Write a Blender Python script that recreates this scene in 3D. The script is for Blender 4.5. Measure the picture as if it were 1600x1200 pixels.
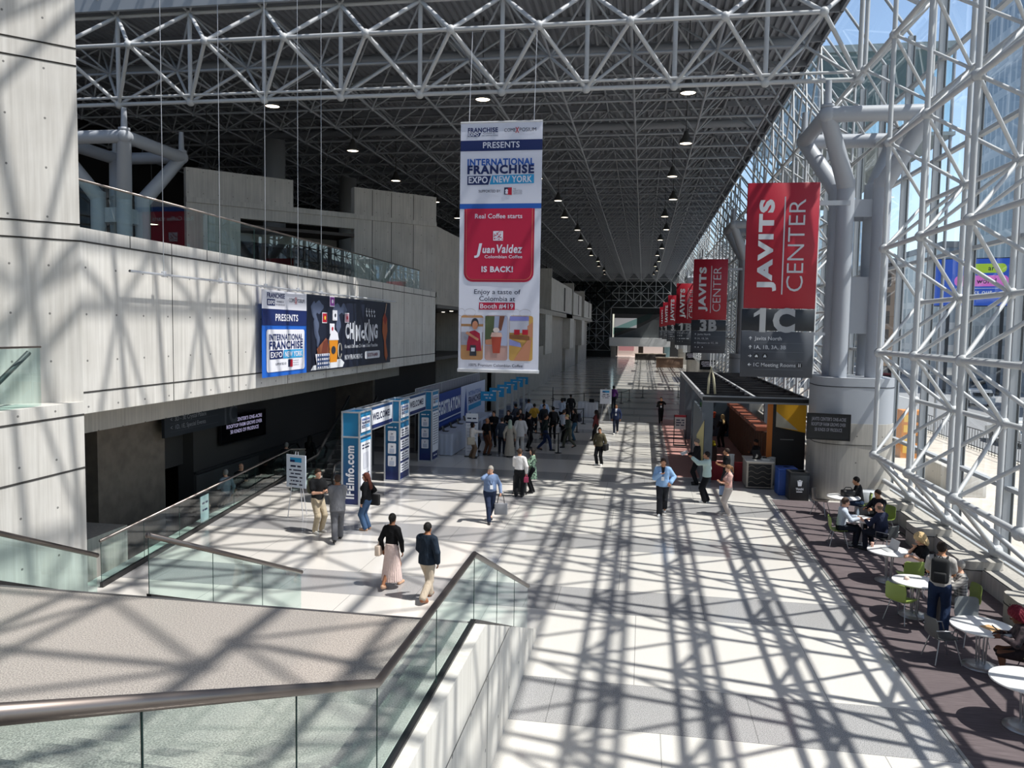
import bpy, bmesh, math, random
import numpy as np
from mathutils import Matrix, Vector, Quaternion
random.seed(7); np.random.seed(7)
S = bpy.context.scene
for o in list(bpy.data.objects): bpy.data.objects.remove(o)
COL = S.collection
PI = math.pi; R = math.radians

# ---------------------------------------------------------------- camera
cam_d = bpy.data.cameras.new('camera'); cam = bpy.data.objects.new('camera', cam_d); COL.objects.link(cam)
cam_d.sensor_fit = 'HORIZONTAL'; cam_d.sensor_width = 36.0; cam_d.lens = 36.0 * 1228.9 / 1600.0
cam_d.clip_start = 0.05; cam_d.clip_end = 2000
def _cam():
    yaw, pitch, roll = 0.16392428, 0.07088261, -0.01604618
    cy, sy, cp, sp = math.cos(yaw), math.sin(yaw), math.cos(pitch), math.sin(pitch)
    f = Vector((-sy*cp, cy*cp, -sp)); r = Vector((cy, sy, 0)); d = f.cross(r)
    c, s = math.cos(roll), math.sin(roll)
    r2 = c*r + s*d; d2 = -s*r + c*d
    m = Matrix((( r2.x, -d2.x, -f.x, 0), (r2.y, -d2.y, -f.y, 0), (r2.z, -d2.z, -f.z, 5.9), (0, 0, 0, 1)))
    cam.matrix_world = m
_cam(); S.camera = cam

# ---------------------------------------------------------------- light, sky, exposure
SUN_DIR = Vector((-0.54, 0.10, -1.0)).normalized()
sun_d = bpy.data.lights.new('sun', 'SUN'); sun = bpy.data.objects.new('sun', sun_d); COL.objects.link(sun)
sun_d.energy = 6.3; sun_d.angle = R(0.55); sun_d.color = (1.0, 0.955, 0.90)
sun.rotation_euler = SUN_DIR.to_track_quat('-Z', 'Y').to_euler(); sun.location = (60, -10, 100)
W = bpy.data.worlds.new('sky'); S.world = W; W.use_nodes = True
_n = W.node_tree.nodes; _l = W.node_tree.links
_bg = _n['Background']; _sky = _n.new('ShaderNodeTexSky'); _sky.sky_type = 'NISHITA'; _sky.sun_disc = False
_sky.sun_elevation = R(61); _sky.sun_rotation = R(100); _sky.altitude = 10; _sky.air_density = 1.0; _sky.dust_density = 1.6; _sky.ozone_density = 1.5
_bg.inputs['Strength'].default_value = 0.15
_tc = _n.new('ShaderNodeTexCoord'); _sp = _n.new('ShaderNodeSeparateXYZ'); _l.new(_tc.outputs['Generated'], _sp.inputs[0])
_mr = _n.new('ShaderNodeMapRange'); _mr.inputs[1].default_value = 0.05; _mr.inputs[2].default_value = 0.75; _mr.inputs[3].default_value = 2.1; _mr.inputs[4].default_value = 0.6; _l.new(_sp.outputs[2], _mr.inputs[0])
_vm = _n.new('ShaderNodeVectorMath'); _vm.operation = 'SCALE'; _l.new(_sky.outputs[0], _vm.inputs[0]); _l.new(_mr.outputs[0], _vm.inputs['Scale'])
_l.new(_vm.outputs[0], _bg.inputs['Color'])          # hazy bright band low in the sky, deeper overhead
S.view_settings.view_transform = 'Standard'; S.view_settings.look = 'None'; S.view_settings.gamma = 1.0
S.view_settings.use_curve_mapping = False; S.view_settings.exposure = 0.0
cy_ = S.cycles
cy_.max_bounces = 8; cy_.diffuse_bounces = 4; cy_.glossy_bounces = 3; cy_.transmission_bounces = 4; cy_.transparent_max_bounces = 14
cy_.use_denoising = True; cy_.caustics_reflective = False; cy_.caustics_refractive = False

# ---------------------------------------------------------------- materials
def lin(c):
    if isinstance(c, str):
        c = c.lstrip('#'); c = tuple(int(c[i:i+2], 16)/255 for i in (0, 2, 4))
    return tuple((v/12.92 if v <= 0.04045 else ((v+0.055)/1.055)**2.4) for v in c)
MATS = {}
def M(col, rough=0.6, metal=0.0, spec=0.5, name=None, emit=0.0):
    key = (col, rough, metal, spec, emit)
    if key in MATS: return MATS[key]
    m = bpy.data.materials.new(name or ('paint_' + (col if isinstance(col, str) else 'x').lstrip('#'))); m.use_nodes = True
    b = m.node_tree.nodes['Principled BSDF']; c = lin(col)
    b.inputs['Base Color'].default_value = (*c, 1); b.inputs['Roughness'].default_value = rough
    b.inputs['Metallic'].default_value = metal; b.inputs['Specular IOR Level'].default_value = spec
    if emit: b.inputs['Emission Color'].default_value = (*c, 1); b.inputs['Emission Strength'].default_value = emit
    MATS[key] = m; return m
def nodes(name):
    m = bpy.data.materials.new(name); m.use_nodes = True
    return m, m.node_tree.nodes, m.node_tree.links, m.node_tree.nodes['Principled BSDF']
def math_n(n, l, op, a, b=None, c=None):
    x = n.new('ShaderNodeMath'); x.operation = op
    for i, v in enumerate((a, b, c)):
        if v is None: continue
        if isinstance(v, (int, float)): x.inputs[i].default_value = v
        else: l.new(v, x.inputs[i])
    return x.outputs[0]
def mix_n(n, l, f, a, b):
    x = n.new('ShaderNodeMix'); x.data_type = 'RGBA'
    if isinstance(f, (int, float)): x.inputs[0].default_value = f
    else: l.new(f, x.inputs[0])
    for i, v in ((6, a), (7, b)):
        if isinstance(v, tuple): x.inputs[i].default_value = (*v[:3], 1)
        else: l.new(v, x.inputs[i])
    return x.outputs[2]
def speck(name, base, c2, scale, amt, rough, bump=0):
    m, n, l, b = nodes(name)
    tc = n.new('ShaderNodeTexCoord'); nz = n.new('ShaderNodeTexNoise'); nz.inputs['Scale'].default_value = scale; nz.inputs['Detail'].default_value = 3
    l.new(tc.outputs['Object'], nz.inputs['Vector'])
    f = math_n(n, l, 'MULTIPLY', math_n(n, l, 'SUBTRACT', nz.outputs['Fac'], 0.35), amt*3.0)
    f = math_n(n, l, 'MINIMUM', math_n(n, l, 'MAXIMUM', f, 0.0), 1.0)
    l.new(mix_n(n, l, f, lin(base), lin(c2)), b.inputs['Base Color']); b.inputs['Roughness'].default_value = rough
    if bump:
        bp = n.new('ShaderNodeBump'); bp.inputs['Strength'].default_value = bump; l.new(nz.outputs['Fac'], bp.inputs['Height']); l.new(bp.outputs[0], b.inputs['Normal'])
    return m
def concrete(name, base, dark):
    # board-marked concrete: vertical streaks, blotches, tie holes
    m, n, l, b = nodes(name)
    tc = n.new('ShaderNodeTexCoord')
    mp = n.new('ShaderNodeMapping'); mp.inputs['Scale'].default_value = (9, 9, 0.35); l.new(tc.outputs['Object'], mp.inputs[0])
    n1 = n.new('ShaderNodeTexNoise'); n1.inputs['Scale'].default_value = 1.6; n1.inputs['Detail'].default_value = 5; l.new(mp.outputs[0], n1.inputs['Vector'])
    n2 = n.new('ShaderNodeTexNoise'); n2.inputs['Scale'].default_value = 0.9; n2.inputs['Detail'].default_value = 6; l.new(tc.outputs['Object'], n2.inputs['Vector'])
    f = math_n(n, l, 'ADD', math_n(n, l, 'MULTIPLY', n1.outputs['Fac'], 0.7), math_n(n, l, 'MULTIPLY', n2.outputs['Fac'], 0.5))
    f = math_n(n, l, 'MULTIPLY', math_n(n, l, 'SUBTRACT', f, 0.40), 2.0); 
    cl = n.new('ShaderNodeClamp'); l.new(f, cl.inputs[0])
    col = mix_n(n, l, cl.outputs[0], lin(base), lin(dark))
    # small pits
    sp = n.new('ShaderNodeSeparateXYZ'); l.new(tc.outputs['Object'], sp.inputs[0])
    du = math_n(n, l, 'SUBTRACT', math_n(n, l, 'FLOORED_MODULO', math_n(n, l, 'MULTIPLY', math_n(n, l, 'ADD', sp.outputs[0], sp.outputs[1]), 0.8), 0.73), 0.36)
    dv = math_n(n, l, 'SUBTRACT', math_n(n, l, 'FLOORED_MODULO', sp.outputs[2], 0.93), 0.46)
    pit = math_n(n, l, 'LESS_THAN', math_n(n, l, 'ADD', math_n(n, l, 'MULTIPLY', du, du), math_n(n, l, 'MULTIPLY', dv, dv)), 0.0005)
    col = mix_n(n, l, math_n(n, l, 'MULTIPLY', pit, 0.75), col, (0.05, 0.05, 0.05))
    l.new(col, b.inputs['Base Color']); b.inputs['Roughness'].default_value = 0.78
    bp = n.new('ShaderNodeBump'); bp.inputs['Strength'].default_value = 0.12; bp.inputs['Distance'].default_value = 0.02; l.new(n1.outputs['Fac'], bp.inputs['Height']); l.new(bp.outputs[0], b.inputs['Normal'])
    return m
def terrazzo_floor():
    m, n, l, b = nodes('terrazzo_banded')
    tc = n.new('ShaderNodeTexCoord'); sp = n.new('ShaderNodeSeparateXYZ'); l.new(tc.outputs['Object'], sp.inputs[0])
    per, y0, wd = 4.77, 11.36, 1.53
    ph = math_n(n, l, 'FLOORED_MODULO', math_n(n, l, 'SUBTRACT', sp.outputs[1], y0), per)
    band = math_n(n, l, 'LESS_THAN', ph, wd)
    nz = n.new('ShaderNodeTexNoise'); nz.inputs['Scale'].default_value = 70; nz.inputs['Detail'].default_value = 2; l.new(tc.outputs['Object'], nz.inputs['Vector'])
    s = math_n(n, l, 'GREATER_THAN', nz.outputs['Fac'], 0.53)
    light = mix_n(n, l, math_n(n, l, 'MULTIPLY', s, 0.30), lin('#dedad4'), lin('#b0aaa4'))
    dark = mix_n(n, l, math_n(n, l, 'MULTIPLY', s, 0.70), lin('#b0afaf'), lin('#6c6c70'))
    big = n.new('ShaderNodeTexNoise'); big.inputs['Scale'].default_value = 0.6; l.new(tc.outputs['Object'], big.inputs['Vector'])
    col = mix_n(n, l, band, light, dark)
    col = mix_n(n, l, math_n(n, l, 'MULTIPLY', big.outputs['Fac'], 0.10), col, lin('#c9b9a8'))
    # joints: along Y every 3.1 m (staggered by band) and at the band edges
    row = math_n(n, l, 'FLOOR', math_n(n, l, 'DIVIDE', math_n(n, l, 'SUBTRACT', sp.outputs[1], y0), per))
    xs = math_n(n, l, 'FLOORED_MODULO', math_n(n, l, 'ADD', sp.outputs[0], math_n(n, l, 'ADD', math_n(n, l, 'MULTIPLY', row, 0.4), math_n(n, l, 'MULTIPLY', band, 1.3))), 3.1)
    j1 = math_n(n, l, 'LESS_THAN', xs, 0.014)
    j2 = math_n(n, l, 'LESS_THAN', math_n(n, l, 'FLOORED_MODULO', ph, wd), 0.012)
    j2 = math_n(n, l, 'MULTIPLY', j2, math_n(n, l, 'LESS_THAN', ph, wd + 0.02))
    j = math_n(n, l, 'MAXIMUM', j1, j2)
    col = mix_n(n, l, math_n(n, l, 'MULTIPLY', j, 0.6), col, (0.12, 0.12, 0.12))
    l.new(col, b.inputs['Base Color']); b.inputs['Roughness'].default_value = 0.13; b.inputs['Specular IOR Level'].default_value = 0.5
    return m
def carpet_mat():
    m, n, l, b = nodes('ribbed_carpet')
    tc = n.new('ShaderNodeTexCoord')
    mp = n.new('ShaderNodeMapping'); mp.inputs['Scale'].default_value = (2.0, 40, 1); l.new(tc.outputs['Object'], mp.inputs[0])
    nz = n.new('ShaderNodeTexNoise'); nz.inputs['Scale'].default_value = 1.2; nz.inputs['Detail'].default_value = 2; l.new(mp.outputs[0], nz.inputs['Vector'])
    c = n.new('ShaderNodeTexChecker'); c.inputs['Scale'].default_value = 1.64; l.new(tc.outputs['Object'], c.inputs['Vector'])
    f = math_n(n, l, 'MULTIPLY', math_n(n, l, 'SUBTRACT', nz.outputs['Fac'], 0.3), 1.6)
    cl = n.new('ShaderNodeClamp'); l.new(f, cl.inputs[0])
    col = mix_n(n, l, cl.outputs[0], lin('#584f51'), lin('#7b7072'))
    col = mix_n(n, l, math_n(n, l, 'MULTIPLY', c.outputs['Fac'], 0.12), col, lin('#7a6f70'))
    l.new(col, b.inputs['Base Color']); b.inputs['Roughness'].default_value = 0.95; b.inputs['Specular IOR Level'].default_value = 0.1
    return m
def glass(name, tint, refl=1.0, rough=0.0):
    m = bpy.data.materials.new(name); m.use_nodes = True; n = m.node_tree.nodes; l = m.node_tree.links
    for x in list(n): n.remove(x)
    out = n.new('ShaderNodeOutputMaterial'); t = n.new('ShaderNodeBsdfTransparent'); t.inputs[0].default_value = (*tint, 1)
    g = n.new('ShaderNodeBsdfGlossy'); g.inputs['Roughness'].default_value = rough; g.inputs['Color'].default_value = (0.95, 0.98, 1, 1)
    fr = n.new('ShaderNodeFresnel'); ge = n.new('ShaderNodeNewGeometry')
    l.new(math_n(n, l, 'SUBTRACT', 1.45, math_n(n, l, 'MULTIPLY', ge.outputs['Backfacing'], 1.45-1/1.45)), fr.inputs['IOR'])
    mx = n.new('ShaderNodeMixShader'); f = math_n(n, l, 'MULTIPLY', fr.outputs[0], refl)
    l.new(f, mx.inputs[0]); l.new(t.outputs[0], mx.inputs[1]); l.new(g.outputs[0], mx.inputs[2]); l.new(mx.outputs[0], out.inputs[0])
    return m
def facade(name, wall, win, sx, sz, rough=0.3):
    m, n, l, b = nodes(name)
    tc = n.new('ShaderNodeTexCoord'); sp = n.new('ShaderNodeSeparateXYZ'); l.new(tc.outputs['Object'], sp.inputs[0])
    u = math_n(n, l, 'ADD', sp.outputs[0], sp.outputs[1])
    a = math_n(n, l, 'GREATER_THAN', math_n(n, l, 'FLOORED_MODULO', u, sx), sx*0.28)
    c = math_n(n, l, 'GREATER_THAN', math_n(n, l, 'FLOORED_MODULO', sp.outputs[2], sz), sz*0.3)
    w = math_n(n, l, 'MULTIPLY', a, c)
    l.new(mix_n(n, l, w, lin(wall), lin(win)), b.inputs['Base Color']); b.inputs['Roughness'].default_value = rough
    return m
STEEL = M('#bfc1c3', 0.45, 0, 0.5, 'painted_steel_light')
STEEL2 = M('#9fa3a9', 0.5, 0, 0.5, 'painted_steel_grey')
DECK = M('#8b8f96', 0.6, 0, 0.4, 'ribbed_steel_deck')
CONC = concrete('board_marked_concrete', '#d9d6d0', '#b3afa8')
CONC2 = concrete('grey_concrete', '#bab5ad', '#96928c')
TERR = terrazzo_floor(); CARPET = carpet_mat()
TERR2 = speck('speckled_terrazzo', '#7d7773', '#c4bcb3', 60, 1.0, 0.35)
GL_WALL = glass('curtain_wall_glass', (0.93, 0.97, 0.97), 0.8)
GL_RAIL = glass('green_balustrade_glass', (0.72, 0.88, 0.85), 1.3)
BRUSH = M('#7d7570', 0.35, 0.9, 0.5, 'brushed_steel')
BLACK = M('#141416', 0.5); DKGREY = M('#33363b', 0.55); WHITE = M('#eceae6', 0.5)
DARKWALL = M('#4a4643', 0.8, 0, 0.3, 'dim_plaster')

# ---------------------------------------------------------------- mesh helpers
class MB:
    def __init__(s): s.v = []; s.f = []; s.mi = []; s.mats = []; s.smooth = []
    def slot(s, m):
        if m not in s.mats: s.mats.append(m)
        return s.mats.index(m)
    def add(s, vs, fs, m, smooth=False):
        o = len(s.v); k = s.slot(m); s.v += [tuple(v) for v in vs]
        for f in fs: s.f.append(tuple(i+o for i in f)); s.mi.append(k); s.smooth.append(smooth)
    def box(s, a, b, m, rz=0.0, c=None):
        x0, y0, z0 = a; x1, y1, z1 = b
        vs = [(x0,y0,z0),(x1,y0,z0),(x1,y1,z0),(x0,y1,z0),(x0,y0,z1),(x1,y0,z1),(x1,y1,z1),(x0,y1,z1)]
        if rz:
            cx, cy = c if c else ((x0+x1)/2, (y0+y1)/2); q, w = math.cos(rz), math.sin(rz)
            vs = [(cx+(x-cx)*q-(y-cy)*w, cy+(x-cx)*w+(y-cy)*q, z) for x, y, z in vs]
        s.add(vs, [(0,3,2,1),(4,5,6,7),(0,1,5,4),(1,2,6,5),(2,3,7,6),(3,0,4,7)], m); return s
    def rbox(s, a, b, m, r=0.02, seg=2):
        bm = bmesh.new(); bmesh.ops.create_cube(bm, size=1)
        for v in bm.verts: v.co = Vector([(a[i]+b[i])/2 + v.co[i]*(b[i]-a[i]) for i in range(3)])
        bmesh.ops.bevel(bm, geom=bm.edges[:], offset=r, segments=seg, affect='EDGES', profile=0.5)
        bm.verts.index_update(); s.add([v.co[:] for v in bm.verts], [[v.index for v in f.verts] for f in bm.faces], m, True); bm.free(); return s
    def quad(s, vs, m): s.add(vs, [tuple(range(len(vs)))], m); return s
    def tube(s, p, q, r, m, n=6, r2=None, cap=False):
        p = Vector(p); q = Vector(q); d = q-p
        if d.length < 1e-6: return s
        d.normalize(); a = d.orthogonal().normalized(); b = d.cross(a); r2 = r if r2 is None else r2; vs = []
        for P, rr in ((p, r), (q, r2)):
            for i in range(n):
                t = 2*PI*i/n; vs.append(P + (a*math.cos(t)+b*math.sin(t))*rr)
        fs = [(i, (i+1) % n, n+(i+1) % n, n+i) for i in range(n)]
        if cap: fs += [tuple(range(n-1, -1, -1)), tuple(range(n, 2*n))]
        s.add(vs, fs, m, True); return s
    def path(s, pts, r, m, n=8, closed=False):
        pts = [Vector(p) for p in pts]; N = len(pts); vs = []; up = None
        for i, P in enumerate(pts):
            if closed: t = pts[(i+1) % N]-pts[i-1]
            else: t = pts[min(i+1, N-1)]-pts[max(i-1, 0)]
            t.normalize()
            if up is None: up = t.orthogonal().normalized()
            up = (up - t*up.dot(t)); up.normalize(); b = t.cross(up)
            for k in range(n):
                w = 2*PI*k/n; vs.append(P+(up*math.cos(w)+b*math.sin(w))*r)
        fs = []
        for i in range(N if closed else N-1):
            j = (i+1) % N
            for k in range(n): fs.append((i*n+k, i*n+(k+1) % n, j*n+(k+1) % n, j*n+k))
        if not closed: fs += [tuple(range(n-1, -1, -1)), tuple(range((N-1)*n, N*n))]
        s.add(vs, fs, m, True); return s
    def lathe(s, prof, c, m, n=20, axis=None, smooth=True):
        vs = []; fs = []; c = Vector(c); q = Vector((0, 0, 1)).rotation_difference(Vector(axis)) if axis else None
        for r, z in prof:
            for i in range(n):
                t = 2*PI*i/n; p = Vector((r*math.cos(t), r*math.sin(t), z))
                if q: p = q @ p
                vs.append(c+p)
        for k in range(len(prof)-1):
            for i in range(n): fs.append((k*n+i, k*n+(i+1) % n, (k+1)*n+(i+1) % n, (k+1)*n+i))
        if prof[0][0] > 1e-4: fs.append(tuple(range(n-1, -1, -1)))
        if prof[-1][0] > 1e-4: fs.append(tuple(range((len(prof)-1)*n, len(prof)*n)))
        s.add(vs, fs, m, smooth); return s
    def ball(s, c, r, m, n=8, k=5, sc=(1, 1, 1)):
        vs = []; fs = []
        for j in range(k+1):
            ph = PI*j/k
            for i in range(n):
                t = 2*PI*i/n; vs.append((c[0]+r*sc[0]*math.sin(ph)*math.cos(t), c[1]+r*sc[1]*math.sin(ph)*math.sin(t), c[2]-r*sc[2]*math.cos(ph)))
        for j in range(k):
            for i in range(n): fs.append((j*n+i, j*n+(i+1) % n, (j+1)*n+(i+1) % n, (j+1)*n+i))
        s.add(vs, fs, m, True); return s
    def prism(s, pts, z0, z1, m, smooth=False):
        n = len(pts); vs = [(x, y, z0) for x, y in pts]+[(x, y, z1) for x, y in pts]
        s.add(vs, [tuple(range(n-1, -1, -1)), tuple(range(n, 2*n))], m)
        s.add(vs, [(i, (i+1) % n, n+(i+1) % n, n+i) for i in range(n)], m, smooth); return s
    def build(s, name, parent=None, loc=None, rz=0.0):
        me = bpy.data.meshes.new(name); me.from_pydata(s.v, [], s.f)
        for m in s.mats: me.materials.append(m)
        me.polygons.foreach_set('material_index', s.mi); me.polygons.foreach_set('use_smooth', s.smooth); me.update()
        o = bpy.data.objects.new(name, me); COL.objects.link(o)
        if parent: o.parent = parent
        if loc is not None: o.location = loc
        if rz: o.rotation_euler = (0, 0, rz)
        return o
def tag(o, label=None, cat=None, group=None, kind=None):
    if label: o['label'] = label
    if cat: o['category'] = cat
    if group: o['group'] = group
    if kind: o['kind'] = kind
    return o
def empty(name, loc=(0, 0, 0), rz=0.0, label=None, cat=None, group=None, kind=None):
    o = bpy.data.objects.new(name, None); COL.objects.link(o); o.location = loc; o.rotation_euler = (0, 0, rz); o.empty_display_size = 0.1
    return tag(o, label, cat, group, kind)
def struct(o, label=None): o['kind'] = 'structure'; (label and tag(o, label)); return o
def copy_tree(o, parent=None, loc=None, rz=None):
    c = o.copy(); COL.objects.link(c)
    if parent: c.parent = parent
    if loc is not None: c.location = loc
    if rz is not None: c.rotation_euler = (0, 0, rz)
    for ch in [x for x in bpy.data.objects if x.parent == o]: copy_tree(ch, c)
    return c

# lettering: built-in font turned into mesh, laid on a plane
_FC = {}
def text_geo(txt, bold=0.0):
    key = (txt, bold)
    if key in _FC: return _FC[key]
    cu = bpy.data.curves.new('t', 'FONT'); cu.body = txt; cu.size = 1.0; cu.resolution_u = 3; cu.offset = bold; cu.fill_mode = 'FRONT'; cu.space_character = 1.0+bold*3.2
    cu.align_x = 'LEFT'
    ob = bpy.data.objects.new('t', cu); COL.objects.link(ob)
    dg = bpy.context.evaluated_depsgraph_get(); me = bpy.data.meshes.new_from_object(ob.evaluated_get(dg))
    vs = [tuple(v.co[:2]) for v in me.vertices]; fs = [tuple(p.vertices) for p in me.polygons]
    bpy.data.objects.remove(ob); bpy.data.curves.remove(cu); bpy.data.meshes.remove(me)
    if not vs: vs = [(0, 0)]
    x0 = min(v[0] for v in vs); x1 = max(v[0] for v in vs); y0 = min(v[1] for v in vs); y1 = max(v[1] for v in vs)
    _FC[key] = (vs, fs, x0, x1, y0, y1); return _FC[key]
class Sign:
    """flat print: u along ux, v up uz, layers a few mm apart along the normal ux x uz (towards the reader: n)"""
    def __init__(s, o, ux, uz=(0, 0, 1), wave=0.0, step=0.006):
        s.o = Vector(o); s.ux = Vector(ux).normalized(); s.uz = Vector(uz).normalized(); s.n = s.ux.cross(s.uz); s.b = MB(); s.wave = wave; s.step = step
    def P(s, u, v, k):
        w = s.wave*(math.sin(u*2.3+v*0.35)*0.6+math.sin(u*4.1-v*0.9)*0.4) if s.wave else 0
        return s.o+s.ux*u+s.uz*v+s.n*(k*s.step+w)
    def poly(s, pts, m, k=1):
        f = [s.P(u, v, k) for u, v in pts]; s.b.add(f, [tuple(range(len(f)))], m); return s
    def rect(s, u0, v0, u1, v1, m, k=1):
        if s.wave and (u1-u0) > 0.5:
            n = max(2, int((u1-u0)/0.12)); q = max(1, int((v1-v0)/0.5)); vs = []; fs = []
            for j in range(q+1):
                for i in range(n+1): vs.append(s.P(u0+(u1-u0)*i/n, v0+(v1-v0)*j/q, k))
            for j in range(q):
                for i in range(n): a = j*(n+1)+i; fs.append((a, a+1, a+n+2, a+n+1))
            s.b.add(vs, fs, m, True); return s
        return s.poly([(u0, v0), (u1, v0), (u1, v1), (u0, v1)], m, k)
    def rrect(s, u0, v0, u1, v1, r, m, k=1, corners=(1, 1, 1, 1)):
        pts = []
        for (cx, cy, a, on) in ((u1-r, v0+r, -90, corners[0]), (u1-r, v1-r, 0, corners[1]), (u0+r, v1-r, 90, corners[2]), (u0+r, v0+r, 180, corners[3])):
            if on: pts += [(cx+r*math.cos(R(a+t)), cy+r*math.sin(R(a+t))) for t in range(0, 91, 15)]
            else: pts.append((cx+r*(1 if a in (-90, 0) else -1), cy+r*(1 if a in (0, 90) else -1)))
        return s.poly(pts, m, k)
    def disc(s, u, v, r, m, k=1, ru=None):
        ru = ru or r
        return s.poly([(u+ru*math.cos(t*PI/10), v+r*math.sin(t*PI/10)) for t in range(20)], m, k)
    def bars(s, t, u, v, h, m, w=None, al='L', k=2, bold=0.0):
        """print too small to read: a row of short strokes"""
        w = w or h*0.62*len(t); u0 = u-{'L': 0, 'C': w/2, 'R': w}[al]; n = len(t); i = 0
        for word in t.split(' '):
            s.rect(u0+w*i/n, v+h*0.12, u0+w*(i+len(word)*0.92)/n, v+h*0.85, m, k); i += len(word)+1
        return s
    def text(s, t, u, v, h, m, w=None, al='L', k=2, bold=0.0, rot=0, slant=0.0, cap=True):
        vs, fs, x0, x1, y0, y1 = text_geo(t, bold)
        sc = h/0.70; sx = sc if w is None else w/max(1e-6, (x1-x0)); wd = (x1-x0)*sx
        off = {'L': 0, 'C': -wd/2, 'R': -wd}[al]; P = []
        for x, y in vs:
            a = (x-x0)*sx+off+slant*y*sc; b_ = y*sc
            if rot: a, b_ = -b_, a
            P.append(s.P(u+a, v+b_, k))
        s.b.add(P, fs, m); return s
# ================================================================ SETTING
MOD = 3.09
# ---- floor (with the escalator pit cut out) and carpet
b = MB()
b.prism([(8.9, -12), (8.9, 182), (-34, 182), (-34, 33), (-14.6, 33), (-12.2, 15.3), (-12.2, -12)], -0.4, 0.0, TERR)
floor = struct(b.build('floor'))
b = MB(); b.box((4.62, -12, 0.0), (8.0, 28.6, 0.012), CARPET); b.box((4.57, -12, 0.0), (4.62, 28.6, 0.014), M('#8b8b8a', 0.4))
struct(b.build('floor_carpet'))
b = MB(); b.box((1.3, 32.2, 0), (6.9, 53, 0.008), M('#b98a83', 0.6)); struct(b.build('floor_red_carpet'))
b = MB(); b.box((3.9, 78, 0), (7.4, 86, 0.01), M('#55555c', 0.9)); b.box((3.7, 92, 0), (7.4, 102, 0.01), M('#55555c', 0.9)); b.box((3.9, 66, 0), (7.4, 70, 0.01), M('#7a3236', 0.9))
struct(b.build('floor_mats'))
b = MB(); b.prism([(-12.0, 15.3), (-14.5, 33), (-34, 33), (-34, 15.3)], -4.8, -4.5, M('#4a4a4c', 0.4)); b.quad([(-12.22, 15.3, -4.5), (-14.62, 33, -4.5), (-14.62, 33, -0.4), (-12.22, 15.3, -0.4)], CONC2)
b.box((-34, 33, -4.5), (-14, 33.2, -0.4), CONC2); b.box((-34, 15.0, -4.5), (-11.8, 15.3, -0.4), DARKWALL); b.box((-34, 15.0, -0.4), (-14.5, 15.3, 4.0), DARKWALL)
struct(b.build('floor_pit'))

# ---- stair landing, flights, stringer wall
SX0, SX1 = -9.0, -1.95
b = MB()
b.box((-11.0, 5.8, 1.85), (SX1, 9.56, 2.15), TERR2); b.box((-11, 5.8, 0), (SX0, 9.5, 1.85), CONC)
for i in range(13):                      # flight down to the hall floor
    z1 = 2.15-0.1654*(i+1); y = 9.56+0.4*i
    if z1 > 0.01: b.box((SX0, y, max(0, z1-0.4)), (SX1, y+0.41, z1), TERR2)
for i in range(13):                      # flight up towards the viewer
    z1 = 2.15+0.1654*(i+1); y = 5.86-0.39*i
    b.box((-11.0, y-0.40, z1-0.35), (SX1, y, z1), TERR2)
b.box((-11.0, 9.54, 2.10), (SX1, 9.60, 2.152), M('#4c4a4b', 0.4))
struct(b.build('floor_landing'))
b = MB(); b.box((-14, -10, 4.0), (8.9, 0.6, 4.3), TERR2); struct(b.build('floor_upper'))
b = MB()
m_par = concrete('pale_parapet_concrete', '#dddad4', '#c2bdb5')
prof = [(0.8, 4.3), (5.86, 2.17), (9.5, 2.17), (14.6, 0.16), (14.6, 0), (0.8, 0)]
vs = [(SX1-0.14, y, z) for y, z in prof]+[(SX1+0.09, y, z) for y, z in prof]; n = len(prof)
b.add(vs, [tuple(range(n-1, -1, -1)), tuple(range(n, 2*n))]+[(i, (i+1) % n, n+(i+1) % n, n+i) for i in range(n)], m_par)
b.box((SX1+0.09, 0.8, 1.42), (SX1+0.094, 11.3, 1.435), M('#5a5854', 0.8))
for y in (3.0, 6.4, 9.7): b.box((SX1+0.09, y, 0), (SX1+0.093, y+0.012, 1.42), M('#77746f', 0.8))
struct(b.build('wall_stair'))

# ---- left pier, balcony front, upper floor, 45 degree wall
b = MB()
b.prism([(-11, 14.05), (-15.0, 10.05), (-18, 13), (-14, 17.05-2.9)], 4.3, 24, CONC)
b.prism([(-11, 5), (-11, 14.05), (-12.2, 14.05), (-14, 12), (-14, 5)], 0, 4.3, CONC)
gm = M('#3c3a38', 0.9)
def strip45(z, h=0.03):
    q = 0.006; b.add([(-11+q, 14.05-q, z), (-15+q, 10.05-q, z), (-15+q, 10.05-q, z+h), (-11+q, 14.05-q, z+h)], [(0, 1, 2, 3), (3, 2, 1, 0)], gm)
for z in (11.15, 10.82, 7.78, 7.46): strip45(z)
for z in (4.02, 2.95): b.box((-11, 5, z), (-10.994, 14.05, z+0.04), gm)
struct(b.build('wall_pier'))
b = MB()
b.box((-11.45, 14.05, 4.05), (-11.0, 41.2, 7.75), CONC)
for z in (7.46, 4.46): b.box((-11, 14.05, z), (-10.993, 41.2, z+0.035), gm)
for i in range(1, 18): b.box((-11, 14.05+1.525*i, 7.46), (-10.994, 14.05+1.525*i+0.02, 7.75), gm)
for i in range(1, 9): b.box((-11, 14.05+3.05*i, 4.05), (-10.994, 14.05+3.05*i+0.022, 7.46), gm)
b.box((-13.3, 15, 3.25), (-13.0, 41, 7.3), CONC2)
b.box((-11.45, 41.0, 4.05), (-11.0, 41.2, 7.3), CONC2)
struct(b.build('wall_balcony'))
b = MB(); b.box((-34, 14.0, 7.2), (-11.4, 182, 7.45), M('#77736e', 0.5)); struct(b.build('floor_gallery'))
b = MB()
u = Vector((-1, -1, 0)).normalized(); C0 = Vector((-11, 41, 0)); nrm = Vector((0.7071, -0.7071, 0))
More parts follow.
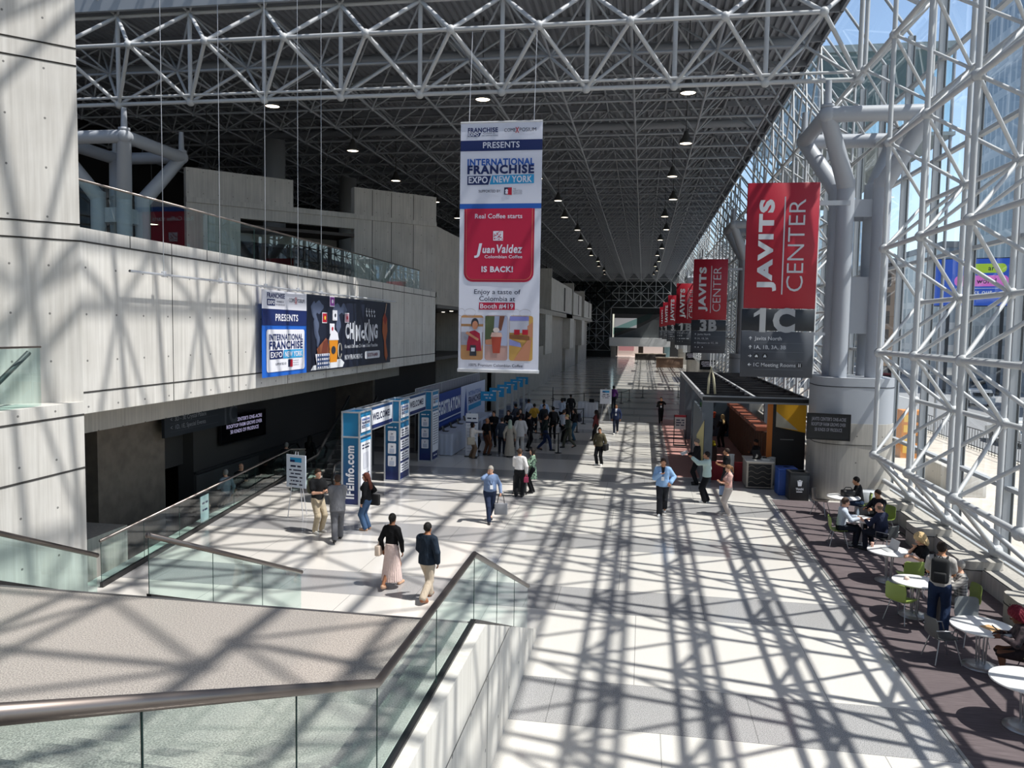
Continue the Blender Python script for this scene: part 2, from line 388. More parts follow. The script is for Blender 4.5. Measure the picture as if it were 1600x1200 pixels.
def wall45(t0, t1, z0, z1, th=0.4, m=CONC2, off=0.0):
    a = C0+Vector((-t0, -t0, 0))+nrm*off; c = C0+Vector((-t1, -t1, 0))+nrm*off; d = -nrm*th
    p = [a, c, c+d, a+d]; b.prism([(q.x, q.y) for q in p][::-1], z0, z1, m)
wall45(5.5, 8.9, 10.7, 12.7); wall45(0, 3.3, 7.45, 12.75); wall45(3.3, 5.5, 10.7, 11.45); wall45(7.25, 8.9, 7.45, 10.7); wall45(0, 8.9, 11.2, 11.42, 0.5, CONC2, 0.06)
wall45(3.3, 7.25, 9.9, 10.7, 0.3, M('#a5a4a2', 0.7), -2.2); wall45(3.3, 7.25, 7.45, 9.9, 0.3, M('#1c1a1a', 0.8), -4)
b.prism([(-14.3, 37.7), (-18.3, 33.75), (-21, 36.4), (-17, 40.4)], 10.3, 10.45, DARKWALL)
for t in (0.95, 1.85, 2.6): wall45(t, t+0.02, 7.5, 12.7, 0.01, gm, 0.006)
b.box((-11.4, 41, 7.45), (-11.0, 55, 11.25), CONC2); b.box((-11.0, 41, 7.1), (-10.9, 88, 7.5), CONC2)
struct(b.build('wall_gallery'))
# walls further along the hall
b = MB()
b.box((-15, 41.2, 0), (-14.7, 55, 7.2), DARKWALL); b.box((-15, 55, 0), (-10.6, 55.3, 7.4), CONC2)
b.box((-10.9, 55, 0), (-10.3, 88, 4.1), CONC2); b.box((-10.9, 55, 3.7), (-10.4, 74, 11.0), CONC2)
b.box((-13.5, 74, 7.4), (-13.1, 88, 13.2), CONC2)
for k, (xa, ya, yb) in enumerate(((-10.2, 88, 113), (-10.2, 116, 131), (-10.4, 140, 160))):
    b.box((xa-0.5, ya, 8.0), (xa, yb, 11.6-0.3*k), CONC); b.box((xa-5, ya-0.4, 8.0), (xa, ya, 12.6), CONC)
    b.box((xa-1.4, ya, 0), (xa-0.9, yb, 7.6), CONC2); b.box((xa-5, ya-6, 3.2), (xa+0.1, ya, 7.4), CONC); b.box((xa-5, ya-6, 0), (xa-0.5, ya, 3.2), CONC2)
    b.box((xa-3, ya-12, 7.4), (xa+0.15, yb, 7.9), CONC2)
    b.box((xa, ya+(yb-ya)*0.55, 8.2), (xa+0.05, ya+(yb-ya)*0.6, 11.2), M('#2c2a29', 0.8))
b.box((-34.4, 12, -4.5), (-34, 182, 18.5), M('#2e2c2b', 0.9))
struct(b.build('wall_left'))
# under the gallery, beyond the pit
b = MB()
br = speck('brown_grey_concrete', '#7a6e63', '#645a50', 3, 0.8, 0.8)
b.box((-16.5, 19.4, -4.5), (-14.8, 22.5, 4.0), br)
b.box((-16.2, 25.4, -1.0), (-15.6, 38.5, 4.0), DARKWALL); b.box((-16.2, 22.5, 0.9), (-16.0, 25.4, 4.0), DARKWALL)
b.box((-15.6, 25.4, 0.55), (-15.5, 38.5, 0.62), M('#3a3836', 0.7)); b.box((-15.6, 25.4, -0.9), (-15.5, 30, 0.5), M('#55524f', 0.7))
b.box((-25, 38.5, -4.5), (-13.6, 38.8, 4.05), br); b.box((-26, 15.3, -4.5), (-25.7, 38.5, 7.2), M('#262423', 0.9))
b.box((-14.7, 16.2, -4.5), (-13.0, 18.1, 0.68), CONC2)
struct(b.build('wall_under_gallery'))
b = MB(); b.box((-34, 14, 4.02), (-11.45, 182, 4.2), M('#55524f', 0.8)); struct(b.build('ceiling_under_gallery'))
b = MB(); b.box((-30, -12.4, 0), (9, -12, 26), CONC2); struct(b.build('wall_back'))

# ---- space frame helpers
SM = STEEL
def octet(name, xs, ys, n_up, P, rc=0.075, rd=0.052, rn=0.13, sides=6, lower=True, mat=SM, kind='structure', diag=True, skip=None):
    """two node grids P(i,j,0) and P(i+.5,j+.5,1), chords and diagonals; returns the mesh object"""
    b = MB(); N0 = {}; 
    nx, ny = len(xs), len(ys)
    A = {(i, j): P(xs[i], ys[j], 0) for i in range(nx) for j in range(ny)}
    h = MOD/2
    B = {(i, j): P(xs[i]+h, ys[j]+h, 1) for i in range(nx-1) for j in range(ny-1)}
    if skip: A = {k: p for k, p in A.items() if not skip(p)}; B = {k: p for k, p in B.items() if not skip(p)}
    for G_, r in ((A, rc), (B, rc)):
        for (i, j), p in G_.items():
            for d in ((1, 0), (0, 1)):
                q = G_.get((i+d[0], j+d[1]))
                if q is not None: b.tube(p, q, r, mat, sides)
            if rn: b.ball(p, rn, mat, 7, 5)
    if diag:
        for (i, j), p in B.items():
            for d in ((0, 0), (1, 0), (0, 1), (1, 1)):
                if (i+d[0], j+d[1]) in A: b.tube(p, A[(i+d[0], j+d[1])], rd, mat, sides)
    o = b.build(name); o['kind'] = kind; return o
# hall roof: lower nodes z 16.23, upper 17.88, from the tall-zone edge to the far end
rx = [2.40-MOD*k for k in range(-2, 12)][::-1]; rx = [x for x in rx if x < 6.2]
def Proof(x, y, k): return (x, y, 16.23 if k == 0 else 17.88)
NR = 47
octet('ceiling_space_frame', rx, [27.4+3.1*j for j in range(8)], 0, Proof, 0.055, 0.043, 0.11, 6, mat=STEEL2)
octet('ceiling_space_frame_far', rx, [27.4+3.1*j for j in range(7, NR)], 0, Proof, 0.055, 0.043, 0.0, 4, mat=STEEL2)
# edge truss towards the tall zone (three chords, verticals, diagonals)
b = MB(); h = MOD/2
lows = [0.83+MOD*k for k in range(-9, 3)]
for x in lows:
    L = (x, 28.95, 14.52); T = (x, 28.95, 17.9); Mr = (x+h, 27.4, 16.23); Ml = (x-h, 27.4, 16.23)
    L2 = (x, 27.6, 14.3)
    b.tube(L, T, 0.085, SM, 8); b.ball(L, 0.17, SM, 8, 6); b.ball(T, 0.15, SM, 8, 6); b.ball(Ml, 0.16, SM, 8, 6)
    for q in (Mr, Ml):
        b.tube(L, q, 0.075, SM, 7); b.tube(T, q, 0.075, SM, 7)
    for q in ((x+h, 30.5, 16.23), (x-h, 30.5, 16.23)): b.tube(L, q, 0.06, SM, 6)
    if x+MOD < 8:
        b.tube(L, (x+MOD, 28.95, 14.52), 0.08, SM, 8); b.tube((x, 28.75, 14.72), (x+MOD, 28.75, 14.72), 0.05, SM, 6); b.tube(T, (x+MOD, 28.95, 17.9), 0.08, SM, 8)
        b.tube(Ml, Mr, 0.075, SM, 8)
struct(b.build('ceiling_edge_truss'))
# tall glazed zone above the near part: two layers at 23.6 / 25.1 and a front screen above the hall roof
def Phigh(x, y, k): return (x, y, 23.6 if k == 0 else 25.15)
octet('ceiling_high_frame', [6.95-MOD*k for k in range(0, 11)][::-1], [-13.0+MOD*j for j in range(14)], 0, Phigh, 0.09, 0.065, 0.15, 5)
def Pscr(x, z, k): return (x, 28.95 if k == 0 else 27.4, z)
octet('ceiling_front_screen', [0.83+MOD*k for k in range(-9, 3)], [17.9, 20.99, 24.08], 0, Pscr, 0.07, 0.055, 0.12, 5)
# ribbed deck, purlins and edge beam
b = MB(); per = 0.31; xs = []; x = -34.0
while x < 7.1: xs += [(x, 18.34), (x+0.1, 18.34), (x+0.14, 18.22), (x+0.27, 18.22)]; x += per
vs = [(x, 28.6, z) for x, z in xs]+[(x, 175, z) for x, z in xs]; n = len(xs)
b.add(vs, [(i+1, i, n+i, n+i+1) for i in range(n-1)], DECK)
b.box((-34, 28.6, 18.36), (7.1, 175, 18.5), DECK)
struct(b.build('ceiling'))
b = MB()
for j in range(0, 47): 
    y = 28.95+3.1*j; b.box((-34, y-0.05, 17.95), (7.1, y+0.05, 18.22), DECK)
for x in (7.02, 3.93): b.box((x-0.06, 28.6, 17.95), (x+0.06, 175, 18.2), DECK)
b.box((-34, 28.45, 17.95), (7.3, 28.6, 18.75), M('#9ca1a8', 0.5))
b.tube((-34, 33.0, 17.2), (6, 33.0, 17.2), 0.22, DECK, 10); b.tube((-34, 45.0, 17.2), (6, 45.0, 17.2), 0.22, DECK, 10)
struct(b.build('ceiling_purlins'))

# ---- right-hand glass wall: inner node grid X 6.9, outer X 8.45
WXI, WXO = 6.9, 8.45
def Pwall(y, z, k): return (WXI if k == 0 else WXO, y, z)
wy = [24.75+3.08*j for j in range(-12, 2)]
def at_col(p): return p[2] < 12.6 and abs((p[1]-30.2+13.95) % 27.9-13.95) < 2.6
octet('wall_right_space_frame', wy, [2.3+3.05*k for k in range(8)], 0, Pwall, 0.07, 0.048, 0.15, 8, skip=at_col)
wy2 = [24.75+3.08*j for j in range(1, 49)]
octet('wall_right_far_frame', wy2, [2.3+3.05*k for k in range(5)], 0, Pwall, 0.065, 0.045, 0.0, 5, skip=at_col)
b = MB()
ys = [24.75-1.54+3.08*j for j in range(-12, 49)]
for i, y in enumerate(ys):                 # bottom row: outer nodes on the kerb, braces up to the inner row
    o_ = (WXO, y, 0.78); col = abs((y-30.2+13.95) % 27.9-13.95) < 2.7
    if col: continue
    b.ball(o_, 0.17, SM, 8, 6); 
    if i+1 < len(ys): b.tube(o_, (WXO, ys[i+1], 0.78), 0.085, SM, 8)
    b.tube(o_, (WXO, y, 3.82), 0.075, SM, 8)
    for d in (-1.54, 1.54):
        if not at_col((0, y+d, 2.3)): b.tube(o_, (WXI, y+d, 2.3), 0.058, SM, 7)
    if y > 28:                              # chamfer between the wall head and the roof edge
        t = (7.02, y, 17.9); b.tube((WXO, y, 13.0), (WXO, y, 16.2), 0.06, SM, 5); b.tube((WXO, y, 16.2), t, 0.06, SM, 5)
        for d in (-1.54, 1.54): b.tube((WXI, y+d, 14.5), t, 0.05, SM, 5); b.tube((WXI, y+d, 14.5), (WXO, y, 16.2), 0.05, SM, 5); b.tube((WXI, y+d, 14.5), (5.5, y+d, 16.23), 0.05, SM, 5)
b.tube((WXO, 28, 16.2), (WXO, 172, 16.2), 0.06, SM, 6)
struct(b.build('wall_right_bottom_row'))
b = MB(); FIN = M('#a9adb1', 0.5); GASK = M('#17191b', 0.5)
for i, y in enumerate([20.72+3.05*j for j in range(-11, 50)]):
    ztop = 24 if y < 28 else 16.2
    b.box((8.78, y-0.045, 0.3), (9.02, y+0.045, ztop), FIN); b.box((8.955, y-0.06, 0.3), (9.0, y-0.045, ztop), GASK)
    if y >= 28: b.tube((8.9, y, 16.2), (7.25, y, 18.5), 0.06, FIN, 4)
for z in (0.35, 2.2, 5.25, 8.3, 11.35, 14.4, 17.45, 20.5):
    b.box((8.82, -12, z-0.05), (8.98, 28 if z > 16 else 172, z+0.05), FIN)
struct(b.build('wall_right_mullions'))
b = MB()
b.quad([(8.93, -12, 0.3), (8.93, 28.5, 0.3), (8.93, 28.5, 24), (8.93, -12, 24)], GL_WALL); b.quad([(8.93, 28.5, 0.3), (8.93, 172, 0.3), (8.93, 172, 16.2), (8.93, 28.5, 16.2)], GL_WALL)
b.quad([(8.93, 28.5, 16.2), (8.93, 172, 16.2), (7.25, 172, 18.5), (7.25, 28.5, 18.5)], GL_WALL)
struct(b.build('window_1'))
b = MB(); b.box((7.98, -12, 0), (8.7, 172, 0.42), CONC2); b.box((8.6, -12, 0), (9.1, 172, 0.3), CONC2); b.box((8.0, -12, 0.42), (8.02, 29, 0.43), gm)
struct(b.build('trim_1'))
# ---- glazing over and above the near, taller part
GL_ROOF = glass('tinted_roof_glass', (0.86, 0.88, 0.89), 0.8)
b = MB(); b.quad([(-30, -12.4, 25.5), (8.93, -12.4, 25.5), (8.93, 29, 25.5), (-30, 29, 25.5)], GL_ROOF); struct(b.build('window_2'))
b = MB(); b.quad([(-30, 29.05, 18.75), (8.93, 29.05, 18.75), (8.93, 29.05, 25.5), (-30, 29.05, 25.5)], GL_WALL); struct(b.build('window_3'))
b = MB()
for x in np.arange(-29, 8.9, 3.09): b.box((x-0.05, 28.98, 18.6), (x+0.05, 29.12, 25.6), FIN)
for z in (20.8, 23.0, 25.5): b.box((-30, 28.98, z-0.05), (8.93, 29.12, z+0.05), FIN)
struct(b.build('trim_2'))
# ---- far end wall: dark glass behind a lattice, bridge, opening
YE = 171.5
b = MB()
b.box((-34, YE, 0), (-6.6, YE+0.4, 19), M('#10191a', 0.25)); b.box((-6.6, YE, 9.3), (9, YE+0.4, 19), M('#10191a', 0.25))
b.box((-6.6, YE+10, 0), (9, YE+10.3, 12), M('#16181a', 0.5))
struct(b.build('wall_far'))
def Pend(x, z, k): return (x, YE-2.2 if k == 0 else YE-0.8, z)
octet('wall_far_lattice', [-28.5+MOD*k for k in range(8)], [1.5+3.05*k for k in range(6)], 0, Pend, 0.07, 0.055, 0, 4)
octet('wall_far_header', [-28.5+MOD*k for k in range(12)], [10.65, 13.7, 16.75], 0, Pend, 0.07, 0.055, 0, 4)
b = MB()
b.box((-7.0, YE-5, 2.5), (5.6, YE-1, 4.3), M('#d9dbdc', 0.6)); b.box((-6.7, YE-3, 0), (-5.7, YE-1, 2.5), CONC2); b.box((4.5, YE-3, 0), (5.6, YE-1, 2.5), M('#7f9aa0', 0.4))
b.prism([(-0.9, YE-6), (0.1, YE-6), (0.1, YE-5), (-0.9, YE-5)], 0, 2.5, M('#3a2a20', 0.6))
b.add([(-6.0, YE-2, 4.4), (4.6, YE-2, 4.4), (4.6, YE-2, 9.6), (-1.0, YE-2, 6.4)], [(0, 1, 2, 3)], M('#565a5c', 0.5))
b.add([(-6.3, YE-2.1, 4.9), (-6.3, YE-2.1, 6.3), (2.2, YE-2.1, 9.9), (1.2, YE-2.1, 8.2)], [(0, 3, 2, 1)], glass('teal_glass', (0.35, 0.62, 0.58), 1.0))
struct(b.build('wall_far_bridge'))
b = MB(); b.box((-5.7, YE+9.6, 0.0), (4.5, YE+9.9, 2.6), M('#e8d6cf', 0.8)); b.box((-5.4, YE+9.5, 1.2), (-2.0, YE+9.6, 2.4), M('#c98f93', 0.8)); b.box((-6.5, YE+9.5, 6.4), (-1.5, YE+9.7, 8.6), M('#d8d8da', 0.8))
struct(b.build('wall_far_outside'))

# ---- outside: plaza, street, buildings, vehicles
b = MB(); b.box((9.0, -60, -0.3), (17.5, 420, -0.05), speck('plaza_paving', '#d6cdc2', '#bfb6ab', 2, 0.8, 0.8)); b.box((17.5, -60, -0.3), (40, 420, -0.15), M('#8e8f92', 0.9)); b.box((40, -60, -0.3), (160, 420, -0.05), M('#b9b4ab', 0.9))
for k in range(30): b.box((24.9, -20+k*9, -0.15), (25.1, -16+k*9, -0.14), WHITE); b.box((31.9, -20+k*9, -0.15), (32.1, -16+k*9, -0.14), WHITE)
b.box((17.4, -60, -0.15), (17.6, 420, -0.02), M('#c9c4ba', 0.9))
struct(b.build('ground'))
def building(x0, y0, x1, y1, h, m, label, crown=None):
    e = empty('building', ((x0+x1)/2, (y0+y1)/2, 0), 0, label, 'building')
    w, d = (x1-x0)/2, (y1-y0)/2
    q = MB(); q.box((-w, -d, -0.1), (w, d, h), m); q.build('tower_block', e)
    q = MB(); q.box((-w-0.2, -d-0.2, h), (w+0.2, d+0.2, h+0.9), M('#8d9095', 0.7)); q.box((-w*0.4, -d*0.4, h+0.9), (w*0.4, d*0.4, h+4), M('#9a9da1', 0.7)); q.build('roof', e)
    return e
F1 = facade('grey_glass_tower', '#b5bcc4', '#8695a5', 1.6, 3.6); F2 = facade('pale_office', '#dcdee0', '#a3b1be', 3.0, 3.4); F3 = facade('blue_glass', '#bccfdf', '#9fc0dc', 2.2, 3.8, 0.15); F4 = facade('brick_block', '#b09a88', '#66625f', 3.2, 3.4, 0.8)
building(44, 84, 74, 122, 62, F1, 'tall grey glass tower across the street behind the billboard')
building(44, 128, 70, 150, 19, F2, 'pale mid-rise office block beyond the grey tower')
building(44, 156, 76, 190, 19, F4, 'low brick block across the street with a flat roof')
building(44, 200, 70, 232, 15, F2, 'low pale building far down the street')
building(46, 244, 80, 290, 18, F2, 'pale block at the far end of the street')
building(46, 40, 80, 74, 34, F2, 'pale office block opposite the nearest glass bays')
building(64, 300, 84, 330, 48, F3, 'distant blue tower closing the street')
# stepped-out glass pavilion beside the hall (solid roof added to shade the hall floor)
pv = empty('glass_pavilion', (13.6, 63, 0), 0, 'pale teal glass pavilion stepping out of the facade, solid roof added for shade', 'pavilion')
q = MB(); TG = glass('teal_pavilion_glass', (0.84, 0.94, 0.94), 0.7)
for x in (-3.9, 3.3): q.quad([(x, -14, 17.4), (x, 14, 17.4), (x, 14, 22), (x, -14, 22)], TG)
q.quad([(-3.9, -14, 17.4), (3.3, -14, 17.4), (3.3, -14, 22), (-3.9, -14, 22)], TG); q.build('glazing', pv)
q = MB(); q.box((-4.0, -14.2, 22), (3.5, 14.2, 22.4), M('#8a979b', 0.6)); q.box((-4.0, -14.2, 17.2), (3.5, 14.2, 17.4), M('#8a979b', 0.6)); q.build('roof', pv)  # roof slab added to keep the sun off a stretch of hall floor
q = MB()
for x in (-3.9, 3.3):
    for y in (-14, -7, 0, 7, 14): q.tube((x, y, -0.1), (x, y, 22), 0.09, STEEL2, 6)
q.build('post', pv)
# LED billboard on posts
bb = empty('billboard', (33.6, 88.0, 0), R(-18), 'blue billboard with green and pink speech bubbles across the street', 'billboard')
s = Sign((-5.4, -0.35, 8.2), (1, 0, 0)); u_ = 10.8
s.rect(0, 0, 10.8, 5.6, M('#2b5fd0', 0.4, emit=0.25), 0); s.rrect(4.0, 3.9, 8.6, 5.0, 0.5, M('#b9dc3a', 0.4, emit=0.3), 1); s.text('are', 6.6, 4.2, 0.55, M('#20305a', 0.5), k=2, bold=0.02)
s.rrect(2.9, 2.3, 8.9, 3.6, 0.6, M('#f07ad8', 0.4, emit=0.3), 1); s.text('world', 5.4, 2.65, 0.6, M('#2a2050', 0.5), k=2, bold=0.02)
s.rrect(2.9, 1.1, 9.6, 2.1, 0.45, M('#e8ecf8', 0.4, emit=0.2), 1); s.rrect(2.96, 1.16, 9.54, 2.04, 0.42, M('#2b5fd0', 0.4, emit=0.25), 2); s.text('checks out', 3.5, 1.35, 0.55, M('#eef0fa', 0.4, emit=0.2), k=3, bold=0.02)
s.b.build('display', bb)
q = MB(); q.box((-5.5, -0.33, 8.1), (5.5, 0.3, 13.9), M('#2a3038', 0.6)); q.build('cabinet', bb)
for xx in (-3, 3): q = MB(); q.box((xx-0.2, -0.2, -2.55), (xx+0.2, 0.2, 8.1), DKGREY); q.build('post', bb)
bb.scale = (0.8, 0.8, 0.85); bb.location.z = 2.0
def car(x, y, col, label, L=4.5, Hc=1.45, kind='car', rz=0):
    e = empty(kind, (x, y, -0.15), rz, label, 'car' if kind == 'car' else kind, 'vehicles on the street')
    m = M(col, 0.25, 0.2); q = MB(); w = 0.9
    pr = [(-L/2, 0.3), (L/2, 0.3), (L/2, 0.75), (L/2-0.9, 0.9), (L/2-1.6, Hc), (-L/2+0.9, Hc), (-L/2+0.2, 0.95), (-L/2, 0.8)]
    if kind == 'bus': pr = [(-L/2, 0.35), (L/2, 0.35), (L/2, Hc-0.2), (L/2-0.3, Hc), (-L/2+0.3, Hc), (-L/2, Hc-0.2)]; w = 1.25
    vs = [(-w, a, z) for a, z in pr]+[(w, a, z) for a, z in pr]; n = len(pr)
    q.add(vs, [tuple(range(n)), tuple(range(2*n-1, n-1, -1))]+[(i, n+i, n+(i+1) % n, (i+1) % n) for i in range(n)], m); q.build('body', e)
    q = MB(); g = M('#1d252c', 0.1)
    if kind == 'bus':
        for i in range(5): q.box((-w-0.01, -L/2+0.8+i*1.6, 1.5), (-w, -L/2+2.1+i*1.6, 2.5), g)
        q.box((-0.9, -L/2-0.01, 1.3), (0.9, -L/2, 2.5), g)
    else: q.box((-w-0.01, -L/2+0.7, 0.95), (w+0.01, L/2-1.5, Hc-0.12), g); q.box((-0.7, -L/2-0.0, 0.98), (0.7, -L/2+0.5, Hc-0.2), g)
    q.build('glass', e)
    for sx in (-w, w-0.2):
        for yy in (-L/2+0.85, L/2-0.85):
            q = MB(); q.lathe([(0.2, -0.11), (0.33, -0.1), (0.33, 0.1), (0.2, 0.11)], (sx+0.1, yy, 0.33), BLACK, 12, (1, 0, 0)); q.build('wheel', e)
    return e
e = empty('display_stand', (12.9, 40.6, -0.05), 0, 'orange outdoor display stand on the plaza beyond the concrete column', 'display')
q = MB(); q.box((-0.5, -0.4, 0), (0.5, 0.4, 2.3), M('#e08a1e', 0.6)); q.build('body', e)
q = MB()
for k in range(4): q.box((-0.42, -0.42, 0.25+k*0.5), (-0.05, -0.40, 0.6+k*0.5), M('#f2c34a', 0.6)); q.box((0.05, -0.42, 0.25+k*0.5), (0.42, -0.40, 0.6+k*0.5), M('#5a4a3a', 0.6))
q.build('posters', e)
car(28.5, 74, '#d9dcdf', 'white car in the middle lane outside'); car(35, 92, '#30506e', 'dark blue car by the far kerb'); car(28, 100, '#a3281f', 'red car far down the street'); car(21, 48, '#c9cdd0', 'silver car nearest to the glass wall outside'); car(36, 70, '#e9e9ea', 'white car parked below the billboard'); car(35, 120, '#2b2d30', 'black car further along the far kerb')
fb = MB()
for k in range(60): fb.tube((17.2, 34+k*0.35, -0.05), (17.2, 34+k*0.35, 1.05), 0.015, DKGREY, 4)
for z in (0.15, 1.05): fb.tube((17.2, 34, z), (17.2, 55, z), 0.025, DKGREY, 5)
tag(fb.build('crowd_barrier'), 'long grey metal crowd barrier along the kerb outside', 'barrier')
for k, (y, L) in enumerate(((22.5, 3.2), (17.3, 2.2), (31.0, 3.5))):
    q = MB(); q.rbox((11.6, y, -0.05), (12.6, y+L, 0.85), m_par, 0.04); tag(q.build('concrete_block'), ['pale concrete block bench outside the glass behind the laptop table', 'pale concrete block outside the glass nearest the stairs', 'pale concrete block outside the glass by the round column'][k], 'block', 'concrete blocks outside')
# ================================================================ COLUMNS, RAILINGS, LAMPS
def rsq(w, r, n=6):
    pts = []
    for cx, cy, a in ((w-r, w-r, 0), (-w+r, w-r, 90), (-w+r, -w+r, 180), (w-r, -w+r, 270)):
        pts += [(cx+r*math.cos(R(a+90*i/n)), cy+r*math.sin(R(a+90*i/n))) for i in range(n+1)]
    return pts
GREYP = M('#a9adb4', 0.45, 0, 0.5, 'grey_column_paint')
def tree_column(x, y, z0, base=True, label='', mirror=False, group=None):
    e = empty('tree_column', (x, y, z0), 0, label, 'column', group)
    top = 13.2-z0; jn = 11.3-z0; zb = (4.35 if base else 0)
    if base:
        q = MB(); q.prism(rsq(1.33, 0.8), 0.0, 2.76, CONC2, True); q.prism(rsq(1.345, 0.81), 2.0, 2.02, gm, True); q.build('concrete_base', e)
        q = MB(); q.prism(rsq(1.31, 0.8), 2.76, 4.35, GREYP, True); q.prism(rsq(1.322, 0.81), 4.02, 4.05, M('#3a3d42', 0.6), True); q.build('drum', e)
    for sx in (-1, 1):
        for sy in (-1, 1):
            q = MB(); q.tube((sx*0.60, sy*0.60, zb), (sx*0.60, sy*0.60, jn), 0.30, GREYP, 16); q.build('shaft', e)
            q = MB(); cx, cy = sx*1.62, sy*1.95
            q.tube((sx*0.60, sy*0.60, jn-0.25), (cx, cy, top), 0.31, GREYP, 14, 0.26); q.ball((sx*0.6, sy*0.6, jn-0.2), 0.31, GREYP, 12, 8); q.ball((cx, cy, top), 0.29, GREYP, 12, 8); q.tube((cx, cy, top), (cx, cy, top+1.1), 0.14, GREYP, 8, 0.1); q.lathe([(0.22, 0.2), (0.22, 0.32), (0.14, 0.34)], (cx, cy, top), GREYP, 10); q.build('branch', e)
    for a, c in (((-1.62, -1.95), (1.62, -1.95)), ((-1.62, 1.95), (1.62, 1.95)), ((-1.62, -1.95), (-1.62, 1.95)), ((1.62, -1.95), (1.62, 1.95))):
        q = MB(); q.tube((*a, top), (*c, top), 0.26, GREYP, 14); q.build('ring_beam', e)
    q = MB()
    for z in ((5.9, 7.9), (10.0, 10.6)) if base else ((0.6, 1.2), (2.6, 3.2)):
        for sy in (-0.6, 0.6): q.box((-0.6, sy-0.03, z[0]), (0.6, sy+0.03, z[1]), GREYP)
        for sx in (-0.6, 0.6): q.box((sx-0.03, -0.6, z[0]), (sx+0.03, 0.6, z[1]), GREYP)
    q.build('stiffener_plate', e)
    return e
CX, CY0, BAY = 7.5, 30.2, 27.9
c0 = tree_column(CX, CY0, 0, True, 'grey branching steel column on a rounded concrete base beside the near directory sign')
ordn = ['', 'second', 'third', 'fourth', 'fifth', 'sixth']
for k in range(1, 5):
    c = copy_tree(c0, None, (CX, CY0+BAY*k, 0)); c['label'] = f'grey branching steel column, {ordn[k]} along the glass wall counting from the stairs'
tree_column(-22.0, 30.6, 7.45, False, 'grey branching steel column standing behind the glass rail of the upper gallery')
for k, (x, y) in enumerate(((-20.4, 41.5), (-20.4, 52.5))):
    q = MB(); q.tube((x, y, 7.45), (x, y, 16.0), 0.6, M('#8d8f92', 0.6), 24, cap=True); q.lathe([(0.63, 3.0), (0.63, 3.06)], (x, y, 7.45), gm, 24)
    tag(q.build('round_column'), ['thick round grey column nearer the stairs on the upper gallery', 'thick round grey column further back on the upper gallery'][k], 'column', 'round gallery columns')

# ---- glass railings
SHOE = M('#3b3a3b', 0.4, 0.6)
def railing(name, pts, h, label, hr=0.035, joints=1.5, shoe=True, group=None, post=True):
    """pts: base line of the glass; the handrail runs h above it"""
    e = empty(name, pts[0], 0, label, 'railing', group); o = Vector(pts[0])
    P = [Vector(p)-o for p in pts]; up = Vector((0, 0, h))
    for a, c in zip(P, P[1:]):
        L = (c-a).length; n = max(1, round(L/joints))
        for i in range(n):
            p = a+(c-a)*(i/n)+(c-a).normalized()*0.006; r = a+(c-a)*((i+1)/n)-(c-a).normalized()*0.006
            q = MB(); q.quad([p, r, r+up*0.98, p+up*0.98], GL_RAIL); q.tube(p, p+up*0.97, 0.006, M('#20403c', 0.2), 4); q.build('glass_panel', e)
    if hr:
        q = MB(); q.path([p+up for p in P], hr, BRUSH, 10)
        for p in (P[0], P[-1]): q.ball(tuple(p+up), hr*1.05, BRUSH, 8, 6)
        q.build('handrail', e)
    if shoe:
        q = MB()
        for a, c in zip(P, P[1:]):
            d = (c-a).normalized(); s = d.cross(Vector((0, 0, 1))).normalized()*0.035; v = Vector((0, 0, 0.06))
            q.add([a-s-v, a+s-v, a+s+v, a-s+v, c-s-v, c+s-v, c+s+v, c-s+v], [(0, 1, 2, 3), (7, 6, 5, 4), (0, 4, 5, 1), (1, 5, 6, 2), (2, 6, 7, 3), (3, 7, 4, 0)], SHOE)
        q.build('base_channel', e)
    return e
railing('glass_railing', [(-2.03, 1.4, 4.05), (-2.03, 5.87, 2.14), (-2.03, 9.57, 2.14), (-2.03, 14.5, 0.12)], 0.9, 'green glass railing with steel handrail along the concrete parapet of the stairs', 0.038, 1.9)
railing('glass_railing', [(-6.6, 9.62, 2.12), (-6.6, 14.5, 0.1)], 0.88, 'green glass railing in the middle of the descending stairs', 0.04, 1.65)
railing('glass_railing', [(-8.98, 9.0, 2.14), (-8.98, 9.64, 2.14), (-8.98, 11.7, 1.22)], 0.75, 'short green glass railing on the stairs by the concrete pier', 0.04, 1.6)
railing('glass_railing', [(-11.72, 15.4, 0.06), (-13.45, 28.6, 0.06), (-12.9, 28.72, 0.06)], 1.0, 'long glass railing along the dark escalator opening', 0.035, 1.9)
railing('glass_railing', [(-11.15, 14.1, 7.75), (-11.15, 38.4, 7.75)], 0.96, 'glass balustrade along the upper concrete gallery', 0.025, 2.4, False)
railing('glass_railing', [(-11.1, 10.2, 4.31), (-11.1, 13.05, 4.31)], 1.1, 'small glass rail on the ledge of the tall concrete pier', 0.02, 3.0, False)
q = MB(); q.tube((-11.3, 11.6, 4.3), (-11.3, 13.0, 5.3), 0.05, M('#4c4f50', 0.5), 6); tag(q.build('slanted_bar'), 'dark slanted bar behind the small glass rail on the pier', 'handrail')  # dark bar slanting up behind the ledge glass

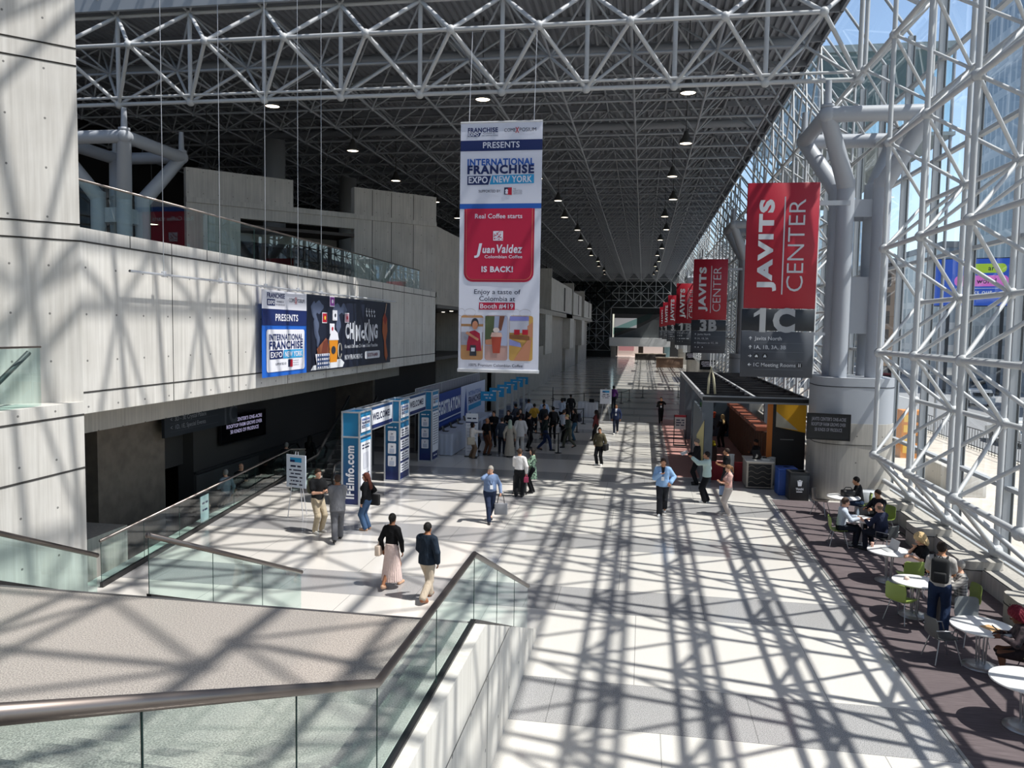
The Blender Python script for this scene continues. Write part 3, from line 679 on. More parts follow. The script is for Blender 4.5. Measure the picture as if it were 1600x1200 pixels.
# ---- pendant lamps under the hall roof
LENS = M('#fff0d8', 0.4, emit=5.0); HOOD = M('#4d4c4a', 0.5, 0.3)
def lamp(x, y, z, label, group='pendant lamps under the hall roof', top=18.25):
    e = empty('pendant_lamp', (x, y, z), 0, label, 'lamp', group)
    q = MB(); q.lathe([(0.06, 0.62), (0.1, 0.55), (0.17, 0.35), (0.3, 0.12), (0.33, 0.0), (0.31, 0.0), (0.28, 0.11), (0.05, 0.5)], (0, 0, 0), HOOD, 14); q.build('hood', e)
    q = MB(); q.lathe([(0.0, 0.02), (0.29, 0.03), (0.29, 0.06), (0.0, 0.07)], (0, 0, 0), LENS, 14); q.build('lens', e)
    q = MB(); q.tube((0, 0, 0.6), (0, 0, top-z), 0.02, HOOD, 5); q.build('stem', e); return e
nth = ['first', 'second', 'third', 'fourth', 'fifth', 'sixth', 'seventh', 'eighth', 'ninth', 'tenth', 'eleventh', 'twelfth', 'thirteenth', 'fourteenth']
L0 = None
for c, (x, nm) in enumerate(((1.45, 'in the glass wall file'), (-6.6, 'in the tall banner file'), (-15.6, 'in the gallery file'))):
    for k in range(13):
        lb = f'lit bell pendant lamp, {nth[k]} {nm} counting from the stairs'
        if L0 is None: L0 = lamp(x, 31.6, 15.0, lb); continue
        o = copy_tree(L0, None, (x+0.35*(k % 2), 31.6+8.35*k, 15.0)); o['label'] = lb
for k, (x, y, z) in enumerate(((-27.0, 34, 14.5), (-21.5, 36.5, 13.2), (-23.5, 35, 10.6))):
    o = copy_tree(L0, None, (x, y, z)); o['label'] = ['lit lamp high behind the tall concrete pier', 'lit lamp above the sloped gallery wall by the branching column', 'lit lamp just behind the gallery branching column'][k]; o['group'] = 'gallery lamps'
for k, (x, y) in enumerate(((-12.2, 43.5), (-13.2, 46), (-12.1, 49), (-13.4, 52))):
    q = MB(); q.lathe([(0.0, 0.0), (0.1, 0.0), (0.12, 0.02)], (x, y, 6.9), M('#fff3df', 0.4, emit=6), 10); tag(q.build('downlight'), f'small round downlight in the dark lobby soffit, {nth[k]} from the wall banner', 'lamp', 'lobby downlights')
q = MB(); q.box((-15, 41.2, 6.92), (-10.95, 55, 7.1), M('#6c6a67', 0.8)); struct(q.build('ceiling_lobby'))

# ================================================================ SIGNS
NAVY = M('#12265e', 0.55); BLUE = M('#1d58b0', 0.55); CYAN = M('#2d9bd2', 0.55); WPRINT = M('#d9dcea', 0.6, name='white_print'); REDP = M('#b3142f', 0.5, name='red_print'); CRIM = M('#b5173f', 0.5); INK = M('#1b2547', 0.6)
SILV = M('#d5d7db', 0.4, 0.2)
# --- tall banner
tb = empty('tall_banner', (-6.40, 27.0, 4.4), 0, 'tall white and red hanging trade fair banner in the middle of the hall', 'banner')
s = Sign((0, 0, 0), (1, 0, 0), wave=0.005, step=0.008); BW, BH = 2.85, 8.53
U = lambda x: (x-719.5)/127.5*BW
V = lambda y: (581.5-y)/391*BH
s.rect(0, 0, BW, BH, WPRINT, 0)
s.text('FRANCHISE', U(731), V(206), 0.15, NAVY, U(778)-U(731), bold=0.03); s.poly([(U(731), V(212.5)), (U(749), V(212.5)), (U(752), V(206.8)), (U(731), V(206.8))], NAVY, 1); s.text('EXPO', U(732), V(211.6), 0.095, WPRINT, 0.36, k=2, bold=0.03)
s.text('POWERED BY', U(755), V(208.8), 0.035, INK, 0.42); s.text('MFV EXPOSITIONS', U(753), V(212.2), 0.04, INK, 0.56)
s.text('COME', U(788), V(206.3), 0.12, INK, U(805.5)-U(788)); s.text('X', U(805), V(208), 0.19, REDP, 0.13, bold=0.02); s.text('POSIUM', U(811.5), V(206), 0.12, INK, U(837)-U(811.5))
s.rect(0, V(235), BW, V(218.5), NAVY, 1); s.text('PRESENTS', U(783.5), V(230.5), 0.2, WPRINT, U(812)-U(755), 'C', bold=0.015)
s.text('INTERNATIONAL', U(731), V(257), 0.21, BLUE, U(835)-U(731), bold=0.035); s.text('FRANCHISE', U(731), V(270), 0.27, NAVY, U(835)-U(731), bold=0.045)
s.poly([(U(731), V(287.5)), (U(764), V(287.5)), (U(768), V(273.5)), (U(731), V(273.5))], NAVY, 1); s.poly([(U(766), V(287)), (U(835), V(286)), (U(835), V(272)), (U(770), V(273))], CYAN, 1)
s.text('EXPO', U(733), V(284.5), 0.21, WPRINT, U(763)-U(733), k=2, bold=0.03); s.text('NEW YORK', U(772), V(284), 0.21, WPRINT, U(832)-U(772), k=2, bold=0.025)
s.text('SUPPORTED BY:', U(749), V(299.5), 0.09, INK, U(784)-U(749)); s.rect(U(789), V(303), U(801), V(292), INK, 1); s.poly([(U(793), V(303)), (U(801), V(304)), (U(801), V(292)), (U(795), V(293))], REDP, 2); s.disc(U(793), V(297), 0.05, WPRINT, 3); s.rect(U(791), V(302), U(795), V(299), WPRINT, 3)
for i, t in enumerate(('THE', 'INTERNATIONAL', 'FRANCHISE', 'ASSOCIATION')): s.text(t, U(803), V(295+i*2.6), 0.035, INK, U(817)-U(803) if i else 0.1)
s.rect(0, V(325), BW, V(317), BLUE, 1)
s.rrect(U(727), V(440), U(837), V(325), 0.32, CRIM, 1, (1, 0, 0, 1)); s.rrect(U(730), V(436.5), U(834), V(325), 0.26, M('#e59a72', 0.5), 2, (1, 0, 0, 1)); s.rrect(U(730.6), V(436), U(833.4), V(324.8), 0.255, CRIM, 3, (1, 0, 0, 1))
s.text('Real Coffee starts', U(781), V(340), 0.155, WPRINT, U(818)-U(744), 'C', 4, 0.01)
s.rect(U(773), V(375), U(788.5), V(360), WPRINT, 4)
for i in range(40): a, c = random.random(), random.random(); s.rect(U(773.5+a*13.4), V(374.5-c*13), U(774.7+a*13.4), V(373.3-c*13), CRIM, 5)
s.text('J', U(744), V(396), 0.36, WPRINT, 0.19, k=4, bold=0.03, slant=0.2); s.text('uan', U(756), V(394), 0.24, WPRINT, U(775)-U(756), k=4, bold=0.03, slant=0.15); s.text('Valdez', U(777), V(394), 0.28, WPRINT, U(818)-U(777), k=4, bold=0.025, slant=0.12)
s.text('Colombian Coffee', U(760), V(402.5), 0.105, WPRINT, U(819)-U(760), k=4, bold=0.01)
s.text('IS BACK!', U(780), V(424), 0.185, WPRINT, U(804.5)-U(755), 'C', 4, 0.035)
s.text('Enjoy a taste of', U(780.5), V(459), 0.16, INK, U(817)-U(744), 'C', 1, 0.005); s.text('Colombia at', U(780.5), V(470), 0.16, INK, U(808.5)-U(752), 'C', 1, 0.005)
s.rect(U(752), V(484), U(808.5), V(472.5), CRIM, 1); s.text('Booth #419', U(780), V(481.8), 0.16, WPRINT, U(806)-U(754), 'C', 2, 0.012)
for cx, dr in ((733, 1), (820, -1)):
    for k in range(2):
        pts = [(U(cx-9+k*14+9*math.cos(t)*(1 if k else 0.6)), V(489+6*math.sin(t))) for t in [i*PI/8 for i in range(17)]]
        for (p, r_) in zip(pts, pts[1:]): s.poly([p, (p[0], p[1]+0.014), (r_[0], r_[1]+0.014), r_], M('#a9a5ac', 0.6), 1)
# three printed photographs
def photo(x0, x1, layers):
    s.rrect(U(x0), V(564.5), U(x1), V(493), 0.09, layers[0], 1)
    for k, (pts, m) in enumerate(layers[1:]): s.poly([(U(a), V(c)) for a, c in pts], m, 2+k*0.35)
def ell(cx, cy, rx, ry, n=16): return [(cx+rx*math.cos(2*PI*i/n), cy+ry*math.sin(2*PI*i/n)) for i in range(n)]
WOOD = M('#b98a5c', 0.6); SKIN = M('#b97f62', 0.6); APR = M('#a01a38', 0.6); LT = M('#b9bccb', 0.6); DK = M('#2a2f3a', 0.6)
photo(723.5, 759, (WOOD, ([(724, 507), (758.8, 507), (758.8, 497), (724, 497)], LT), ([(724, 520), (758.8, 520), (758.8, 511), (724, 511)], LT), ([(724, 541), (758.8, 541), (758.8, 520), (724, 520)], M('#8c8d9b', 0.6)),
    ([(736, 550), (757, 550), (757, 520), (750, 513), (738, 515)], LT), ([(733, 550), (757, 550), (754, 522), (746, 517), (738, 519), (734, 536)], APR), (ell(746, 506, 6, 8.5), DK), (ell(746.3, 509, 4.6, 7), SKIN), ([(731, 522), (734, 519), (753, 531), (751, 534)], SKIN), ([(738, 558), (749, 558), (748, 541), (739, 541)], DK), ([(740.5, 551), (746.5, 551), (746.5, 545), (740.5, 545)], LT)))
photo(762, 798, (M('#b6938c', 0.6), ([(762.3, 541), (797.6, 541), (797.6, 494), (762.3, 494)], M('#9fa9c4', 0.6)), ([(762.3, 538), (775, 538), (777, 494), (762.3, 494)], M('#4e5b3e', 0.6)), ([(783, 517), (788, 517), (793, 494), (785, 494)], M('#7a4a38', 0.6)), ([(763, 532), (774, 530), (774, 540), (763, 540)], SKIN), ([(775, 553), (786, 553), (789, 523), (772, 523)], M('#a3402e', 0.6)), ([(771, 527), (790, 527), (788, 520), (773, 520)], M('#d3b0a4', 0.6)), (ell(780, 516, 5, 4), M('#e3d6d2', 0.6))))
photo(800.5, 837.5, (M('#c39a52', 0.6), ([(801, 520), (831, 520), (831, 496), (801, 496)], LT), ([(801, 501), (831, 501), (831, 494), (801, 494)], M('#7f83c4', 0.6)), ([(829, 527), (837, 527), (837, 503), (829, 509)], SKIN), ([(808, 523), (817, 523), (817, 515), (808, 515)], REDP), ([(821, 523), (830, 523), (830, 515), (821, 515)], REDP), ([(801, 529), (832, 532), (832, 525), (801, 523)], M('#7e5230', 0.6)), ([(801, 540), (820, 543), (818, 536), (801, 530)], M('#8a8fc8', 0.6)), ([(808, 564), (832, 564), (836, 530), (829, 532), (820, 545)], SKIN)))
s.text('100% Premium Colombian Coffee', U(779.5), V(575), 0.1, INK, U(822)-U(737), 'C', 1)
s.b.build('banner_cloth', tb)
q = MB(); q.rbox((-0.03, -0.04, -0.06), (BW+0.03, 0.05, 0.06), SILV, 0.02); q.build('bottom_bar', tb)
q = MB(); q.tube((0, 0, BH), (BW, 0, BH), 0.03, SILV, 8); q.build('top_bar', tb)
for x in (0.3, BW-0.3):
    q = MB(); q.tube((x, 0, BH), (x, 0.35, 16.1-4.4), 0.012, SILV, 5); q.build('cable', tb)

# --- wall banner on the gallery front
wb = empty('wall_banner', (-10.78, 21.1, 4.35), 0, 'wide trade fair and fried chicken banner on the concrete gallery front', 'banner')
s = Sign((0, 0, 0), (0, 1, 0), wave=0.004, step=0.008)
s.rect(0, 0, 3.03, 2.55, M('#1c62c4', 0.55), 0); s.rect(0, 1.98, 3.03, 2.55, M('#e6e6ee', 0.6), 1); s.rect(0, 1.52, 3.03, 2.0, NAVY, 1.2)
WP2 = M('#e6e6ee', 0.6)
s.text('FRANCHISE', 0.3, 2.33, 0.14, NAVY, 1.15, k=2, bold=0.03); s.rect(0.3, 2.1, 0.8, 2.29, NAVY, 2); s.text('EXPO', 0.34, 2.14, 0.11, WP2, 0.42, k=3, bold=0.03); s.text('POWERED BY', 0.9, 2.2, 0.05, INK, 0.5, k=2); s.text('MFV EXPOSITIONS', 0.86, 2.11, 0.05, INK, 0.6, k=2)
s.text('COME', 1.75, 2.24, 0.13, INK, 0.42, k=2); s.text('X', 2.16, 2.19, 0.22, REDP, 0.14, k=2, bold=0.02); s.text('POSIUM', 2.3, 2.24, 0.13, INK, 0.55, k=2)
s.text('PRESENTS', 1.6, 1.66, 0.2, WP2, 1.55, 'C', 2, 0.02)
s.rrect(0.25, 0.14, 2.85, 1.4, 0.1, WP2, 2); s.text('INTERNATIONAL', 0.4, 1.08, 0.18, NAVY, 2.3, k=3, bold=0.03); s.text('FRANCHISE', 0.4, 0.82, 0.22, NAVY, 2.3, k=3, bold=0.04)
s.rect(0.42, 0.52, 1.3, 0.78, NAVY, 3); s.poly([(1.3, 0.52), (2.7, 0.52), (2.7, 0.78), (1.36, 0.78)], CYAN, 3.3); s.text('EXPO', 0.47, 0.57, 0.16, WP2, 0.76, k=4, bold=0.02); s.text('NEW YORK', 1.42, 0.57, 0.16, WP2, 1.22, k=4, bold=0.02)
s.text('SUPPORTED BY:', 0.8, 0.33, 0.07, INK, 0.75, k=3); s.rect(1.65, 0.25, 1.95, 0.48, INK, 3); s.poly([(1.75, 0.25), (1.95, 0.25), (1.95, 0.48), (1.8, 0.46)], REDP, 4)
for i in range(3): s.text('FRANCHISE ASSOC', 2.0, 0.42-i*0.07, 0.03, INK, 0.4, k=3)
u0 = 3.03; W2 = 8.6; D = M('#141c30', 0.5)
s.rect(u0, 0, u0+W2, 2.55, D, 0)
MAP = M('#55607a', 0.6)
for cx, cy, rx, ry in ((0.6, 2.05, 0.28, 0.25), (1.0, 2.15, 0.35, 0.2), (0.75, 1.5, 0.22, 0.35), (0.9, 1.05, 0.14, 0.25), (2.6, 2.1, 0.45, 0.2), (3.2, 2.15, 0.3, 0.18), (2.7, 1.6, 0.22, 0.3), (1.95, 0.95, 0.2, 0.15)): s.poly([(u0+cx+rx*math.cos(t)*(1+0.2*math.sin(3*t+cx)), cy+ry*math.sin(t)*(1+0.2*math.cos(4*t))) for t in [i*PI/8 for i in range(16)]], MAP, 1)
for cx, cy, m1, m2 in ((1.25, 1.62, REDP, M('#e8c23a', 0.6)), (2.15, 1.72, WP2, DK), (1.9, 2.2, M('#9a4aa8', 0.6), WP2), (1.9, 1.25, WP2, REDP), (3.3, 1.65, M('#c79aa8', 0.6), REDP)):
    s.rect(u0+cx, cy, u0+cx+0.42, cy+0.36, WP2, 2); s.rect(u0+cx+0.03, cy+0.03, u0+cx+0.39, cy+0.33, m1, 3); s.disc(u0+cx+0.21, cy+0.18, 0.07, m2, 4)
# beer mug and basket of chicken
s.poly([(u0+1.9, 0.25), (u0+2.55, 0.25), (u0+2.65, 1.05), (u0+1.85, 1.05)], M('#d98a1e', 0.5), 2); s.poly([(u0+1.8, 1.03), (u0+2.7, 1.03), (u0+2.6, 1.28), (u0+2.3, 1.4), (u0+2.0, 1.3)], WP2, 3); s.disc(u0+2.22, 0.68, 0.14, DK, 3, 0.2)
pts = ell(u0+2.78, 0.65, 0.16, 0.27, 14)
for p, r_ in zip(pts, pts[1:]): s.poly([p, (p[0]+0.06, p[1]), (r_[0]+0.06, r_[1]), r_], M('#e6e0d0', 0.5), 3)
s.poly([(u0+0.75, 0.75), (u0+1.55, 1.12), (u0+1.9, 0.72), (u0+1.6, 0.4), (u0+0.9, 0.4)], M('#8a5138', 0.6), 4); s.poly([(u0+1.3, 0.98), (u0+1.7, 1.08), (u0+1.62, 0.6), (u0+1.1, 0.55)], M('#6c3426', 0.6), 5)
s.poly([(u0+0.75, 0.1), (u0+1.65, 0.1), (u0+1.85, 0.58), (u0+0.6, 0.58)], M('#e6e6ee', 0.6), 6)
for i in range(6): s.rect(u0+0.72+i*0.18, 0.1, u0+0.78+i*0.18, 0.57, M('#31456e', 0.6), 7)
for i in range(3): s.rect(u0+0.7, 0.16+i*0.14, u0+1.76, 0.22+i*0.14, M('#31456e', 0.6), 7.5)
s.poly([(u0+0.3, 0.05), (u0+3.1, 0.05), (u0+3.25, 0.2), (u0+2.9, 0.36), (u0+0.5, 0.2)], M('#dfe2e6', 0.6), 1.5)
TP = M('#d7dae2', 0.6)
for ch, x, w, y, h in (('C', 3.35, 0.42, 1.1, 0.5), ('H', 3.8, 0.4, 1.08, 0.55), ('I', 4.25, 0.1, 0.88, 0.8), ('M', 4.42, 0.5, 1.0, 0.55), ('c', 4.98, 0.36, 1.08, 0.42), ('K', 5.36, 0.42, 1.02, 0.62), ('I', 5.82, 0.1, 0.92, 0.85), ('N', 5.98, 0.42, 0.98, 0.6), ('G', 6.45, 0.46, 1.08, 0.52)): s.text(ch, u0+x, y, h, TP, w, k=2, bold=0.05)
for i, x in enumerate((5.55, 5.85, 6.15, 6.45)): s.rect(u0+x, 1.95+0.03*i, u0+x+0.05, 2.25-0.02*i, TP, 2); s.rect(u0+x-0.05, 2.1, u0+x+0.13, 2.14, TP, 2.2); s.disc(u0+x+0.1, 1.95, 0.05, TP, 2)
s.text("Korea's Ultimate Chicken & Beer Franchise", u0+3.3, 0.72, 0.13, TP, 3.6, k=2, bold=0.01); s.text('NOW FRANCHISING', u0+3.3, 0.3, 0.17, TP, 1.8, k=2, bold=0.03)
s.rrect(u0+5.4, 0.25, u0+7.2, 0.55, 0.1, TP, 2); s.text('BOOTH #404', u0+6.3, 0.33, 0.14, M('#7a3a4a', 0.6), 1.2, 'C', 3, 0.01)
s.poly([(u0+7.5, 1.3), (u0+7.55, 1.9), (u0+7.8, 2.1), (u0+8.1, 1.85), (u0+8.15, 1.35), (u0+7.95, 0.9), (u0+8.2, 0.3), (u0+8.0, 0.08), (u0+7.8, 0.3), (u0+7.75, 0.9)], M('#a55a35', 0.6), 2); s.poly([(u0+7.6, 1.8), (u0+7.8, 2.1), (u0+8.1, 1.85), (u0+7.85, 1.6)], M('#8c2f22', 0.6), 3); s.poly([(u0+7.8, 2.08), (u0+7.86, 2.08), (u0+8.05, 2.5), (u0+8.0, 2.5)], M('#d7b090', 0.6), 2.5)
s.b.build('banner_cloth', wb)
q = MB(); q.tube((0.1, -6.0, 2.62), (0.1, 12.0, 2.62), 0.028, SILV, 8); q.build('pipe', wb)
for y in (-4.8, -2.4, 0.05, 2.2, 4.0):
    q = MB(); q.tube((0.1, y, 2.62), (0.1, y, 19.25), 0.009, M('#b5b7bb', 0.4, 0.4), 5); q.rbox((0.06, y-0.05, 2.57), (0.14, y+0.05, 2.7), SILV, 0.01, 1); q.build('cable', wb)

# --- red directory signs along the columns
SLATE = M('#43474f', 0.55); SLATE2 = M('#23282f', 0.5); LETT = M('#c9ccd2', 0.5)
def directory(code, rows, y, label):
    e = empty('directory_sign', (3.25, y, 4.42), 0, label, 'sign', 'red directory signs along the columns')
    q = MB(); q.rbox((0.0, 0.0, 2.26), (2.25, 0.12, 6.33), M('#a3122a', 0.45), 0.01, 1)
    s = Sign((0, 0, 2.26), (1, 0, 0)); s.b = q
    pass
    # rotated lettering: reads upward
    def rot(t, base, v0, length, hgt, bold):
        vs, fs, x0, x1, y0, y1 = text_geo(t, bold); sx = length/(x1-x0); sc = hgt/(y1-y0)
        s.b.add([s.P(base-(y-y0)*sc, v0+(x-x0)*sx, 1.5) for x, y in vs], fs, LETT)
    rot('JAVITS', 1.0, 0.56, 2.98, 0.62, 0.05); rot('CENTER', 1.83, 0.56, 2.98, 0.52, -0.008); s.rect(1.165, 0.46, 1.205, 3.62, LETT, 1.5)
    q.build('red_panel', e)
    q = MB(); q.rbox((-0.04, -0.01, 1.53), (2.25, 0.12, 2.24), SLATE2, 0.01, 1); s = Sign((-0.04, -0.01, 1.53), (1, 0, 0)); s.b = q; s.text(code, 1.12, 0.0, 0.71, M('#a8aaad', 0.5), 1.12, 'C', 1.5, 0.05); (s.poly([(0.57, 0.71), (0.37, 0.56), (0.37, 0.44), (0.57, 0.56)], M('#a8aaad', 0.5), 1.4) if code[0] == '1' else None); q.build('code_panel', e)
    q = MB(); q.rbox((-0.04, -0.01, 0.0), (2.25, 0.12, 1.51), SLATE, 0.01, 1); s = Sign((-0.04, -0.01, 0), (1, 0, 0)); s.b = q
    for i, (ar, t) in enumerate(rows):
        v = 1.22-i*0.29; cx = 0.29
        if ar == 'U': s.poly([(cx-0.01, v), (cx+0.012, v), (cx+0.012, v+0.1), (cx-0.01, v+0.1)], LETT, 1.5); s.poly([(cx-0.05, v+0.06), (cx-0.035, v+0.05), (cx+0.001, v+0.095), (cx+0.037, v+0.05), (cx+0.052, v+0.06), (cx+0.001, v+0.12)], LETT, 1.6)
        else:
            d = 1 if ar == 'R' else -1
            s.rect(cx-0.05, v+0.045, cx+0.05, v+0.065, LETT, 1.5); p = [(cx+d*0.0, v+0.11), (cx+d*0.06, v+0.055), (cx+d*0.0, v), (cx+d*0.0, v+0.025), (cx+d*0.03, v+0.055), (cx+d*0.0, v+0.085)]; s.poly(p if d < 0 else p, LETT, 1.6)
        if t == '*':
            for j, uu in enumerate((0.5, 0.77)):
                s.disc(uu, v+0.055, 0.085, M('#15181c', 0.5), 1.5); s.rrect(uu-0.045, v+0.02, uu+0.045, v+0.06, 0.012, LETT, 2); s.poly([(uu-0.03, v+0.055), (uu+0.03, v+0.055), (uu+0.02, v+(0.09 if j == 0 else 0.1)), (uu-0.02, v+(0.09 if j == 0 else 0.1))], LETT, 2.2)
                for w in (-0.03, 0.03): s.disc(uu+w, v+0.018, 0.012, LETT, 2.4)
        elif t.startswith('~'): s.bars(t[1:], 0.42, v, 0.11, LETT, k=1.5)
        else: s.text(t, 0.42, v, 0.12, LETT, k=1.5, bold=0.006)
        if t.endswith('Rooms'): s.disc(1.87, v+0.055, 0.085, M('#15181c', 0.5), 1.5); [s.rect(1.87+w-0.012, v+0.0, 1.87+w+0.012, v+0.085, LETT, 2) for w in (-0.025, 0.025)]; [s.disc(1.87+w, v+0.105, 0.013, LETT, 2) for w in (-0.025, 0.025)]
        s.rect(0.41, v-0.10, 1.98, v-0.09, M('#6b7078', 0.5), 1.5)
    q.build('direction_panel', e)
    q = MB(); q.box((2.2, 0.03, 1.4), (2.6, 0.09, 1.5), GREYP); q.box((2.2, 0.03, 5.6), (3.2, 0.09, 5.75), GREYP); q.build('bracket', e)
    return e
N_ = ('U', 'Javits North')
directory('1C', [N_, ('U', '1A, 1B, 3A, 3B'), ('R', '*'), ('L', '1C Meeting Rooms')], 27.0, 'large red directory sign with code 1C hanging by the near branching column')
for k, (cd, r2, r3) in enumerate((('3B', '1A, 1B, 3A', 'Elevators to 1C, 3B'), ('1B', '~oo oo', '~oo ooooooo oooo'), ('3A', '~oo oo', '~oooooo oo oo'), ('1A', '~oo', '~oo oooooo'), ('1A', '~ooo oo', '~oooooo oo'))):
    directory(cd, [N_, ('U', r2), ('L', r3), ('R', '*')], 27.0+BAY*(k+1), f'red directory sign hanging by the glass wall, {nth[k+1]} counting from the stairs')

# --- screens
def screen(o, ux, w, hgt, lines, label, bg='#0c0d10', fg='#cfc6ea', em=0.35, bracket=None):
    e = empty('screen', o, 0, label, 'screen')
    ux = Vector(ux).normalized(); n_ = ux.cross(Vector((0, 0, 1))); q = MB(); a = Vector((0, 0, 0))
    P = lambda u_, v_, d: a+ux*u_+Vector((0, 0, v_))-n_*d
    vs = [P(0, 0, 0), P(w, 0, 0), P(w, hgt, 0), P(0, hgt, 0), P(0, 0, 0.09), P(w, 0, 0.09), P(w, hgt, 0.09), P(0, hgt, 0.09)]
    q.add(vs, [(0, 1, 2, 3), (5, 4, 7, 6), (1, 5, 6, 2), (4, 0, 3, 7), (3, 2, 6, 7), (4, 5, 1, 0)], M('#101114', 0.3)); q.build('bezel', e)
    s = Sign((0, 0, 0), ux, step=0.008); s.rect(0.04, 0.04, w-0.04, hgt-0.04, M(bg, 0.2), 1); k = len(lines)
    for i, t in enumerate(lines): s.text(t, w/2, hgt*(0.80-0.2*i)-0.12*hgt*0.55, hgt*0.125, M(fg, 0.4, emit=em), w*(0.78 if i < k-1 else 0.62), 'C', 2, 0.02)
    s.b.build('display', e); return e
TX = ("JAVITS CENTER'S ONE-ACRE", 'ROOFTOP FARM GROWS OVER', '50 KINDS OF PRODUCE')
screen((5.72, 28.65, 2.2), (1, -0.18, 0), 1.42, 0.92, TX, 'dark screen with three lines of text mounted on the near rounded concrete base', '#26292c', '#8f8f98', 0.0)
screen((-15.4, 26.9, 1.35), (0.06, 1, 0), 3.2, 1.1, TX, 'lit screen with three lines of text on the dark wall behind the escalator opening')
for k in range(1, 4): screen((5.9, CY0-1.75+BAY*k, 1.9), (1, -0.18, 0), 1.7, 1.0, TX, f'small dark screen on the {ordn[k]} rounded column base down the hall', '#15161a', '#c9c6d6', 0.2)
# --- dark direction boards under the gallery
def board(o, w, h, rows, label, big=None):
    e = empty('direction_board', o, 0, label, 'sign'); q = MB(); q.box((-0.1, 0, 0), (0, w, h), SLATE2); s = Sign((0, 0, 0), (0, 1, 0)); s.b = q
    for i, t in enumerate(rows): s.text(t, 0.3, h-0.27-i*0.26, 0.14, M('#8f9299', 0.5), k=1.5); s.rect(0.3, h-0.34-i*0.26, w*0.7, h-0.335-i*0.26, M('#5b5f66', 0.5), 1.5)
    if big: s.text(big, w-0.9, 0.03, h*0.9, M('#4a4d52', 0.5), 0.85, k=1.5, bold=0.03)
    q.build('board', e)
    for y in (0.3, w-0.3): q = MB(); q.tube((-0.05, y, h), (-0.05, y, 4.0-o[2]), 0.02, SLATE2, 5); q.build('hanger', e)
board((-14.4, 21.9, 2.35), 4.4, 0.75, ['<  3D - 3E Crystal Palace', '<  1D, 1E, Special Events'], 'dark hanging direction board with a faint code under the gallery', '1C')
board((-14.4, 26.6, 2.95), 3.2, 0.8, ['^ Elevators to 3, 4', '< 1C Meeting Rooms'], 'dark direction board above the lit screen under the gallery')
# ================================================================ REGISTRATION AREA
FRAME = M('#c4c7cc', 0.35, 0.5)
def grad(c1, c2, z0, z1):
    m, n, l, b = nodes('blue_gradient_print'); tc = n.new('ShaderNodeTexCoord'); sp = n.new('ShaderNodeSeparateXYZ'); l.new(tc.outputs['Object'], sp.inputs[0])
    mr = n.new('ShaderNodeMapRange'); mr.inputs[1].default_value = z0; mr.inputs[2].default_value = z1; l.new(sp.outputs[2], mr.inputs[0])
    l.new(mix_n(n, l, mr.outputs[0], lin(c1), lin(c2)), b.inputs['Base Color']); b.inputs['Roughness'].default_value = 0.5; return m
GRAD = grad('#1a2a63', '#1f7fae', 0.3, 2.6)
PW = M('#e4e6ec', 0.55, name='white_panel')
def tower(y0, y1, label, front, side):
    x0, x1, H = -9.58, -9.0, 3.12
    e = empty('sign_tower', (x0, y0, 0), 0, label, 'sign tower', 'blue fair sign towers'); w = x1-x0; d = y1-y0
    q = MB(); q.box((0.02, 0.02, 0.03), (w-0.02, d-0.02, H-0.35), GRAD); q.build('panel', e)
    q = MB()
    for x in (0, w):
        for y in (0, d): q.box((x-0.025, y-0.025, 0), (x+0.025, y+0.025, H), FRAME)
    for z in (0.03, 2.28, H-0.03):
        for y in (0, d): q.box((0, y-0.022, z-0.025), (w, y+0.022, z+0.025), FRAME)
        for x in (0, w): q.box((x-0.022, 0, z-0.025), (x+0.022, d, z+0.025), FRAME)
    q.box((0.03, 0.03, H-0.34), (w-0.03, d-0.03, H-0.3), PW); 
    for a, c in (((0.01, 0.01, 2.3), (w-0.01, 0.02, H)), ((0.01, d-0.02, 2.3), (w-0.01, d-0.01, H)), ((0.01, 0.01, 2.3), (0.02, d, H)), ((w-0.02, 0.01, 2.3), (w-0.01, d, H))): q.box(a, c, GRAD)
    q.build('frame', e)
    s = Sign((0, 0, 0), (1, 0, 0)); s.o = Vector((0, 0.0, 0)); front(s, w)
    t = Sign((w, 0, 0), (0, 1, 0)); side(t, d); s.b.build('front_graphic', e); t.b.build('side_graphic', e); return e
def logo(s, u0, v0, w, k=2):
    s.rect(u0, v0, u0+w, v0+0.5, PW, k); s.text('INTERNATIONAL', u0+0.08, v0+0.37, 0.07, BLUE, w-0.16, k=k+1, bold=0.03); s.text('FRANCHISE', u0+0.08, v0+0.26, 0.08, NAVY, w-0.16, k=k+1, bold=0.04); s.rect(u0+0.08, v0+0.13, u0+w-0.08, v0+0.23, CYAN, k+1); s.rect(u0+0.08, v0+0.13, u0+w*0.42, v0+0.23, NAVY, k+1.5); s.text('EXPO NEW YORK', u0+0.1, v0+0.15, 0.06, PW, w-0.2, k=k+2.5)
def f1(s, w):
    vs, fs, x0, x1, y0, y1 = text_geo('IFEinfo.com', 0.04); L = 1.75; sx = L/(x1-x0); sc = 0.30/(y1-y0)
    s.b.add([s.P(0.42-(y-y0)*sc, 0.25+(x-x0)*sx, 4) for x, y in vs], fs, PW)
def s1(s, d):
    logo(s, 0.1, 2.42, d-0.2, 4); s.rect(0.08, 0.12, d-0.08, 2.18, PW, 4)
    for i, (t, z) in enumerate((('oooo oo ooo oo', 1.95), ('ooo ooooooo', 1.85), ('ooooo oo ooo', 0.98), ('oooo ooo oo', 0.88))): s.bars(t, d/2, z, 0.065, INK, d*0.62, 'C', 5)
    s.rrect(0.3, 1.18, d-0.3, 1.72, 0.05, M('#c9ccd6', 0.6), 5); s.rrect(0.3, 0.25, d-0.3, 0.8, 0.05, M('#c9ccd6', 0.6), 5); s.rect(0.08, 2.1, d-0.08, 2.18, CYAN, 5)
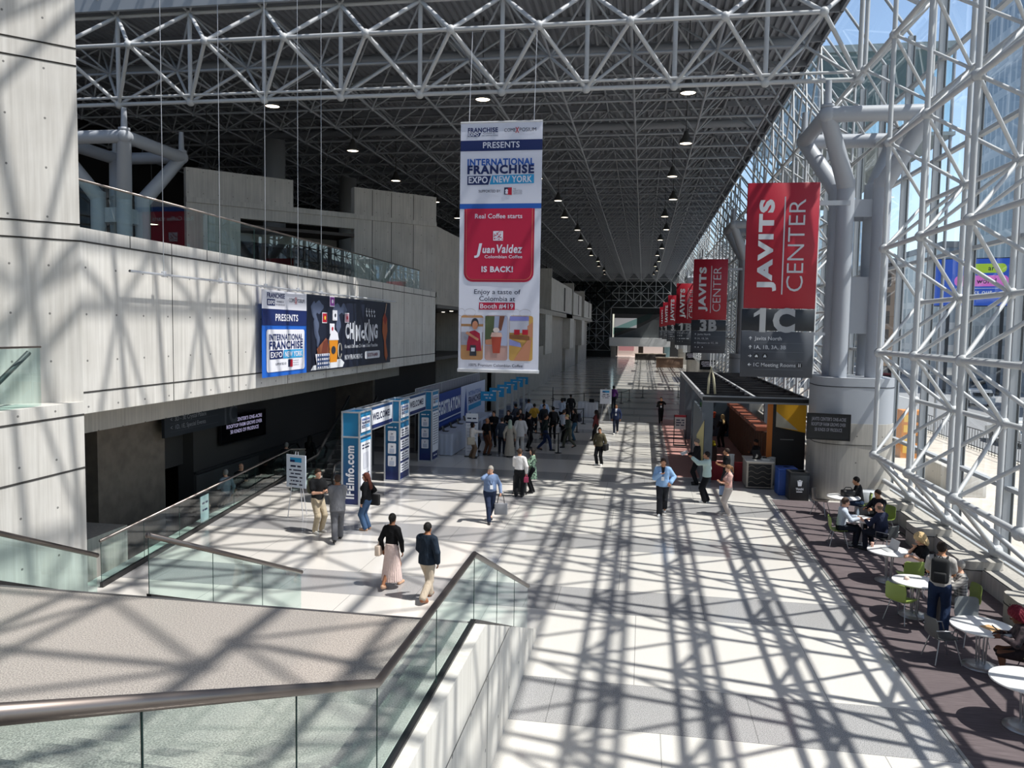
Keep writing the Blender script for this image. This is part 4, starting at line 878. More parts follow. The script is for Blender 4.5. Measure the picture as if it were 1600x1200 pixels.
def f2(s, w):
    s.bars('oooooo oo', w/2, 2.05, 0.06, PW, 0.35, 'C', 4)
    for i, t in enumerate(('ig', 'in', 'f')): z = 1.55-i*0.48; s.rrect(0.13, z, 0.45, z+0.4, 0.04, PW, 4); s.text(t, 0.29, z+0.24, 0.09, NAVY, al='C', k=5, bold=0.02); s.rrect(0.2, z+0.04, 0.38, z+0.2, 0.02, M('#b9c0d2', 0.6), 5)
def s2(s, d):
    logo(s, 0.1, 2.42, d-0.2, 4)
    for i in range(4): z = 1.68-i*0.45; s.rect(0.06, z, d-0.06, z+0.36, PW, 4); s.rect(0.06, z-0.08, d-0.06, z-0.01, NAVY, 4); [s.bars('oooo ooooo' if j == 0 else 'oooooo ooo oo oo', d/2, z+0.24-j*0.1, 0.06, INK, d*0.7, 'C', 5) for j in range(3)]
def s3(s, d):
    logo(s, 0.1, 2.42, d-0.2, 4); s.rect(0.06, 0.4, d-0.06, 2.2, PW, 4)
    for i in range(13): s.bars(('oooo ooo' if i == 0 else 'ooo ooooo oo ooooo oo ooo'), d/2, 2.05-i*0.11, 0.05, INK, d*0.7, 'C', 5)
    s.bars('oooo ooo', d/2, 0.2, 0.08, PW, d*0.5, 'C', 4)
t1 = tower(24.2, 25.3, 'tall blue sign tower lettered with a web address down its narrow face', f1, s1)
t2 = tower(28.5, 29.7, 'tall blue sign tower with stacked white notices, standing between the two welcome beams', f2, s2)
t3 = tower(33.1, 34.2, 'tall blue sign tower next to the registration wall', f2, s3)
for k, (ya, yb) in enumerate(((25.32, 28.48), (29.72, 33.08))):
    e = empty('welcome_beam', (-9.3, ya, 2.28), 0, ['welcome beam spanning from the web address tower to the notice tower', 'welcome beam spanning from the notice tower to the registration wall tower'][k], 'sign', 'welcome beams'); L = yb-ya
    q = MB(); q.box((-0.03, 0.55, 0.03), (0.03, L, 0.8), GRAD); q.build('panel', e)
    q = MB()
    for z in (0.0, 0.8): q.box((-0.04, 0, z-0.02), (0.04, L, z+0.02), FRAME); q.box((-0.3, 0, z-0.02), (-0.26, L, z+0.02), FRAME)
    for y in (0.02, 0.55, L-0.02): q.box((-0.04, y-0.02, 0), (0.04, y+0.02, 0.8), FRAME)
    q.build('frame', e)
    s = Sign((0.03, 0, 0), (0, 1, 0)); s.rect(0.65, 0.16, L-0.1, 0.68, PW, 1); s.rect(0.6, 0.03, L-0.03, 0.13, NAVY, 1); s.text('WELCOME!', (L+0.55)/2, 0.31, 0.24, INK, L*0.6, 'C', 2, 0.03); s.b.build('graphic', e)
# registration backdrop
e = empty('registration_wall', (-9.85, 35.0, 0), 0, 'long navy registration backdrop with a white end panel behind the cloth counter', 'backdrop')
q = MB(); q.box((-0.08, 0, 0), (0, 14, 2.62), M('#3a3f4a', 0.7)); q.build('panel', e)
s = Sign((0, 0, 0), (0, 1, 0)); s.rect(0, 0.9, 7.3, 2.6, M('#1b3a86', 0.55), 1); s.rect(7.3, 0, 14, 2.62, M('#c9cfe4', 0.6), 1); s.text('REGISTRATION', 2.0, 1.55, 0.62, PW, 5.1, k=2, bold=0.045); s.rect(0, 1.2, 7.3, 1.26, PW, 2); s.rect(0, 0.98, 7.3, 1.1, M('#2b4fa0', 0.5), 2)
s.text('INTERNATIONAL', 9.2, 1.95, 0.24, M('#6f88c4', 0.6), 3.6, k=2, bold=0.03); s.text('FRANCHISE', 9.2, 1.5, 0.36, NAVY, 3.6, k=2, bold=0.04); s.rect(9.2, 1.1, 12.8, 1.4, CYAN, 2); s.poly([(8.1, 0.9), (8.9, 0.9), (8.75, 1.7), (8.55, 2.3), (8.5, 2.55), (8.45, 2.3), (8.25, 1.7)], M('#2b4fa0', 0.5), 2); s.b.build('graphic', e)
def cloth_table(x0, y0, x1, y1, h, label, col='#c6cad4', cat='table', group=None, name='draped_table'):
    """table under a floor-length pleated cloth"""
    e = empty(name, ((x0+x1)/2, (y0+y1)/2, 0), 0, label, cat, group); w, d = (x1-x0)/2, (y1-y0)/2
    per = []; 
    for (a, c) in (((-w, -d), (w, -d)), ((w, -d), (w, d)), ((w, d), (-w, d)), ((-w, d), (-w, -d))):
        L = math.hypot(c[0]-a[0], c[1]-a[1]); n = max(4, int(L/0.07))
        for i in range(n): per.append((a[0]+(c[0]-a[0])*i/n, a[1]+(c[1]-a[1])*i/n))
    vs = []; N = len(per)
    for z, am in ((h, 0.0), (h*0.6, 0.018), (0.02, 0.035)):
        for i, (x, y) in enumerate(per):
            k = am*math.sin(i*1.9); r = math.hypot(x, y) or 1; vs.append((x*(1+k/r), y*(1+k/r), z))
    m = M(col, 0.85); q = MB(); q.add(vs, [(r*N+i, (r+1)*N+i, (r+1)*N+(i+1) % N, r*N+(i+1) % N) for r in range(2) for i in range(N)], m, True); q.add(vs[:N], [tuple(range(N))], m); q.build('skirt_cloth', e)
    q = MB(); q.box((-w+0.01, -d+0.01, h-0.03), (w-0.01, d-0.01, h-0.004), M('#8c8c90', 0.6)); q.build('top', e); return e
cloth_table(-9.35, 34.9, -8.5, 44.5, 1.02, 'long counter under a pale pleated cloth in front of the registration wall', '#b9c0d0', 'counter')
def laptop(x, y, z, rz, label, col='#1a1b1e', group='laptops on the registration counter', a=1.9):
    e = empty('laptop', (x, y, z), rz, label, 'laptop', group); m = M(col, 0.4, 0.2)
    q = MB(); q.rbox((-0.17, -0.12, 0), (0.17, 0.12, 0.018), m, 0.004, 1); q.build('base', e)
    q = MB(); c, s_ = math.cos(a), math.sin(a); P = [(-0.17, 0.12, 0.016), (0.17, 0.12, 0.016), (0.17, 0.12-0.24*c, 0.016+0.24*s_), (-0.17, 0.12-0.24*c, 0.016+0.24*s_)]
    off = Vector((0, s_*0.008, c*0.008)); q.add([Vector(p)-off for p in P]+[Vector(p)+off for p in P], [(0, 1, 2, 3), (7, 6, 5, 4), (0, 4, 5, 1), (1, 5, 6, 2), (2, 6, 7, 3), (3, 7, 4, 0)], m); q.build('screen', e); return e
for i in range(5): laptop(-9.0, 35.7+1.5*i, 1.02, R(90), f'open dark laptop on the cloth counter, {nth[i]} from the sign tower')
# counters with blue placards on poles
for i in range(6):
    y = 40.5+2.6*i; x = -7.75-0.04*i
    e = empty('placard_counter', (x, y, 0), 0, f'check-in counter with a blue placard on tall poles, {nth[i]} from the registration wall sign', 'counter', 'check-in counters with placards')
    q = MB(); q.box((-0.5, 0.1, 0), (0.35, 0.7, 1.02), M('#6a7284', 0.6)); q.build('counter', e)
    for xx in (0.28,): q = MB(); q.box((xx-0.06, 0, 0), (xx+0.06, 0.12, 2.6), M('#a9aaa8', 0.5)); q.build('pole', e)
    q = MB(); q.box((-0.62, 0.02, 2.05), (0.22, 0.06, 2.55), CYAN); s = Sign((-0.62, 0.015, 2.05), (1, 0, 0)); s.b = q; s.bars('oooo oo', 0.42, 0.28, 0.1, PW, 0.5, 'C', 1, 0.02); s.bars('oo oo', 0.42, 0.12, 0.09, PW, 0.3, 'C', 1, 0.02); q.build('placard', e)
e = empty('notice_stand', (-7.62, 35.0, 0), 0, 'slim white notice stand beside the check-in queue', 'sign')
q = MB(); q.box((-0.28, -0.02, 0.02), (0.28, 0.03, 1.98), PW); s = Sign((-0.28, -0.02, 0), (1, 0, 0)); s.b = q; s.rect(0, 1.55, 0.56, 1.6, NAVY, 1); s.bars('oooooo ooooo', 0.06, 1.72, 0.08, INK, 0.44, k=1)
for i in range(9): s.rect(0.06, 1.42-i*0.15, 0.5, 1.435-i*0.15, M('#8d93a8', 0.6), 1)
q.build('panel', e); q = MB(); q.box((-0.3, -0.2, 0), (0.3, 0.2, 0.025), DKGREY); q.build('base', e)
# pipe and drape behind
q = MB(); n = 90; vs = []
for z in (0.02, 2.95):
    for i in range(n+1): vs.append((-10.45+0.06*math.sin(i*1.7), 35.5+14.5*i/n, z))
q.add(vs, [(i, i+1, n+2+i, n+1+i) for i in range(n)], M('#8a8890', 0.85), True); dr = q.build('drape'); tag(dr, 'tall grey pleated drape behind the registration wall', 'drape')
e = empty('drape_pipe', (-10.45, 35.5, 0), 0, 'metal pipe frame carrying the grey drape', 'frame')
q = MB(); q.tube((0, 0, 2.98), (0, 14.5, 2.98), 0.025, FRAME, 6); q.build('crossbar', e)
for y in (0, 4.8, 9.6, 14.5): q = MB(); q.tube((0.0, y, 0), (0.0, y, 2.98), 0.025, FRAME, 6); q.build('upright', e)
cloth_table(-4.2, 52.6, -2.9, 53.5, 1.0, 'tall table under a pale floor-length cloth beside the easel sign', '#cfd2da', 'table', 'far draped tables'); cloth_table(-5.9, 52.8, -4.6, 53.6, 1.0, 'tall table under a pale cloth further from the easel sign', '#cfd2da', 'table', 'far draped tables')
laptop(-3.3, 53.0, 1.0, PI, 'dark laptop on the far draped table beside the easel', group='laptops on the far tables'); laptop(-5.2, 53.1, 1.0, PI, 'dark laptop on the far draped table away from the easel', group='laptops on the far tables')
def easel(x, y, rz, w, h, z0, label, lines, col=PW, legc='#d9dbe0'):
    e = empty('easel_sign', (x, y, 0), rz, label, 'sign'); t = 0.18
    q = MB(); q.box((-w/2, -0.015, z0), (w/2, 0.015, z0+h), col); s = Sign((-w/2, -0.015, z0), (1, 0, 0)); s.b = q
    s.rect(w*0.2, h*0.78, w*0.8, h*0.92, CYAN, 1); s.rect(w*0.2, h*0.78, w*0.45, h*0.85, NAVY, 1.5)
    for i, l_ in enumerate(lines): s.bars(l_, w/2, h*(0.62-i*0.11), h*0.055 if i else h*0.075, INK, w*(0.7 if i % 2 else 0.55), 'C', 1, 0.01)
    q.build('board', e)
    for a, c in (((-w*0.4, -0.05, 0), (-0.04, 0.03, z0+h+0.1)), ((w*0.4, -0.05, 0), (0.04, 0.03, z0+h+0.1)), ((0, 0.5, 0), (0, 0.04, z0+h))):
        q = MB(); q.tube(a, c, 0.014, M(legc, 0.4, 0.4), 5); q.build('leg', e)
    return e
easel(-2.3, 51.6, 0.1, 0.75, 0.95, 1.05, 'white easel sign standing alone past the queue', ['ooooo oooo', 'oooo ooo', 'oo oooooo'])
easel(-10.3, 22.3, -0.25, 0.72, 1.0, 0.95, 'tilted pale blue easel sign behind the man with the backpack', ['oooooo oooo', 'oo ooooooo', 'oooo ooooooo', 'oooooo oo', 'oo ooo ooooo oo', 'ooooo oo'], M('#dbe6f4', 0.5))
q = MB(); q.box((-0.01, 0, 0), (0.01, 0.55, 0.75), PW); s = Sign((0.012, 0, 0), (0, 1, 0)); s.b = q; s.bars('oooo oooo', 0.08, 0.5, 0.08, NAVY, 0.4, k=1); s.bars('oo ooooo', 0.1, 0.3, 0.07, NAVY, 0.34, k=1); o = q.build('paper_notice', None, (-12.45, 20.6, 0.15), 0.13); tag(o, 'white paper notice on the long glass railing by the escalator', 'notice')
# stanchions and belts
ST = [(-3.84, 37.0), (-5.3, 37.3), (-6.3, 38.5), (-3.7, 41.2), (-5.2, 41.6), (-3.6, 44.8), (-3.55, 49.0), (-5.4, 48.8), (-6.6, 59), (-4.4, 61), (-1.6, 63.5), (-1.0, 66), (-7.4, 66), (0.1, 70), (3.2, 71)]
def stanchion(x, y, label):
    e = empty('stanchion', (x, y, 0), 0, label, 'stanchion', 'black queue stanchions')
    q = MB(); q.lathe([(0.0, 0.0), (0.17, 0.0), (0.17, 0.02), (0.03, 0.05), (0.03, 0.06), (0.0, 0.06)], (0, 0, 0), BLACK, 14); q.build('base', e)
    q = MB(); q.tube((0, 0, 0.04), (0, 0, 0.98), 0.032, BLACK, 10, cap=True); q.build('post', e); return e
s0 = None
for i, (x, y) in enumerate(ST):
    lb = 'black queue stanchion, ' + (nth[i] if i < 14 else 'last')+' from the front of the check-in queue going down the hall'
    if s0 is None: s0 = stanchion(x, y, lb)
    else: c = copy_tree(s0, None, (x, y, 0)); c['label'] = lb
for i, (a, c) in enumerate(((0, 1), (1, 2), (0, 3), (3, 4), (3, 5), (5, 6), (6, 7), (8, 9), (9, 10), (10, 11), (8, 12), (13, 14))):
    A, B = Vector((*ST[a], 0.93)), Vector((*ST[c], 0.93)); d = (B-A).normalized()*0.036; q = MB(); n = 8; vs = []
    for k in range(n+1):
        p = (A+d).lerp(B-d, k/n); p.z -= 0.04*math.sin(PI*k/n); vs += [p-Vector((0, 0, 0.025)), p+Vector((0, 0, 0.025))]
    q.add(vs, [(2*k, 2*k+2, 2*k+3, 2*k+1) for k in range(n)], M('#141416', 0.7)); tag(q.build('queue_belt'), f'black belt strung between queue stanchions, {nth[i]} from the front of the queue', 'belt', 'black queue belts')

# ================================================================ COFFEE KIOSK UNDER A BLACK TRUSS
KB = M('#5e666e', 0.5); KD = M('#1b1c1f', 0.5); YEL = M('#d9a21c', 0.55); BRN = M('#5a3d2c', 0.5)
e = empty('coffee_kiosk', (2.35, 31.3, 0), 0, 'coffee kiosk under a flat black truss roof with a yellow corner panel', 'kiosk')
for x, y, w in ((0.0, 0, 0.42), (0.0, 6.2, 0.35), (0.0, 12.4, 0.35), (0.0, 18.6, 0.35), (3.75, 18.6, 0.3), (3.75, 9.5, 0.3)):
    q = MB(); q.box((x, y, 0), (x+w, y+w, 3.2), KB); q.build('post', e)
q = MB()
for y in np.linspace(0, 18.9, 13): q.box((0, y-0.05, 3.22), (3.95, y+0.05, 3.36), KD)
for x in (0.0, 1.95, 3.88): q.box((x, 0, 3.2), (x+0.1, 18.9, 3.40), M('#bfc0c2', 0.4) if x < 3 else KD)
for y in np.linspace(0.8, 18, 12): q.box((0.1, y, 3.12), (3.9, y+0.5, 3.16), KD)
q.box((0, -0.03, 3.15), (3.95, 0.05, 3.42), M('#8b8f94', 0.4)); q.build('roof_truss', e)
q = MB(); q.box((2.7, 0.3, 0), (3.93, 0.36, 3.15), KD); s = Sign((2.7, 0.29, 0), (1, 0, 0)); s.b = q; s.poly([(0.12, 2.25), (1.23, 2.05), (1.23, 3.12), (0.12, 3.12)], YEL, 1); s.poly([(0.12, 2.25), (0.95, 2.14), (0.12, 2.85)], M('#b9b6a6', 0.6), 2); s.rect(0.3, 1.75, 0.8, 1.78, M('#8a8a8a', 0.5), 1); s.rect(0.1, 0.35, 1.2, 0.38, M('#9a9a9a', 0.5), 1); q.build('front_panel', e)
q = MB(); q.box((2.5, 0.3, 0), (2.7, 0.36, 3.15), M('#c9742a', 0.5)); q.build('orange_panel', e)
q = MB(); q.box((2.55, 1.2, 0), (2.65, 14, 1.9), BRN)
for k in range(26): q.box((2.47, 1.3+k*0.48, 0), (2.55, 1.42+k*0.48, 1.85), M('#6b4a38', 0.5))
q.build('slatted_partition', e)
for k in range(6): q = MB(); q.box((2.25, 1.5+k*1.9, 1.92), (2.85, 3.1+k*1.9, 2.08), M('#8a4e3a', 0.5)); q.build('shelf', e)
q = MB(); q.box((0.3, 14, 0), (3.6, 14.1, 2.6), M('#33404a', 0.6)); q.box((0.6, 13.9, 1.2), (1.3, 14, 1.9), M('#3c6b3c', 0.8)); q.build('back_panel', e)
q = MB(); q.box((0.05, 1.0, 0), (0.15, 6.0, 2.7), M('#6a737b', 0.6)); q.build('side_panel', e)
q = MB(); q.path([(0.32, 1.5, 3.36), (0.34, 1.5, 4.0), (0.42, 1.5, 4.45), (0.52, 1.5, 4.0), (0.6, 1.5, 3.36)], 0.05, M('#d9d3b4', 0.5), 6); q.build('arched_tube', e)
q = MB(); q.box((0.45, 0.55, 0), (3.6, 0.62, 0.75), M('#8c1f2b', 0.7)); q.build('red_barrier', e)
e = empty('service_counter', (4.0, 30.45, 0), 0, 'service counter with a white top and dark wave-patterned front', 'counter')
q = MB(); q.box((0, 0.02, 0.04), (0.95, 1.3, 1.0), M('#b3aba0', 0.5)); q.box((0.06, 0.0, 0.08), (0.89, 0.02, 0.94), KD)
s = Sign((0.06, -0.002, 0.08), (1, 0, 0)); s.b = q
for k in range(4):
    for i in range(10): a = i*0.083; z = 0.14+k*0.2; s.poly([(a, z+0.05*math.sin(a*15)), (a+0.083, z+0.05*math.sin((a+0.083)*15)), (a+0.083, z+0.025+0.05*math.sin((a+0.083)*15)), (a, z+0.025+0.05*math.sin(a*15))], M('#6d665e', 0.5), 1)
q.build('cabinet', e); q = MB(); q.rbox((-0.04, -0.03, 1.0), (0.99, 1.34, 1.05), M('#d8d4cc', 0.4), 0.012, 1); q.build('top', e)
e = empty('payment_terminal', (4.4, 31.0, 1.05), 0.4, 'black payment terminal on the white kiosk counter', 'terminal')
q = MB(); q.rbox((-0.12, -0.1, 0), (0.12, 0.1, 0.03), BLACK, 0.01, 1); q.build('base', e); q = MB(); q.add([(-0.17, -0.12, 0.06), (0.17, -0.12, 0.06), (0.17, 0.06, 0.34), (-0.17, 0.06, 0.34), (-0.17, -0.09, 0.04), (0.17, -0.09, 0.04), (0.17, 0.09, 0.32), (-0.17, 0.09, 0.32)], [(0, 1, 2, 3), (7, 6, 5, 4), (0, 4, 5, 1), (1, 5, 6, 2), (2, 6, 7, 3), (3, 7, 4, 0)], BLACK); q.build('screen', e)
q = MB(); q.rbox((0, 0, 0), (0.3, 0.22, 0.08), M('#d6d6d2', 0.6), 0.01, 1); q.rbox((0.05, 0.05, 0.08), (0.2, 0.16, 0.13), BLACK, 0.01, 1); tag(q.build('napkin_tray', None, (4.55, 30.65, 1.05)), 'pale napkin tray on the kiosk counter', 'tray')
for k, (x, y) in enumerate(((3.55, 31.75), (5.05, 31.4))):
    q = MB(); q.tube((0, 0, 0), (0, 0, 1.05), 0.13, M('#b9bab8', 0.5), 16, cap=True); q.lathe([(0.135, 1.05), (0.135, 1.08), (0.0, 1.1)], (0, 0, 0), M('#d5d5d2', 0.4), 16); tag(q.build('bollard', None, (x, y, 0)), ['pale grey round bollard in the middle of the kiosk front', 'pale grey round bollard behind the kiosk counter'][k], 'bollard', 'kiosk bollards')
e = empty('notice_stand', (2.0, 41.0, 0), 0, 'black framed notice stand with a red header outside the kiosk', 'sign')
q = MB(); q.box((-0.32, 0, 0.05), (-0.28, 0.04, 1.6), BLACK); q.box((0.28, 0, 0.05), (0.32, 0.04, 1.6), BLACK); q.box((-0.32, -0.2, 0), (0.32, 0.25, 0.04), BLACK); q.build('stand', e)
q = MB(); q.box((-0.28, 0.0, 0.85), (0.28, 0.03, 1.6), M('#c9c7c4', 0.6)); q.box((-0.28, -0.01, 1.48), (0.28, 0.0, 1.6), M('#a32a34', 0.6)); s = Sign((-0.28, -0.01, 0.85), (1, 0, 0)); s.b = q; [s.bars(t, 0.28, 0.45-i*0.13, 0.07, INK, 0.42, 'C', 1, 0.02) for i, t in enumerate(('oooo ooo', 'oooooo oo', 'oooo oooo'))]; q.build('board', e)
e = empty('feather_flag', (2.42, 30.9, 0), 0, 'tan feather flag beside the kiosk corner post', 'flag')
q = MB(); q.tube((0, 0, 0), (0, 0, 2.5), 0.012, DKGREY, 5); q.lathe([(0.0, 0), (0.16, 0), (0.16, 0.02), (0.0, 0.03)], (0, 0, 0), DKGREY, 10); q.build('pole', e)
q = MB(); vs = [(0.0, 0, 2.5), (-0.28, 0.05, 1.9), (-0.24, 0.1, 1.2), (-0.05, 0.06, 0.75), (0, 0, 0.9)]; q.add(vs+[(x, y+0.008, z) for x, y, z in vs], [(0, 1, 2, 3, 4), (9, 8, 7, 6, 5)], M('#b9ad7c', 0.7)); q.build('cloth', e)
q = MB(); 
for k in range(9): q.ball((0.2*math.sin(k*2.1), 0.15*math.cos(k*1.7), 0.75+0.05*(k % 4)), 0.09, (M('#b54fa0', 0.7), M('#d9c52a', 0.7), M('#e8e2da', 0.7))[k % 3], 7, 5)
e = empty('flower_bin', (3.1, 36.2, 0), 0, 'black bin heaped with pink and yellow snack bags inside the kiosk', 'display'); q.build('snack_bags', e); q = MB(); q.box((-0.3, -0.25, 0), (0.3, 0.25, 0.74), KD); q.build('bin', e)
# brown counters far down the hall
for k, (x, y, w, d) in enumerate(((2.2, 128, 4.2, 1.6), (-1.5, 158, 6, 2))):
    e = empty('information_desk', (x, y, 0), 0, ['long brown information desk far down the hall near the directory signs', 'low dark desk in front of the far end opening'][k], 'desk'); q = MB(); q.rbox((0, 0, 0), (w, d, 1.5 - 0.3*k), M('#6f5646' if k == 0 else '#2a2422', 0.6), 0.05, 1); q.build('body', e); q = MB(); q.box((-0.1, -0.1, 1.5-0.3*k), (w+0.1, d+0.1, 1.62-0.3*k), M('#b5a594', 0.5)); q.build('top', e)

# ================================================================ CAFE TABLES, CHAIRS, BINS
TTOP = M('#eceae8', 0.3); ALU = M('#b4b6ba', 0.3, 0.8)
def cafe_table(x, y, r, label):
    e = empty('cafe_table', (x, y, 0.012), 0, label, 'table', 'round white cafe tables')
    q = MB(); q.lathe([(0, 0.70), (r-0.03, 0.70), (r, 0.715), (r, 0.735), (r-0.01, 0.74), (0, 0.74)], (0, 0, 0), TTOP, 36); q.build('top', e)
    q = MB(); q.lathe([(0, 0), (0.31, 0), (0.31, 0.012), (0.2, 0.035), (0.06, 0.06), (0, 0.06)], (0, 0, 0), ALU, 28); q.build('base', e)
    for k in range(4):
        a = PI/4+k*PI/2; q = MB(); q.tube((0.07*math.cos(a), 0.07*math.sin(a), 0.05), (0.1*math.cos(a), 0.1*math.sin(a), 0.70), 0.016, ALU, 7); q.build('leg', e)
    return e
TB = [(6.4, 26.0, 0.5, 'round white table nearest the rounded concrete column'), (6.1, 22.95, 0.46, 'round white table shared by three men in dark and striped clothes'), (5.95, 19.7, 0.5, 'round white table with the open silver laptop'), (5.78, 17.35, 0.46, 'round white table between the empty green chair and the man in plaid'), (6.1, 14.86, 0.52, 'round white table used by the woman with red hair'), (5.85, 12.6, 0.52, 'round white table nearest the stairs')]
for t in TB: cafe_table(*t)
def chair(x, y, rz, col, label, arms=False, group='cafe shell chairs'):
    e = empty('shell_chair', (x, y, 0.012), rz, label, 'chair', group); m = M(col, 0.45)
    prof = [(0.22, 0.44), (0.21, 0.455), (0.05, 0.435), (-0.12, 0.43), (-0.2, 0.46), (-0.235, 0.54), (-0.255, 0.66), (-0.275, 0.80), (-0.285, 0.83)]
    wd = [0.19, 0.215, 0.225, 0.225, 0.22, 0.225, 0.23, 0.22, 0.18]
    def sheet(lo, hi):
        vs = []; nx = 7
        for k, (yy, zz) in enumerate(prof[lo:hi]):
            for i in range(nx):
                u_ = -1+2*i/(nx-1); c = 0.03*u_*u_; back = min(1, max(0, (zz-0.46)/0.2)); vs.append((u_*wd[lo+k], yy+c*back*1.6, zz+c*(1-back)))
        n = hi-lo; fs = [(k*nx+i, k*nx+i+1, (k+1)*nx+i+1, (k+1)*nx+i) for k in range(n-1) for i in range(nx-1)]
        q = MB(); q.add(vs, fs, m, True); o2 = [(a, b_-0.012, c-0.012) for a, b_, c in vs]; q.add(o2, [f[::-1] for f in fs], m, True)
        per = [i for i in range(nx)]+[k*nx+nx-1 for k in range(1, n)]+[(n-1)*nx+i for i in range(nx-2, -1, -1)]+[k*nx for k in range(n-2, 0, -1)]
        q.add([vs[i] for i in per]+[o2[i] for i in per], [(i, (i+1) % len(per), len(per)+(i+1) % len(per), len(per)+i) for i in range(len(per))], m); return q
    sheet(0, 5).build('seat', e); sheet(4, 9).build('backrest', e)
    for sx in (-1, 1):
        for (ya, yb) in ((0.14, 0.24), (-0.14, -0.24)):
            q = MB(); q.tube((sx*0.15, ya, 0.43), (sx*0.24, yb, 0.0), 0.011, ALU, 6); q.build('leg', e)
        if arms: q = MB(); q.path([(sx*0.22, -0.24, 0.62), (sx*0.25, -0.1, 0.63), (sx*0.25, 0.12, 0.62), (sx*0.2, 0.15, 0.44)], 0.011, ALU, 6); q.build('armrest', e)
    q = MB(); q.tube((-0.15, 0.14, 0.425), (0.15, 0.14, 0.425), 0.009, ALU, 5); q.tube((-0.15, -0.14, 0.425), (0.15, -0.14, 0.425), 0.009, ALU, 5); q.build('seat_frame', e)
    return e
GRN = '#90a350'; GRY = '#4b4d4e'
CH = [(5.5, 22.75, -95, GRN, 'green shell chair under the man in the striped shirt', 0), (7.05, 26.3, 80, GRN, 'green shell chair by the table nearest the concrete column', 0), (7.15, 24.4, 120, GRN, 'green shell chair under the man in dark glasses', 0), (6.55, 22.1, 40, GRY, 'grey shell chair with metal arms under the bald man', 1), (5.85, 26.6, -120, '#3a3330', 'dark shell chair by the black trash bin', 0),
      (6.75, 19.3, 95, GRY, 'grey shell chair under the blonde woman', 0), (6.1, 18.75, 8, GRN, 'empty green shell chair with its back to the laptop table corner', 0), (5.4, 16.95, -50, GRN, 'empty green shell chair closest to the floor edge', 0), (6.62, 17.05, 95, GRN, 'green shell chair under the man in plaid', 0), (5.5, 15.0, -80, GRY, 'empty grey shell chair with metal arms at the red-haired woman table', 1), (6.35, 15.95, 185, '#7d8081', 'light grey shell chair behind the red-haired woman table', 0), (6.72, 14.3, 80, GRN, 'green shell chair with metal arms under the red-haired woman', 1)]
for x, y, a, c, l_, ar in CH: chair(x, y, R(a), c, l_, bool(ar))
laptop(5.92, 19.72, 0.752, R(-75), 'open silver laptop on the round table before the blonde woman', '#c3c4c6', None, 1.85)
def lathe_thing(name, prof, x, y, z, m, label, cat, n=14): q = MB(); q.lathe(prof, (0, 0, 0), m, n); return tag(q.build(name, None, (x, y, z)), label, cat)
lathe_thing('water_bottle', [(0, 0), (0.032, 0), (0.034, 0.14), (0.014, 0.19), (0.014, 0.22), (0, 0.22)], 6.12, 23.22, 0.752, M('#c9d9e2', 0.15), 'clear water bottle on the table of the three men', 'bottle')
lathe_thing('paper_cup', [(0, 0), (0.03, 0), (0.042, 0.11), (0.0, 0.115)], 5.62, 19.95, 0.752, M('#cfa391', 0.6), 'small pinkish paper cup beside the silver laptop', 'cup')
lathe_thing('crumpled_napkin', [(0, 0), (0.05, 0.0), (0.06, 0.03), (0.03, 0.06), (0, 0.05)], 5.62, 17.4, 0.752, M('#e3c9bd', 0.8), 'crumpled napkin on the table by the empty green chairs', 'napkin', 9)
q = MB(); q.box((-0.11, -0.15, 0), (0.11, 0.15, 0.006), M('#c29a6a', 0.7)); tag(q.build('brown_envelope', None, (6.2, 14.75, 0.752), 0.5), 'brown envelope on the table before the red-haired woman', 'envelope')
q = MB(); q.box((-0.15, -0.1, 0), (0.15, 0.1, 0.008), M('#f2f0ec', 0.6)); tag(q.build('paper_sheet', None, (5.95, 22.85, 0.752), 0.3), 'white sheet of paper on the table of the three men', 'paper')
e = empty('camera_bag', (6.55, 26.1, 0.752), 0.2, 'black soft bag on the table nearest the concrete column', 'bag'); q = MB(); q.rbox((-0.2, -0.13, 0), (0.2, 0.13, 0.2), BLACK, 0.05, 3); q.build('body', e); q = MB(); q.path([(-0.15, 0, 0.19), (-0.08, 0, 0.28), (0.08, 0, 0.28), (0.15, 0, 0.19)], 0.014, BLACK, 6); q.build('handle', e)
# bins
e = empty('trash_bin', (5.55, 28.95, 0), 0.06, 'black square trash bin with a white bin symbol by the concrete column', 'bin')
q = MB(); q.rbox((-0.33, -0.33, 0), (0.33, 0.33, 0.92), M('#25272a', 0.45), 0.02, 2); s = Sign((-0.33, -0.334, 0), (1, 0, 0)); s.b = q
s.poly([(0.27, 0.52), (0.39, 0.52), (0.41, 0.68), (0.25, 0.68)], PW, 1); s.rect(0.24, 0.69, 0.42, 0.715, PW, 1); s.rect(0.3, 0.72, 0.36, 0.74, PW, 1); s.text('TRASH', 0.33, 0.38, 0.075, PW, 0.26, 'C', 1, 0.03); s.bars('oooooo', 0.33, 0.30, 0.04, PW, 0.22, 'C', 1, 0.02); q.build('body', e)
q = MB(); q.box((-0.33, -0.33, 0.92), (0.33, -0.22, 1.0), M('#25272a', 0.45)); q.box((-0.33, 0.22, 0.92), (0.33, 0.33, 1.0), M('#25272a', 0.45)); q.box((-0.33, -0.22, 0.92), (-0.24, 0.22, 1.0), M('#25272a', 0.45)); q.box((0.24, -0.22, 0.92), (0.33, 0.22, 1.0), M('#25272a', 0.45)); q.box((-0.24, -0.22, 0.915), (0.24, 0.22, 0.925), BLACK); q.build('top_rim', e)
e = empty('recycling_bin', (5.3, 29.75, 0), 0.06, 'blue square recycling bin behind the black trash bin', 'bin')
q = MB(); q.rbox((-0.33, -0.33, 0), (0.33, 0.33, 0.92), M('#2c4f9c', 0.45), 0.02, 2); q.build('body', e)
